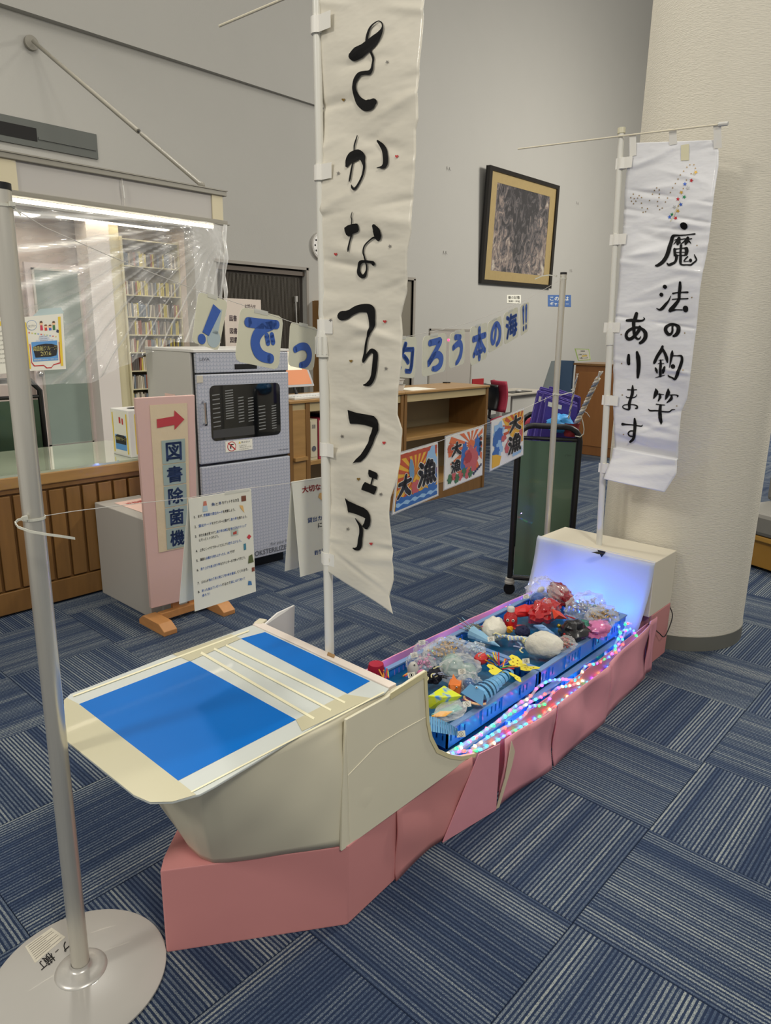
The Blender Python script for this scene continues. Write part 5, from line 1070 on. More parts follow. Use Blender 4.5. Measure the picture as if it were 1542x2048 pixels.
strokes('letter_hou', [[(875, 203, 35), (876, 206, 35)], [(807, 337, 34), (808, 340, 34)], [(970, 355, 5), (930, 440, 14), (880, 500, 24), (820, 570, 28), (770, 595, 18), (715, 570, 6)], [(1133, 130, 20), (1130, 220, 28), (1115, 320, 26), (1105, 420, 24), (1040, 510, 32), (970, 590, 38), (950, 610, 30)], [(960, 608, 25), (1060, 595, 10), (1160, 598, 10)], [(1214, 570, 46), (1216, 596, 44)], [(1005, 318, 14), (1100, 300, 10), (1180, 298, 12), (1260, 298, 16)], [(985, 418, 8), (1100, 410, 10), (1200, 408, 10), (1260, 405, 12)]], [], (1230, 550), s7, flag2, t2)
strokes('letter_no', [[(985, 850, 20), (985, 900, 16), (985, 960, 18), (960, 1010, 22), (910, 1010, 30), (872, 950, 30), (882, 890, 30), (940, 850, 24), (1020, 850, 22), (1080, 890, 32), (1085, 960, 35), (1050, 1020, 32), (1005, 1045, 20)]], [], (1230, 550), s7, flag2, t2)
strokes('letter_a', [[(380, 660, 28), (360, 740, 34), (335, 800, 30), (335, 880, 28), (340, 960, 28), (350, 1040, 22), (390, 1090, 20), (430, 1090, 14), (455, 1050, 6)], [(220, 780, 22), (300, 775, 28), (400, 785, 22), (480, 780, 16), (515, 750, 12), (495, 725, 5)], [(435, 890, 25), (420, 950, 30), (360, 1030, 28), (290, 1090, 28), (230, 1090, 30), (207, 1030, 25), (240, 960, 25), (320, 915, 25), (400, 900, 22), (480, 930, 26), (530, 990, 34), (530, 1070, 34), (490, 1130, 30), (440, 1165, 24)]], [], (1230, 550), s7, flag2, t2)
o8 = (1220, 680)
strokes('letter_ri', [[(325, 255, 20), (318, 330, 30), (320, 405, 28)], [(470, 210, 22), (485, 300, 38), (490, 420, 35), (480, 540, 32), (468, 640, 20)]], [], o8, s7, flag2, t2)
strokes('letter_tsuri', [[(905, 110, 20), (880, 180, 30), (820, 270, 28), (770, 370, 26), (757, 395, 18)], [(910, 160, 20), (950, 240, 26), (975, 320, 28), (985, 380, 14)], [(835, 345, 6), (920, 340, 6)], [(820, 402, 6), (930, 402, 6)], [(870, 345, 14), (868, 450, 24), (860, 560, 24), (855, 620, 20)], [(780, 480, 14), (795, 520, 24), (805, 565, 11)], [(935, 465, 18), (920, 520, 28), (905, 570, 14)], [(770, 645, 5), (860, 622, 9), (935, 602, 5)], [(1070, 175, 7), (1065, 240, 28), (1050, 320, 20), (1035, 400, 13), (1018, 480, 4)], [(1070, 270, 10), (1150, 270, 8), (1220, 275, 20), (1235, 340, 24), (1215, 420, 28), (1180, 520, 28), (1140, 620, 28), (1110, 670, 22), (1060, 645, 14), (1010, 625, 14), (988, 595, 6)], [(1079, 451, 38), (1081, 455, 38)]], [], o8, s7, flag2, t2)
strokes('letter_sao', [[(775, 840, 11), (785, 890, 38), (765, 950, 28), (742, 1000, 10)], [(800, 925, 10), (860, 930, 9), (920, 938, 6)], [(845, 930, 16), (850, 980, 24), (822, 1045, 10)], [(990, 840, 10), (990, 900, 36), (965, 970, 28), (945, 1015, 10)], [(1020, 945, 10), (1100, 940, 8), (1160, 955, 12), (1145, 980, 8)], [(1050, 960, 16), (1040, 1010, 28), (965, 1078, 8)], [(790, 1100, 10), (860, 1110, 8), (940, 1115, 7)], [(655, 1180, 6), (690, 1210, 14), (800, 1210, 12), (900, 1225, 12), (1010, 1230, 12), (1060, 1195, 10), (1115, 1192, 6)], [(862, 1120, 22), (855, 1220, 28), (860, 1320, 32), (878, 1400, 26), (880, 1435, 11)]], [], o8, s7, flag2, t2)
strokes('letter_ma_kana', [[(380, 780, 10), (380, 850, 24), (375, 930, 26), (350, 1010, 22), (330, 1090, 26), (330, 1180, 20), (280, 1185, 12), (225, 1160, 10), (230, 1120, 8), (300, 1105, 8), (400, 1108, 8), (460, 1130, 14), (465, 1165, 14), (440, 1170, 12)], [(298, 852, 10), (380, 855, 8), (455, 852, 8)], [(270, 965, 6), (300, 985, 9), (400, 985, 9), (440, 965, 8), (455, 930, 4)]], [], o8, s7, flag2, t2)
strokes('letter_su', [[(425, 1345, 14), (430, 1430, 28), (430, 1530, 26), (425, 1620, 26), (400, 1700, 24), (345, 1745, 20)], [(215, 1442, 24), (270, 1445, 14), (380, 1452, 10), (480, 1468, 10), (540, 1475, 12), (560, 1452, 5)], [(410, 1555, 12), (350, 1560, 12), (318, 1600, 12), (340, 1640, 14), (400, 1650, 12)]], [], o8, s7, flag2, t2)
# star stickers drawing a wand and a trail
wc = [((1391, 344), (200, 160, 60)), ((1383, 361), (190, 40, 50)), ((1370, 368), (50, 90, 180)), ((1376, 376), (170, 170, 170)), ((1363, 385), (200, 160, 60)), ((1369, 394), (40, 140, 90)), ((1356, 398), (190, 40, 50)), ((1362, 409), (50, 90, 180)), ((1349, 414), (180, 180, 180)), ((1356, 422), (200, 160, 60)), ((1344, 429), (40, 140, 90)), ((1339, 434), (50, 90, 180)), ((1351, 436), (190, 40, 50))]
for i, ((x, y), c_) in enumerate(wc): MB().flat([flag2(a_, b_, .0025) for a_, b_ in star((x, y), 4.6, .3*i)]).build('star_sticker', mat('foil_%d_%d' % (c_[0], c_[1]), c_, .35, metal=.3), t2)
for x, y in ((1261, 395), (1262, 402), (1266, 388), (1268, 397), (1266, 407), (1271, 402), (1275, 396), (1278, 391), (1283, 395), (1282, 406), (1283, 415), (1285, 424), (1290, 423), (1294, 417), (1299, 401), (1304, 388), (1309, 381), (1314, 376), (1319, 380), (1318, 388), (1318, 395), (1315, 403), (1315, 412), (1319, 419), (1324, 416), (1331, 404), (1335, 396), (1341, 385), (1346, 376), (1351, 367), (1356, 358), (1361, 350), (1367, 342), (1373, 334), (1379, 329), (1387, 329), (1390, 336), (1382, 347), (1373, 360), (1367, 377), (1357, 412), (1395, 491), (1385, 595), (1369, 666), (1244, 669), (1243, 727), (1366, 740), (1244, 790), (1353, 812), (1247, 869)):
    MB().flat([flag2(a_, b_, .0025) for a_, b_ in star((x, y), 1.9, x)]).build('star_sticker', M_gold, t2)
MB().flat([flag2(a_, b_, .002) for a_, b_ in ((1386, 345), (1391, 347), (1342, 444), (1340, 443))]).build('wand_line', mat('wand_cream', (206, 200, 180), .4), t2)
for (x0, x1, ya_, yb_) in ((1260, 1274, 268, 313), (1338, 1354, 258, 290), (1427, 1444, 248, 297)):
    MB().flat([flag2(x0, yb_, .003), flag2(x1-1, yb_-2, .003), flag2(x1, ya_, .012), flag2(x0+1, ya_+2, .012)]).build('hanging_tab', mat('loop_white', (214, 210, 200), .4), t2, solid=.0008)
MB().flat([flag2(1361, 290, .003), flag2(1377, 287, .003), flag2(1377, 320, .003), flag2(1361, 321, .003)]).build('tape', mat('cream_tape', (208, 202, 168), .4), t2)
for y, x in ((328, 1240), (480, 1228), (655, 1216), (800, 1212), (935, 1205)):
    p = PX(x, y, XF2); w_ = PX(x+26, y-2, XF2); MB().mm((p.x-.011, w_.y, p.z-.022), (p.x-.0095, p.y+.015, p.z+.022)).tube([(p.x, p.y-.012, p.z-.022), (p.x, p.y-.012, p.z+.022)], .017, 16).build('paper_loop', mat('loop_white', (214, 210, 200), .4), t2)
t = thing('banner_pole', 'white pole carrying the shorter banner, set in the stern box', 'pole')
A0, A1 = PX(1197, 1108, XF2), PX(1243, 262, XF2); ax2 = A1-A0; zc = PX(1220, 690, XF2).z; C0 = A0+ax2*((zc-A0.z)/ax2.z)
MB().tube([A0-ax2*(.12/ax2.z), C0], .0145, 24).build('lower_tube', M_pole, t, smooth=True); MB().tube([C0, A1], .0125, 24).build('upper_tube', M_pole, t, smooth=True)
MB().tube([C0, C0+ax2*.05/ax2.z, C0+ax2*.085/ax2.z], [.019, .020, .015], 20).build('clamp_collar', M_pole, t, smooth=True)
MB().tube([A1-ax2*.01/ax2.z, A1+ax2*.012/ax2.z], .0165, 20).build('pole_cap', mat('cap_cream', (206, 200, 172), .4), t, smooth=True)
t = thing('cross_rod', 'thin cream rod through the top of the shorter banner pole', 'rod')
MB().tube([PX(1036, 298, XF2-.015), PX(1243, 272, XF2-.015), PX(1455, 247, XF2-.015)], .0035, 8).build('rod', mat('rod_cream', (214, 206, 182), .4), t); MB().tube([PX(1437, 249, XF2-.015), PX(1456, 247, XF2-.015)], .008, 8).build('wrapped_end', M_white, t)
# ------------------------------------------------------------ the cardboard boat
boat = thing('cardboard_boat', 'long cardboard boat with pink lower hull, cream upper hull and blue decked bow', 'boat')
M_hullw = mat('hull_cream', (214, 208, 184), .5, noise=.03, nscale=5, bump=.12, bscale=7)
M_pinkh = mat('hull_pink', (200, 134, 132), .55, noise=.04, nscale=6, bump=.12, bscale=7)
M_pink2 = mat('hull_pink_light', (214, 146, 156), .5, noise=.04, nscale=6, bump=.3, bscale=9)
M_cardb = mat('cardboard_brown', (150, 116, 72), .7)
M_tape = mat('masking_tape', (214, 204, 160), .45, alpha=.92)
# bow lower hull: closed pink wedge
TIP = (.707, 1.362)
bowp = [TIP, (1.08, 1.091), (1.30, 1.105), (1.30, 1.70), (1.08, 1.70), (.86, 1.50), (.74, 1.40)]
MB().prism([(x, y, .0) for x, y in bowp], (0, 0, .243)).build('lower_bow', M_pinkh, boat, bevel=.004)
# side panels of the lower hull, one by one
def panel(name, M, X0, X1, z1a, z1b, yoff, bul=.012, lean=0, n=14, label=None):
    base = lambda x: np.interp(x, [1.08, 1.30, 1.46, 1.74, 2.07, 2.5, 3.05, 3.3], [1.091, 1.10, 1.112, 1.078, 1.052, 1.060, 1.098, 1.122])
    def fn(u, v):
        x = X0+(X1-X0)*u; z = (z1a+(z1b-z1a)*u)*v
        return (x+lean*v*(u < .5), base(x)+yoff+bul*math.sin(PI*v)*math.sin(u*9+X0*7)*.6+.004*math.sin(v*7+u*5), z)
    o = MB().grid(fn, n, 10).build(name, M, boat, smooth='all', solid=.005)
    if label: o['label'] = label
panel('hull_panel', M_pinkh, 1.28, 1.62, .243, .243, .0, .004)
MB().prism([(1.495, 1.096, .002), (1.735, 1.062, .002), (1.735, 1.062, .248), (1.645, 1.080, .245)], (0, .003, 0)).build('hull_panel', M_pink2, boat)['label'] = 'lighter pink slanting overlap panel'
panel('hull_panel', M_pink2, 1.765, 2.065, .235, .246, -.004, .014, lean=.02); panel('hull_panel', M_pink2, 2.085, 2.50, .248, .25, -.006, .020); panel('hull_panel', M_pink2, 2.515, 2.985, .25, .262, -.002, .018)
panel('hull_panel', M_pink2, 3.0, 3.08, .262, .268, 0, .004)
MB().grid(lambda u, v: (1.30+1.75*u, 1.112-.012*math.sin(PI*u)+.012, .235*v+.002), 20, 4).build('inner_board', M_pink2, boat, solid=.004)
MB().prism([(1.742, 1.066, .0), (1.757, 1.064, .0), (1.80, 1.052, .14), (1.81, 1.05, .19), (1.792, 1.054, .235), (1.775, 1.06, .10)], (0, .002, 0)).build('torn_flap', mat('flap_cream', (206, 190, 164), .6), boat)
# far side wall with its pink rim
MB().grid(lambda u, v: (1.30+1.78*u, 1.705+.02*math.sin(PI*u)+.002*math.sin(u*40), .25*v), 24, 4).build('far_side', mat('far_side_pink', (222, 150, 170), .5), boat, solid=.006)
MB().tube([(1.36, 1.70, .262), (1.62, 1.712, .262)], .011, 10).build('rim_roll', mat('far_side_pink', (222, 150, 170), .5), boat, smooth=True)
MB().tube([(1.615, 1.712, .262), (1.622, 1.712, .262)], .0125, 10).build('rim_band', M_black, boat)
MB().mm((1.30, 1.12, .004), (3.06, 1.70, .02)).build('boat_floor', mat('boat_floor_blue', (40, 96, 150), .5), boat)
# upper hull, lofted between a bottom outline on the pink wedge and the deck outline
bot = [(1.42, 1.108, .246), (1.25, 1.103, .246), (1.08, 1.098, .246), (1.0, 1.150, .246), (.90, 1.220, .246), (.838, 1.266, .246), (.812, 1.290, .246), (.800, 1.325, .246), (.800, 1.375, .246), (.812, 1.425, .246), (.85, 1.480, .246), (1.0, 1.61, .246), (1.08, 1.695, .246), (1.25, 1.70, .246)]
top = [(1.42, 1.122, .594), (1.25, 1.130, .594), (1.08, 1.134, .594), (.94, 1.137, .594), (.82, 1.140, .594), (.74, 1.146, .594), (.71, 1.158, .594), (.695, 1.21, .594), (.70, 1.40, .597), (.70, 1.58, .597), (.72, 1.64, .597), (.85, 1.68, .597), (1.08, 1.69, .597), (1.25, 1.70, .597)]
def loft(u, v):
    f = u*(len(bot)-1); i = min(int(f), len(bot)-2); f -= i
    B_ = Vector(bot[i]).lerp(Vector(bot[i+1]), f); T_ = Vector(top[i]).lerp(Vector(top[i+1]), f); p = B_.lerp(T_, v)
    # the side sheet bows outwards a touch; shallow dents
    p.y -= .012*math.sin(PI*v)*(1 if u < .42 else 0)*(.5+.5*math.sin(u*6)); p.x -= .01*math.sin(PI*v)*(1 if .42 < u < .7 else 0)
    p.y += .0025*math.sin(p.x*31)*math.sin(p.z*23); return p
MB().grid(loft, 90, 16).build('upper_hull', M_hullw, boat, smooth='all', solid=.004)
ya = 1.113
sidep = [(1.275, .600), (1.33, .607), (1.400, .612), (1.412, .45), (1.425, .40), (1.455, .345), (1.517, .298), (1.57, .268), (1.645, .243), (1.50, .238), (1.3, .238), (1.06, .238), (1.07, .40), (1.09, .593), (1.24, .594)]
MB().prism([(x, ya-.005-.014*(.60-z)/.36, z) for x, z in sidep], (0, .008, 0)).build('side_board', M_hullw, boat, bevel=.002)
def band(P, w, name, par, M, y, th=.0015):
    V = []; n = len(P)
    for i in range(n):
        a = Vector((P[max(i-1, 0)][0], P[max(i-1, 0)][1])); b = Vector((P[min(i+1, n-1)][0], P[min(i+1, n-1)][1])); t_ = (b-a).normalized(); nn = Vector((-t_.y, t_.x))
        c = Vector(P[i]); V += [(c.x, y-.014*(.60-c.y)/.36, c.y), (c.x+nn.x*w, y-.014*(.60-c.y)/.36, c.y+nn.y*w)]
    return MB().add(V, [(2*i, 2*i+1, 2*i+3, 2*i+2) for i in range(n-1)]).build(name, M, par, solid=th)
band([(1.25, .602), (1.33, .607), (1.400, .612)], -.018, 'edge_tape', boat, M_tape, ya-.0075)
band([(1.400, .612), (1.412, .45), (1.425, .40), (1.455, .345), (1.517, .298), (1.57, .268), (1.645, .243)], -.012, 'edge_tape', boat, M_tape, ya-.0078)
MB().tube([(1.09, ya-.0118, .44), (1.2, ya-.0104, .475), (1.30, ya-.0104, .475), (1.41, ya-.0106, .47)], .0009, 6).build('paper_crease', mat('crease_light', (226, 220, 198), .5), boat)
MB().tube([(1.09, ya-.019, .25), (1.09, ya-.0125, .42), (1.09, ya-.0062, .58)], .0006, 6).build('paper_crease', mat('crease_light', (226, 220, 198), .5), boat)
# far side board rising beside the deck
MB().prism([(1.27, 1.69, .30), (1.44, 1.70, .30), (1.425, 1.70, .47), (1.432, 1.70, .628), (1.36, 1.70, .622), (1.28, 1.69, .596)], (0, .006, 0)).build('far_board', mat('far_board_white', (214, 212, 208), .5, bump=.2, bscale=12), boat)
# deck
deck_px = [(128, 1400), (140, 1388), (175, 1375), (340, 1310), (505, 1250), (560, 1274), (640, 1313), (778, 1377), (770, 1385), (640, 1445), (500, 1530), (430, 1572), (400, 1588), (345, 1603), (300, 1604), (268, 1590), (200, 1535), (131, 1480), (127, 1440)]
DZ = .600
MB().prism([PZ(x, y, DZ) for x, y in deck_px], (0, 0, -.006)).build('deck', mat('deck_white', (200, 205, 200), .25, coat=.3, noise=.03, nscale=4), boat, bevel=.0015)
def dpoly(name, P, M, k, **kw): return MB().prism([PZ(x, y, DZ+k) for x, y in P], (0, 0, -.0004)).build(name, M, boat, **kw)
M_dblue = mat('deck_blue', (0, 104, 190), .4, spec=.12, coat=.02, noise=.04, nscale=7)
dpoly('blue_panel', [(158, 1408), (380, 1322), (592, 1439), (356, 1561)], M_dblue, .0008); dpoly('blue_panel', [(482, 1277), (530, 1264), (740, 1362), (695, 1387)], M_dblue, .0008)
M_dtape = mat('deck_tape', (208, 202, 170), .3, coat=.3, alpha=.8)
dpoly('deck_tape', [(128, 1400), (133, 1395), (158, 1408), (356, 1561), (392, 1589), (345, 1603), (300, 1604), (268, 1590), (131, 1480)], M_dtape, .0012)
dpoly('deck_tape', [(592, 1439), (690, 1388), (742, 1396), (640, 1445), (604, 1462)], M_dtape, .0013); dpoly('deck_tape', [(345, 1308), (462, 1268), (482, 1277), (380, 1322)], M_dtape, .0013)
for a, b, w_ in (((402, 1305), (628, 1437), 5), ((428, 1297), (662, 1420), 4), ((452, 1290), (690, 1405), 4), ((382, 1584), (768, 1384), 3), ((146, 1392), (498, 1261), 3)):
    n_ = Vector((-(b[1]-a[1]), b[0]-a[0])).normalized()*w_/2
    dpoly('tape_ridge', [(a[0]+n_.x, a[1]+n_.y), (b[0]+n_.x, b[1]+n_.y), (b[0]-n_.x, b[1]-n_.y), (a[0]-n_.x, a[1]-n_.y)], mat('ridge_cream', (230, 224, 190), .35), .0018)
# rear lip of the deck and hole for the pole
MB().prism([PZ(505, 1250, DZ)+Vector((0, 0, -.01)), PZ(778, 1377, DZ)+Vector((0, 0, -.01)), PZ(778, 1377, DZ)+Vector((.03, 0, -.01)), PZ(505, 1250, DZ)+Vector((.03, 0, -.01))], (0, 0, .014)).build('rear_lip', mat('lip_cream', (220, 208, 196), .5), boat, bevel=.002)
MB().prism([PZ(x, y, DZ)+Vector((.012, 0, 0)) for x, y in ((648, 1316), (662, 1322), (664, 1316), (650, 1310))], (0, 0, .006)).build('pole_hole', M_cardb, boat)
MB().box(PZ(515, 1250, .6)+Vector((.02, .01, .0)), (.04, .03, .012), .4).build('tape_tab', mat('tab_cream', (206, 198, 172), .5), boat, bevel=.004)
# stern box: cream upper, pink lower
SBX0, SBX1, SBY0, SBY1, SBZ = 3.055, 3.315, 1.125, 1.715, .527
bx('stern_box', (SBX0, SBY0, .262), (SBX1, SBY1, SBZ), mat('stern_cream', (216, 208, 188), .55, noise=.02, nscale=6), boat, bevel=.003)
bx('stern_base', (SBX0+.03, SBY0-.002, 0), (SBX1-.003, SBY1-.01, .262), M_pinkh, boat, bevel=.003)
def sheet(u, v):
    y = SBY0+.0+(SBY1+.012-SBY0)*u
    x = SBX0-.006-.055*v**1.6-.012*math.sin(PI*u)*v; z = SBZ+.002-.335*v-.02*(1-u)*v
    if v < .05: x += .012*(1-v/.05)
    y -= -.045*v**2*(1-u)*.6-.01*v*u*1.4
    return (x+.004*math.sin(v*5+u*6), y, z)
MB().grid(sheet, 24, 24).build('front_sheet', mat('stern_sheet_white', (186, 192, 206), .45), boat, smooth='all', solid=.001)
hc = PZ(1197, 1106, SBZ+.003); MB().flat([hc+Vector(v) for v in ((-.012, .03, 0), (.02, .012, 0), (.014, -.028, 0), (-.016, -.008, 0))]).build('pole_hole', M_dark, boat, solid=.0006)
MB().flat([Vector((SBX0-.0082, hc.y+d_, z_)) for d_, z_ in ((.03, SBZ+.002), (-.014, SBZ+.002), (.004, SBZ-.03))]).build('pole_hole', M_dark, boat, solid=.0006)
MB().tube([(SBX0+.005, SBY0-.003, .02), (SBX0+.004, SBY0-.005, .14), (SBX0+.0, SBY0-.004, .26)], .003, 6).build('seam', M_cardb, boat)
# ------------------------------------------------------------ crates
M_crate = mat('crate_blue', (40, 134, 232), .28, coat=.3); M_crim = mat('crate_rim', (118, 150, 196), .4); M_net = mat('crate_liner', (20, 96, 140), .3, noise=.25, nscale=14, coat=.4, bump=.4, bscale=20)
def crate(x0, y0, x1, y1, z0, z1, label, slots=True, liner=True):
    t = thing('blue_crate', label, 'crate'); w = .006
    bx('floor', (x0+w, y0+w, z0), (x1-w, y1-w, z0+.008), M_crate, t)
    for nm, L0, L1, ax in (('n', x0, x1, 0), ('f', x0, x1, 1), ('l', y0, y1, 2), ('r', y0, y1, 3)):
        q = MB(); P = lambda a, z, d: ((a, y0+d, z) if ax == 0 else (a, y1-d, z) if ax == 1 else (x0+d, a, z) if ax == 2 else (x1-d, a, z))
        def slab(a0, a1, za, zb): p0, p1 = P(a0, za, 0), P(a1, zb, w); q.mm(p0, p1)
        slab(L0, L1, z0, z0+.02); slab(L0, L1, z1-.02, z1-.004)
        n = int((L1-L0)/.026); a = L0; n6 = 0; gaps = []
        k = 0
        while a < L1:
            grp = int(((a-L0) % .19) > .09)
            if slots and grp == 0 and a+.026 < L1: slab(a, a+.015, z0+.02, z1-.02); a += .024
            else: e = min(a+.026, L1); slab(a, e, z0+.02, z1-.02); a = e
        q.build('wall', M_crate, t)
    q = MB(); r = .017
    q.mm((x0-.004, y0-.004, z1-.005), (x1+.004, y0+r, z1+.001)).mm((x0-.004, y1-r, z1-.005), (x1+.004, y1+.004, z1+.001)).mm((x0-.004, y0+r, z1-.005), (x0+r, y1-r, z1+.001)).mm((x1-r, y0+r, z1-.005), (x1+.004, y1-r, z1+.001))
    q.build('rim', M_crim, t)
    for k in range(int((x1-x0)/.12)): q = MB().mm((x0+.06+k*.12, y0-.006, z0+.01), (x0+.066+k*.12, y0, z1-.005)); q.build('rib', M_crate, t)
    if not liner: bx('lid', (x0+w, y0+w, z1-.03), (x1-w, y1-w, z1-.022), mat('lid_teal', (20, 96, 160), .4), t)
    if liner: MB().grid(lambda u, v: (x0+.012+(x1-x0-.024)*u, y0+.012+(y1-y0-.024)*v, z1-.038+.006*math.sin(u*17)*math.sin(v*13)), 16, 12).build('liner', M_net, t, smooth='all')
    return t
crate(1.58, 1.158, 2.115, 1.575, .258, .326, 'blue slotted crate full of toy fish, nearer the bow')
crate(2.125, 1.150, 2.85, 1.575, .260, .330, 'blue slotted crate full of toy fish, nearer the stern')
crate(1.44, 1.130, 2.02, 1.60, .03, .250, 'blue support crate under the bow side crate', True, False)
crate(2.06, 1.130, 2.88, 1.60, .03, .250, 'blue support crate under the stern side crate', True, False)
# ------------------------------------------------------------ rope light
rope = thing('rope_light', 'multicoloured LED rope light wound round the blue crates', 'rope light')
LC = [(255, 60, 50), (50, 90, 255), (20, 235, 80), (255, 205, 120), (40, 215, 255), (150, 60, 255), (255, 60, 150)]
leds = []
for i, c in enumerate(LC):
    b_ = MB().ball((0, 0, 0), (.0048, .0048, .0062), 8, 5); me_o = b_.build('led', mat('led_%d' % i, c, .3, emit=c, estr=7.5 if i != 1 else 10), rope, smooth='all'); leds.append(me_o)
paths = []
paths.append([PY(x, y, 1.104) for x, y in ((905, 1505), (965, 1499), (1025, 1462), (1082, 1432), (1130, 1398), (1178, 1364), (1222, 1332), (1255, 1306), (1281, 1278))])
paths.append(cat([PY(x, y, 1.112) for x, y in ((920, 1497), (979, 1456), (1031, 1412), (1060, 1394), (1075, 1375), (1093, 1364), (1119, 1359), (1156, 1357), (1171, 1333), (1215, 1316), (1248, 1270), (1250, 1245))], 3))
paths.append(cat([PY(x, y, 1.108) for x, y in ((943, 1497), (994, 1463), (1046, 1434), (1062, 1412), (1090, 1408), (1112, 1377), (1141, 1372), (1168, 1360))], 3))
paths.append(cat([PY(x, y, 1.116) for x, y in ((898, 1505), (950, 1474), (1000, 1440), (1040, 1416), (1072, 1398), (1100, 1384))], 3))
paths.append([PY(x, y, 1.112) for x, y in ((1237, 1250), (1240, 1270), (1248, 1285), (1238, 1300), (1225, 1310), (1232, 1285), (1244, 1262), (1262, 1258), (1276, 1274), (1279, 1285))])
paths.append([PY(x, y, 1.672) for x, y in ((840, 1303), (880, 1283), (920, 1264), (960, 1244), (1000, 1222), (1030, 1207), (1062, 1190))])
paths.append([PY(x, y, 1.660) for x, y in ((860, 1302), (900, 1281), (945, 1258), (985, 1237), (1020, 1218), (1050, 1202))])
paths.append([Vector((2.965+.01*math.sin(y*20), y, .25)) for y in np.linspace(1.16, 1.62, 6)])
first = set(); cnt = 0; paths = paths[-3:]+paths[:-3]
for pi_, P in enumerate(paths):
    MB().tube(P, .0052, 8).build('rope_tube', mat('rope_clear', (220, 230, 240), .1, alpha=.35), rope, smooth='all')
    acc = .01*(pi_ % 3)
    for a, b in zip(P, P[1:]):
        L_ = (b-a).length; d = acc
        while d < L_:
            if cnt >= 296: break
            i = random.choice([0, 1, 2, 3, 4, 5, 6, 1, 4]); o = leds[i] if i not in first else leds[i].copy()
            if i in first: COL.objects.link(o)
            first.add(i); p = a.lerp(b, d/L_)+Vector((random.uniform(-.003, .003), random.uniform(-.003, .003), random.uniform(-.003, .003))); o.location = p; o.parent = rope
            o.rotation_euler = (random.random()*3, random.random()*3, 0); cnt += 1; d += .034
        acc = d-L_
def glow(loc, e, c, r=.004):
    L = bpy.data.lights.new('led_glow', 'POINT'); L.energy = e; L.color = c; L.shadow_soft_size = r; o = bpy.data.objects.new('led_glow', L); COL.objects.link(o); o.location = loc; o.parent = rope
glow((2.90, 1.40, .34), 1.3, (.03, .20, 1)); glow((2.91, 1.22, .31), .9, (.03, .24, 1)); glow((2.90, 1.57, .32), .9, (.08, .18, 1))
for x, e, c in ((1.62, .35, (.2, .5, 1)), (1.95, .4, (.15, .4, 1)), (2.3, .35, (.15, .45, 1)), (2.7, .3, (.3, .4, 1))): glow((x, 1.120, .19), e*1.1, c, .003)
for x, c in ((1.9, (.6, .3, 1)), (2.3, (.5, .3, 1)), (2.7, (.5, .35, 1))): glow((x, 1.65, .28), .16, c, .003)
t = thing('power_cord', 'black power cord running over the pink stern edge to the floor', 'cord')
MB().tube(cat([PX(x, y, X_) for x, y, X_ in ((1268, 1265, 3.0), (1285, 1262, 3.03), (1294, 1252, 3.05), (1303, 1247, 3.065), (1310, 1258, 3.09), (1318, 1266, 3.15), (1330, 1272, 3.2))]+[Vector((3.29, 1.10, .20)), Vector((3.322, 1.13, .24)), Vector((3.33, 1.16, .30)), Vector((3.335, 1.2, .05))], 6), .0026, 8).build('cord', M_black, t, smooth='all')
# ------------------------------------------------------------ toy fish and parcels in the crates
TZ = .335
def at(x, y, z=TZ): return PZ(x, y, z)
def crumple(name, x, y, r, M, label, cat, seed, amp=.5, z=TZ, n=(26, 16), group=None, rot=0, smooth=True):
    r = tuple(v*1.16 for v in r); z += .004; t = thing(name, label, cat, group); c = at(x, y, z); MB().ball(c, r, n[0], n[1], crum(seed, amp), Matrix.Rotation(rot, 3, 'Z')).build('body', M, t, smooth=smooth); return t, c
def tagcard(t, x, y, num, z=TZ+.045, s=.013, up=False):
    c = at(x, y, z); d = (CC-c).normalized(); r = Vector((0, 0, 1)).cross(d).normalized(); u = d.cross(r); r2 = (r*.97+u*.2).normalized(); u2 = d.cross(r2)
    p = Patch(c-r2*s-u2*s*.7, c+r2*s-u2*s*.7, c+r2*s+u2*s*.7, c-r2*s+u2*s*.7); p.plate('number_tag', M_paper, t, t=.0005)
    q = MB(); p.disc(q, .5, .5, .0072, .0005, 16); q.build('tag_ring', M_ink, t); q = MB(); p.disc(q, .5, .5, .0062, .0008, 16); q.build('tag_field', M_paper, t); q = MB(); p.text(q, num, .42 if len(num) < 2 else .36, .28, .58 if len(num) < 2 else .64, .72, .02, .0012); q.build('tag_number', M_ink, t)
def bag(t, x, y, r, seed, z=TZ, amp=.42, rot=0, name='clear_bag', n=(22, 14)):
    r = tuple(v*1.2 for v in r); z += .006
    MB().ball(at(x, y, z), r, n[0], n[1], crum(seed, amp), Matrix.Rotation(rot, 3, 'Z')).build(name, M_bag, t)
M_bag = film('bag_film', .05, .62)
def eye(t, c, r):
    d = (CC-c).normalized(); MB().ball(c, r, 12, 8).build('eye', M_white, t, smooth='all'); MB().ball(c+d*r*.65, r*.55, 10, 6).build('pupil', M_ink, t, smooth='all')
M_cot = mat('cotton_wool', (228, 224, 208), .95, noise=.05, nscale=30, bump=.6, bscale=40)
def yarn(t, c, n, L_, r, M, seed, spread=.03, d0=None):
    r_ = random.Random(seed)
    for k in range(n):
        P = [c+Vector((r_.uniform(-spread, spread), r_.uniform(-spread, spread), r_.uniform(0, .012)))]; a = r_.uniform(0, 2*PI) if d0 is None else d0+r_.uniform(-.5, .5)
        for i in range(7): a += r_.uniform(-.7, .7); P.append(P[-1]+Vector((math.cos(a), math.sin(a), r_.uniform(-.25, .25)))*L_/7)
        MB().tube(P, r, 6).build('yarn', M if not isinstance(M, list) else M[k % len(M)], t, smooth='all')
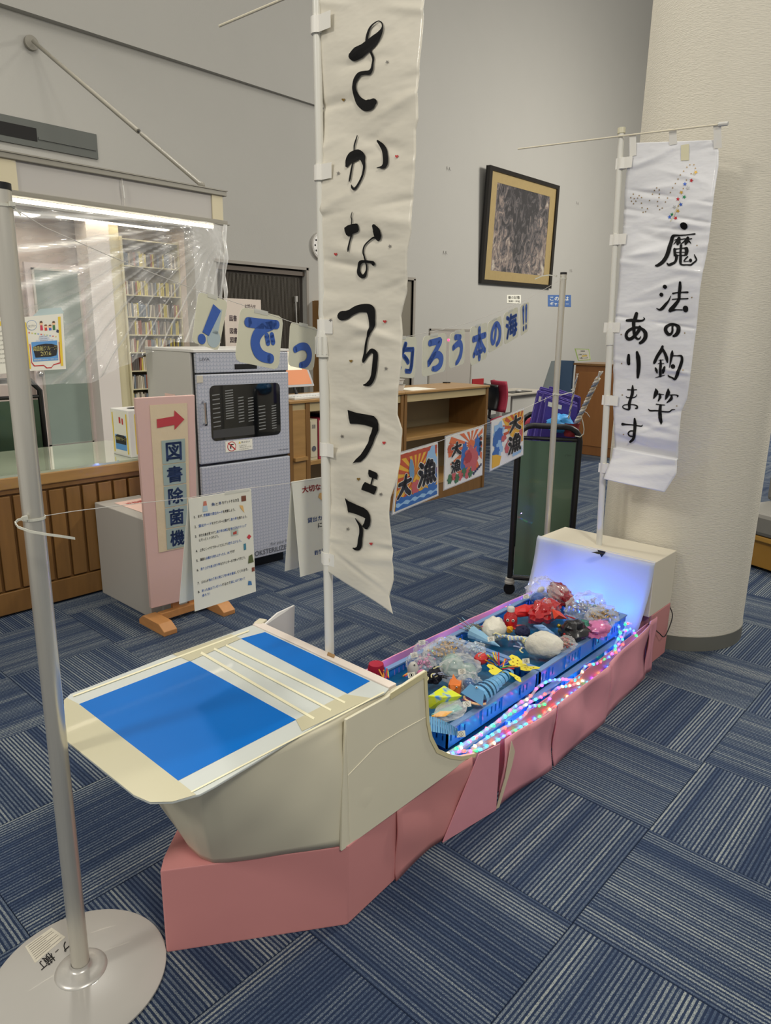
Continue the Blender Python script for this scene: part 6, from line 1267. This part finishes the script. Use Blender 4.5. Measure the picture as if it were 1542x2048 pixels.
# cotton fish
t, c = crumple('cotton_fish', 1088, 1290, (.058, .040, .040), M_cot, 'large white cotton fish with braided blue and cream yarn tail', 'toy fish', 21, .2, TZ+.018, rot=-.9); eye(t, at(1072, 1272, TZ+.06), .003)
yl = [mat('yarn_cream', (226, 218, 166), .8), mat('yarn_sky', (150, 180, 214), .8), mat('yarn_lilac', (170, 176, 206), .8)]
ca, cb = at(1060, 1280, TZ+.03), at(996, 1272, TZ+.02)
for k in range(13):
    P = [ca.lerp(cb, i/12)+Vector((.009*math.cos(i*1.1+k*.7), .011*math.sin(i*1.1+k*.7)+.0022*(k-6), .007*math.sin(i*1.3+k))) for i in range(13)]; MB().tube(P, .0036, 6).build('yarn', yl[k % 3], t, smooth='all')
yarn(t, at(1045, 1296, TZ), 6, .05, .0028, yl, 3, .012)
t, c = crumple('cotton_fish', 988, 1258, (.050, .038, .040), M_cot, 'white cotton fish with a pink eye and silver tinsel tail', 'toy fish', 22, .2, TZ+.015, rot=.2); eye(t, at(964, 1253, TZ+.04), .003); MB().ball(at(964, 1253, TZ+.043), .0035, 8, 6).build('pink_spot', mat('pink_spot', (220, 90, 120), .5), t)
M_tin = mat('tinsel_silver', (150, 150, 130), .25, metal=.8)
yarn(t, at(950, 1258, TZ+.012), 60, .035, .0011, M_tin, 6, .02); tagcard(t, 982, 1278, '9')
# light blue paper cone
t = thing('paper_squid', 'pale blue folded paper cone with silver tentacles beside the cotton fish', 'toy fish'); a, b = at(958, 1272, TZ+.02), at(1000, 1293, TZ+.01); Mlb = mat('paper_sky', (140, 186, 214), .5)
MB().tube([a, a.lerp(b, .5), b], [.024, .013, .001], 10).build('cone', Mlb, t); MB().tube([a, a+(a-b)*.35], [.020, .028], 10).build('collar', Mlb, t)
for k in range(7): e = a+(a-b).normalized()*(.09+.012*(k % 3))+Vector((.012*(k-3), .008*(k-3), .004*k)); MB().tube([a, a.lerp(e, .5)+Vector((0, 0, .006)), e], .0012, 5).build('tentacle', M_tin if k % 2 else Mlb, t)
# red bottle octopus
t = thing('bottle_octopus', 'red bottle octopus with white cap and googly eyes', 'toy octopus'); c = at(1020, 1252, TZ); Mred = mat('red_foil', (190, 24, 30), .2, coat=.8, noise=.2, nscale=60, bump=.4, bscale=60)
MB().lathe([(0, 0), (.026, .002), (.030, .02), (.028, .045), (.015, .062), (.013, .068), (0, .068)], c, 20).build('bottle', Mred, t, smooth=True); MB().lathe([(0, .067), (.0155, .067), (.0155, .082), (.013, .085), (0, .085)], c, 20).build('cap', M_white, t, smooth=True)
dC = (CC-c); dC.z = 0; dC.normalize(); sC = Vector((-dC.y, dC.x, 0))
for s_ in (-1, 1): eye(t, c+dC*.027+sC*.011*s_+Vector((0, 0, .036)), .0065)
for k in range(6): a = k*1.05; MB().tube([c, c+Vector((math.cos(a)*.04, math.sin(a)*.04, .004)), c+Vector((math.cos(a+.3)*.062, math.sin(a+.3)*.062, .001))], [.009, .006, .002], 7).build('arm', Mred, t, smooth='all')
MB().ball(c+dC*.045+Vector((0, 0, .004)), (.012, .012, .012), 9, 6, crum(8, .8)).build('mouth_bow', mat('paper_orange', (240, 170, 40), .4), t)
crumple('navy_pompom', 1045, 1263, (.026, .024, .018), mat('yarn_navy', (24, 28, 62), .9, bump=.8, bscale=70), 'small navy yarn pompom right of the bottle octopus', 'pompom', 24, .3, TZ+.012)
# red parcels
Mrf = mat('red_cellophane', (182, 30, 36), .15, coat=1, noise=.3, nscale=40)
t, c = crumple('red_parcel', 1090, 1222, (.066, .036, .034), Mrf, 'shiny crumpled red fish parcel in the middle of the stern crate', 'toy fish', 31, .7, TZ+.02); bag(t, 1092, 1220, (.06, .036, .032), 91, TZ+.02)
t, c = crumple('red_parcel', 1122, 1190, (.072, .032, .030), mat('wine_foil', (132, 26, 40), .2, coat=.8, noise=.4, nscale=60), 'dark wine red parcel leaning toward the white stern sheet', 'toy fish', 32, .6, TZ+.035, rot=.9); bag(t, 1120, 1188, (.065, .034, .032), 92, TZ+.035, rot=.9)
t, c = crumple('red_parcel', 1050, 1222, (.055, .028, .018), mat('paper_red', (206, 34, 34), .4), 'bright red pointed paper fish behind the bottle octopus', 'toy fish', 33, .5, TZ+.012, n=(10, 6), smooth=False, rot=-.4)
t = thing('orange_red_kite', 'orange red folded paper fish beside the striped fan', 'toy fish'); a = at(1108, 1228, TZ+.045)
MB().add([at(1104, 1218, TZ+.05), at(1120, 1223, TZ+.045), at(1135, 1238, TZ+.03), at(1108, 1238, TZ+.03), at(1118, 1230, TZ+.055)], [(0, 1, 4), (1, 2, 4), (2, 3, 4), (3, 0, 4)]).build('paper', mat('paper_vermilion', (222, 74, 50), .5), t)
t = thing('striped_fan_fish', 'bright red pleated paper fan fish lying flat', 'toy fish'); a, b = at(1133, 1232, TZ+.04), at(1185, 1252, TZ+.015)
q = MB(); n_ = 14
for i in range(n_+1):
    f = i/n_-.5; e = b+Vector((.0, .05, 0))*f+Vector((0, 0, .006*(i % 2))); q.v += [tuple(a+Vector((0, .01, 0))*f+Vector((0, 0, .003*(i % 2)))), tuple(e)]
q.f += [(2*i, 2*i+1, 2*i+3, 2*i+2) for i in range(n_)]; q.build('pleats', mat('paper_scarlet', (212, 26, 24), .45), t, solid=.0008)
t = thing('bagged_whale', 'blue and white paper whale in a clear bag at the far left corner', 'toy fish'); c = at(1076, 1196, TZ+.012)
MB().ball(c, (.036, .026, .022), 18, 12, crum(40, .15)).build('body', mat('whale_blue', (46, 92, 170), .4), t, smooth='all'); MB().ball(at(1082, 1180, TZ+.03), (.026, .012, .016), 14, 8, crum(41, .1)).build('belly', M_white, t, smooth='all'); MB().ball(at(1100, 1190, TZ+.02), (.012, .01, .012)).build('grey_tip', mat('grey_foam', (120, 122, 128), .6), t); bag(t, 1082, 1180, (.06, .045, .045), 42, TZ+.035); tagcard(t, 1052, 1193, '7', TZ+.03)
Mgl = mat('gold_tinsel', (190, 150, 80), .25, metal=.85)
def beadbag(x, y, r, M, label, seed, n=26, z=TZ+.015, ring=True, spread=(.03, .02)):
    t = thing('tinsel_bag', label, 'toy bag'); c = at(x, y, z); r_ = random.Random(seed); q = MB()
    for k in range(n): q.ball(c+Vector((r_.gauss(0, spread[0]*.7), r_.gauss(0, spread[1]*.7), r_.uniform(-.005, .026))), r_.uniform(.003, .0065), 7, 5)
    q.build('beads', M, t, smooth='all'); bag(t, x, y, r, seed+100, z); return t
beadbag(1170, 1214, (.08, .055, .045), mat('tinsel_pearl', (200, 206, 214), .15, metal=.6), 'clear bag of pearly tinsel near the stern sheet', 51, 60, TZ+.028, spread=(.06, .035))
beadbag(1203, 1234, (.062, .045, .032), Mgl, 'clear bag of gold tinsel at the far right of the stern crate', 52, 80, TZ+.016, spread=(.05, .03))
t = thing('green_wire', 'thin green wire arch over the pearly tinsel bag', 'wire'); MB().tube([at(1172, 1218, TZ+.02), at(1176, 1208, TZ+.04), at(1190, 1210, TZ+.04), at(1200, 1220, TZ+.02)], .0014, 6).build('wire', mat('wire_green', (60, 170, 90), .4), t)
crumple('black_pompom', 1148, 1262, (.044, .040, .036), mat('black_ribbon', (20, 20, 24), .35, coat=.4), 'black crumpled ribbon ball near the right crate wall', 'pompom', 53, .5, TZ+.018)
crumple('green_parcel', 1168, 1256, (.030, .03, .026), mat('green_foil', (20, 112, 92), .35, noise=.2, nscale=60), 'dark green starry paper parcel between the black ball and pink cellophane', 'parcel', 54, .3, TZ+.012)
crumple('pink_parcel', 1194, 1258, (.050, .034, .024), mat('pink_cellophane', (214, 116, 170), .2, coat=.8), 'pink cellophane parcel at the right crate wall', 'parcel', 55, .6, TZ+.01)
t = thing('blue_yarn_fish', 'sky blue thick yarn bundle behind the large cotton fish', 'toy fish'); my = mat('yarn_blue', (126, 164, 212), .8)
for k in range(8):
    a, b = at(1068+3*k, 1252+2*k, TZ+.015), at(1108+2*k, 1268+3*k, TZ+.01); MB().tube([a, a.lerp(b, .4)+Vector((0, 0, .016+.002*(k % 3))), b], .0045, 7).build('yarn', my, t, smooth='all')
t = beadbag(1130, 1288, (.038, .03, .02), mat('red_tinsel', (176, 40, 40), .25, metal=.6), 'small bag of red and gold tinsel before the black ball', 56, 40, TZ+.01, spread=(.022, .018)); q = MB(); r_ = random.Random(4)
for k in range(20): q.ball(at(1130, 1288, TZ+.02)+Vector((r_.gauss(0, .012), r_.gauss(0, .01), r_.uniform(0, .012))), .002, 6, 4)
q.build('gold_beads', Mgl, t)
for i, (x, y) in enumerate(((1118, 1252), (1128, 1259), (1120, 1262))):
    t = thing('gold_bell', 'small round gold bell left of the black ribbon ball', 'bell', 'gold bells by the black ball'); MB().ball(at(x, y, TZ+.01), .0095, 14, 9).build('bell', mat('gold_bell', (170, 150, 60), .2, metal=.9), t, smooth='all')
# yellow hearts with stars
My = mat('paper_yellow', (240, 224, 60), .5)
def heart_fin(x, y, s, rot, label, stars, z=TZ+.02, sq=1):
    t = thing('heart_fin', label, 'paper heart'); s *= 1.3; c = at(x, y, z); X_ = Vector((math.cos(rot), math.sin(rot), .1)); Y_ = Vector((-math.sin(rot), math.cos(rot), .25))
    MB().prism([c+X_*a*s+Y_*b*s*sq for a, b in heart((0, 0), 1)], (0, 0, -.0012)).build('paper', My, t)
    for a, b in stars: q = MB().flat([c+X_*(a+.12*u)*s+Y_*(b+.12*v)*s*sq+Vector((0, 0, .001)) for u, v in star((0, 0), 1, a)]); q.build('star_sticker', mat('star_brown', (130, 60, 20), .5), t)
    return t
t = heart_fin(1033, 1323, .030, .5, 'yellow starred paper heart, upper left of three', ((-.3, .3), (.3, .35), (-.35, -.1), (.2, -.1))); heart_fin(1057, 1336, .032, 2.9, 'yellow starred paper heart, right of three with a tag', ((-.4, .2), (.0, .25), (.45, .2), (.2, -.2), (-.15, -.25)))
tagcard(t, 1052, 1322, '14', TZ+.04); heart_fin(1032, 1354, .026, 1.2, 'narrow yellow starred paper heart nearest the crate rim', ((-.3, .1), (.1, .1)), sq=.55); heart_fin(990, 1340, .028, .8, 'yellow paper heart under the blue paper fish head', ((.2, .2),))
# large blue paper fish with slits
t = thing('paper_fish', 'large sky blue paper fish with slitted body and open mouth', 'toy fish'); a, b = at(952, 1392, TZ+.03), at(1022, 1338, TZ+.018); d = (b-a); ax = d.normalized(); s_ = ax.cross(Vector((0, 0, 1))).normalized(); u_ = s_.cross(ax)
Msk = mat('paper_fish_blue', (104, 168, 214), .5)
for k in range(9):
    f0, f1 = k/9, (k+.72)/9; r0 = .041*(1-.62*f0)*(1+.12*math.sin(k)); r1 = .041*(1-.62*f1)
    V = []
    for f, r in ((f0, r0), (f1, r1)):
        for i in range(11): an = PI*(.02+.96*i/10); V.append(a+d*f+s_*r*math.cos(an)+u_*r*1.0*math.sin(an)-Vector((0, 0, .012)))
    MB().add(V, [(i, i+1, 12+i, 11+i) for i in range(10)]).build('body_band', Msk, t, solid=.0008)
MB().prism([a+s_*.04-u_*.01-ax*.03, a+s_*.03+u_*.028-ax*.005, a-s_*.025+u_*.035, a-s_*.045+u_*.005-ax*.02], ax*.002).build('upper_head', mat('paper_fish_head', (90, 150, 196), .5), t)
MB().prism([a+s_*.036-u_*.012-ax*.02, a-s_*.036-u_*.012-ax*.035, a-s_*.03-u_*.016+ax*.02, a+s_*.03-u_*.016+ax*.02], u_*.001).build('lower_jaw', mat('paper_plum', (100, 44, 92), .5), t)
MB().tube([a+s_*.04*math.cos(x)-ax*(.03*math.sin(x))-u_*.012 for x in np.linspace(.2, 2.9, 9)], .004, 6).build('lip', mat('paper_pink_yellow', (240, 190, 140), .5), t)
eye(t, a+u_*.034-ax*.008+s_*.004, .004)
t = thing('clear_blue_ball', 'shiny dark blue ball in cellophane in front of the orange box fish', 'ball'); MB().ball(at(938, 1368, TZ+.02), .022, 20, 12).build('ball', mat('ball_blue', (36, 84, 140), .1, coat=1), t, smooth='all'); bag(t, 938, 1366, (.03, .03, .028), 61, TZ+.02)
# straws
def straws(x, y, n, label, seed, L_=.07, z=TZ+.01, fan=1.2, a0=.5, up=.6):
    t = thing('straw_bundle', label, 'straws'); r_ = random.Random(seed); cs = [(210, 40, 50), (240, 160, 40), (240, 220, 60), (60, 160, 90), (50, 110, 190), (110, 60, 150)]; c = at(x, y, z)
    for k in range(n): an = a0+fan*(k/n-.5); dv = Vector((math.cos(an), math.sin(an), up*r_.uniform(.3, 1))).normalized()*L_*r_.uniform(.7, 1.1); o_ = Vector((r_.uniform(-.01, .01), r_.uniform(-.01, .01), 0)); MB().tube([c+o_, c+o_+dv], .0026, 7).build('straw', mat('straw_%d' % (k % 6), cs[k % 6], .4), t)
    return t
straws(995, 1330, 12, 'fan of rainbow straws standing behind the yellow hearts', 70, .06, TZ+.01, 2.6, 2.0, 1.2); straws(1003, 1335, 8, 'loose rainbow straws lying by the red paper cup', 74, .05, TZ+.015, 2.0, -.3, .3)
t, c = crumple('red_cup', 962, 1317, (.024, .022, .018), mat('cup_red', (206, 54, 54), .4), 'small red paper box with white spiky rim among the straws', 'toy fish', 75, .1, TZ+.02, n=(8, 5), smooth=False); q = MB(); [q.mm((c.x-.02+.008*k, c.y-.004, c.z+.015), (c.x-.016+.008*k, c.y, c.z+.022)) for k in range(6)]; q.build('white_teeth', M_white, t)
straws(772, 1356, 8, 'short rainbow straws behind the deck corner', 76, .035, TZ+.03, 1.2, 1.2, 1.6); straws(812, 1352, 8, 'flat bunch of rainbow straws in a bag behind the side board', 77, .05, TZ+.02, .6, -.2, .1)
t = thing('bagged_ball', 'clear pale green ball toy in a bag with a number tag', 'toy bag'); MB().ball(at(905, 1330, TZ+.035), .042, 20, 12).build('outer_ball', mat('glass_green', (176, 206, 190), .08, alpha=.45, coat=1), t, smooth='all'); MB().ball(at(936, 1343, TZ+.028), .032, 18, 10).build('inner_ball', mat('glass_green', (176, 206, 190), .08, alpha=.45, coat=1), t, smooth='all'); bag(t, 920, 1338, (.062, .045, .036), 80, TZ+.025); tagcard(t, 924, 1343, '23', TZ+.06)
beadbag(888, 1303, (.075, .045, .036), Mgl, 'clear bag of gold beads behind the pale green balls', 57, 90, TZ+.028, spread=(.055, .028)); beadbag(850, 1330, (.035, .028, .022), mat('pink_tinsel', (210, 130, 180), .25, metal=.3), 'crumpled pink and pearl cellophane by the eyed fish', 58, 34, TZ+.02, spread=(.022, .016))
beadbag(948, 1300, (.04, .03, .02), mat('tinsel_ice', (170, 200, 220), .2, metal=.4), 'clear bag of icy blue foil left of the pale cone', 59, 30, TZ+.015, spread=(.025, .02))
t = thing('yarn_fish', 'black and cream yarn tangle next to the side board', 'toy fish'); MB().ball(at(868, 1352, TZ+.01), (.036, .028, .022), 18, 12, crum(85, .3)).build('core', mat('yarn_black', (22, 22, 36), .9), t); yarn(t, at(868, 1350, TZ+.022), 22, .045, .0024, [mat('yarn_black', (22, 22, 36), .9), mat('yarn_black', (22, 22, 36), .9), mat('yarn_cream', (226, 218, 166), .8), mat('yarn_lilac', (170, 176, 206), .8)], 9, .022)
t = thing('origami_box_fish', 'orange folded paper box fish with small eyes', 'toy fish'); c = at(910, 1374, TZ+.022); Mo = mat('paper_orange2', (228, 120, 36), .5)
MB().box(c, (.042, .04, .036), .5).build('body', Mo, t, bevel=.002); MB().add([c+Vector(v) for v in ((-.03, .0, .018), (0, -.02, .018), (.0, .01, .045), (-.035, -.01, -.005))], [(0, 1, 2), (0, 3, 1), (0, 2, 3)]).build('beak', Mo, t); eye(t, c+Vector((-.016, -.018, .012)), .003); eye(t, c+Vector((.01, -.026, .008)), .003)
t = thing('gift_pouch', 'yellow and blue shiny folded pouch against the side board', 'pouch'); c = at(884, 1398, TZ+.03)
def pouch():
    M = mat('pouch_yellow', (214, 226, 30), .25, coat=.6); N, L, b = nodes(M); tc = N.new('ShaderNodeTexCoord'); n = N.new('ShaderNodeTexNoise'); n.inputs['Scale'].default_value = 26; L.new(tc.outputs['Object'], n.inputs['Vector']); cr = N.new('ShaderNodeValToRGB'); e = cr.color_ramp.elements; e[0].position = .4; e[0].color = s2l((70, 140, 220))+(1,); e[1].position = .52; e[1].color = s2l((214, 226, 30))+(1,); L.new(n.outputs[0], cr.inputs[0]); L.new(cr.outputs[0], b.inputs['Base Color']); return M
P = [at(856, 1392, TZ+.05), at(888, 1372, TZ+.055), at(924, 1392, TZ+.035), at(892, 1414, TZ+.0), at(856, 1418, TZ+.0), at(888, 1395, TZ+.05)]
MB().add(P, [(0, 5, 1), (1, 5, 2), (2, 5, 3), (3, 5, 4), (4, 5, 0)]).build('pouch', pouch(), t, solid=.003)
t = thing('teal_orange_fish', 'flat orange and teal fish in a clear bag with a tag near the rim', 'toy fish'); MB().prism([at(x, y, TZ+.005) for x, y in ((862, 1432), (885, 1420), (915, 1410), (925, 1420), (895, 1432))], (0, 0, .006)).build('body', mat('paper_teal', (120, 176, 170), .5), t); MB().prism([at(x, y, TZ+.012) for x, y in ((862, 1434), (880, 1424), (905, 1424), (890, 1434))], (0, 0, .003)).build('belly', mat('paper_orange', (240, 170, 40), .4), t); bag(t, 900, 1422, (.05, .03, .014), 88, TZ+.008); tagcard(t, 934, 1408, '6', TZ+.02)
t = thing('fan_tail_fish', 'sky blue fringed paper fan drooping over the crate end', 'toy fish'); a = at(925, 1464, TZ)
q = MB(); n_ = 12
for i in range(n_):
    f0, f1 = i/n_, (i+.8)/n_; pa_, pb_2 = at(856+60*f0, 1432+26*f0**1.5, TZ+.03), at(856+60*f1, 1432+26*f1**1.5, TZ+.03); lo1, lo2 = at(856+60*f0, 1462+10*f0, TZ+.005), at(856+60*f1, 1462+10*f1, TZ+.005); q.add([pa_, pb_2, lo2, lo1], [(0, 1, 2, 3)])
q.build('fringe', Msk, t, solid=.0006); tagcard(t, 922, 1468, '2', TZ+.01)
t = thing('eyed_seahorse', 'white felt fish head with a blue eye and pink mouth behind the side board', 'toy fish'); c = at(826, 1340, TZ+.03); MB().ball(c, (.020, .018, .032), 16, 10, crum(71, .08)).build('head', M_white, t, smooth='all'); MB().ball(at(842, 1345, TZ+.022), (.018, .012, .01)).build('mouth', mat('felt_pink', (214, 130, 170), .7), t, smooth='all'); eye(t, at(829, 1330, TZ+.055), .005); tagcard(t, 823, 1350, '1', TZ+.05)
t = thing('crimson_cup', 'crimson felt cup standing behind the deck corner', 'cup'); c = at(752, 1352, TZ+.0); MB().lathe([(0, 0), (.024, 0), (.030, .03), (.026, .048), (0, .05)], c, 20).build('cup', mat('crimson_felt', (170, 16, 50), .7), t, smooth=True)
for i, (x, y, n_) in enumerate(((844, 1285, '20'), (828, 1310, '18'))):
    t = thing('tag_bag', ['clear bag with a number tag standing at the far rim, rear one', 'clear bag with a number tag standing at the far rim, front one'][i], 'toy bag'); bag(t, x, y+14, (.026, .02, .024), 95+i, TZ+.02); tagcard(t, x, y, n_, TZ+.04)
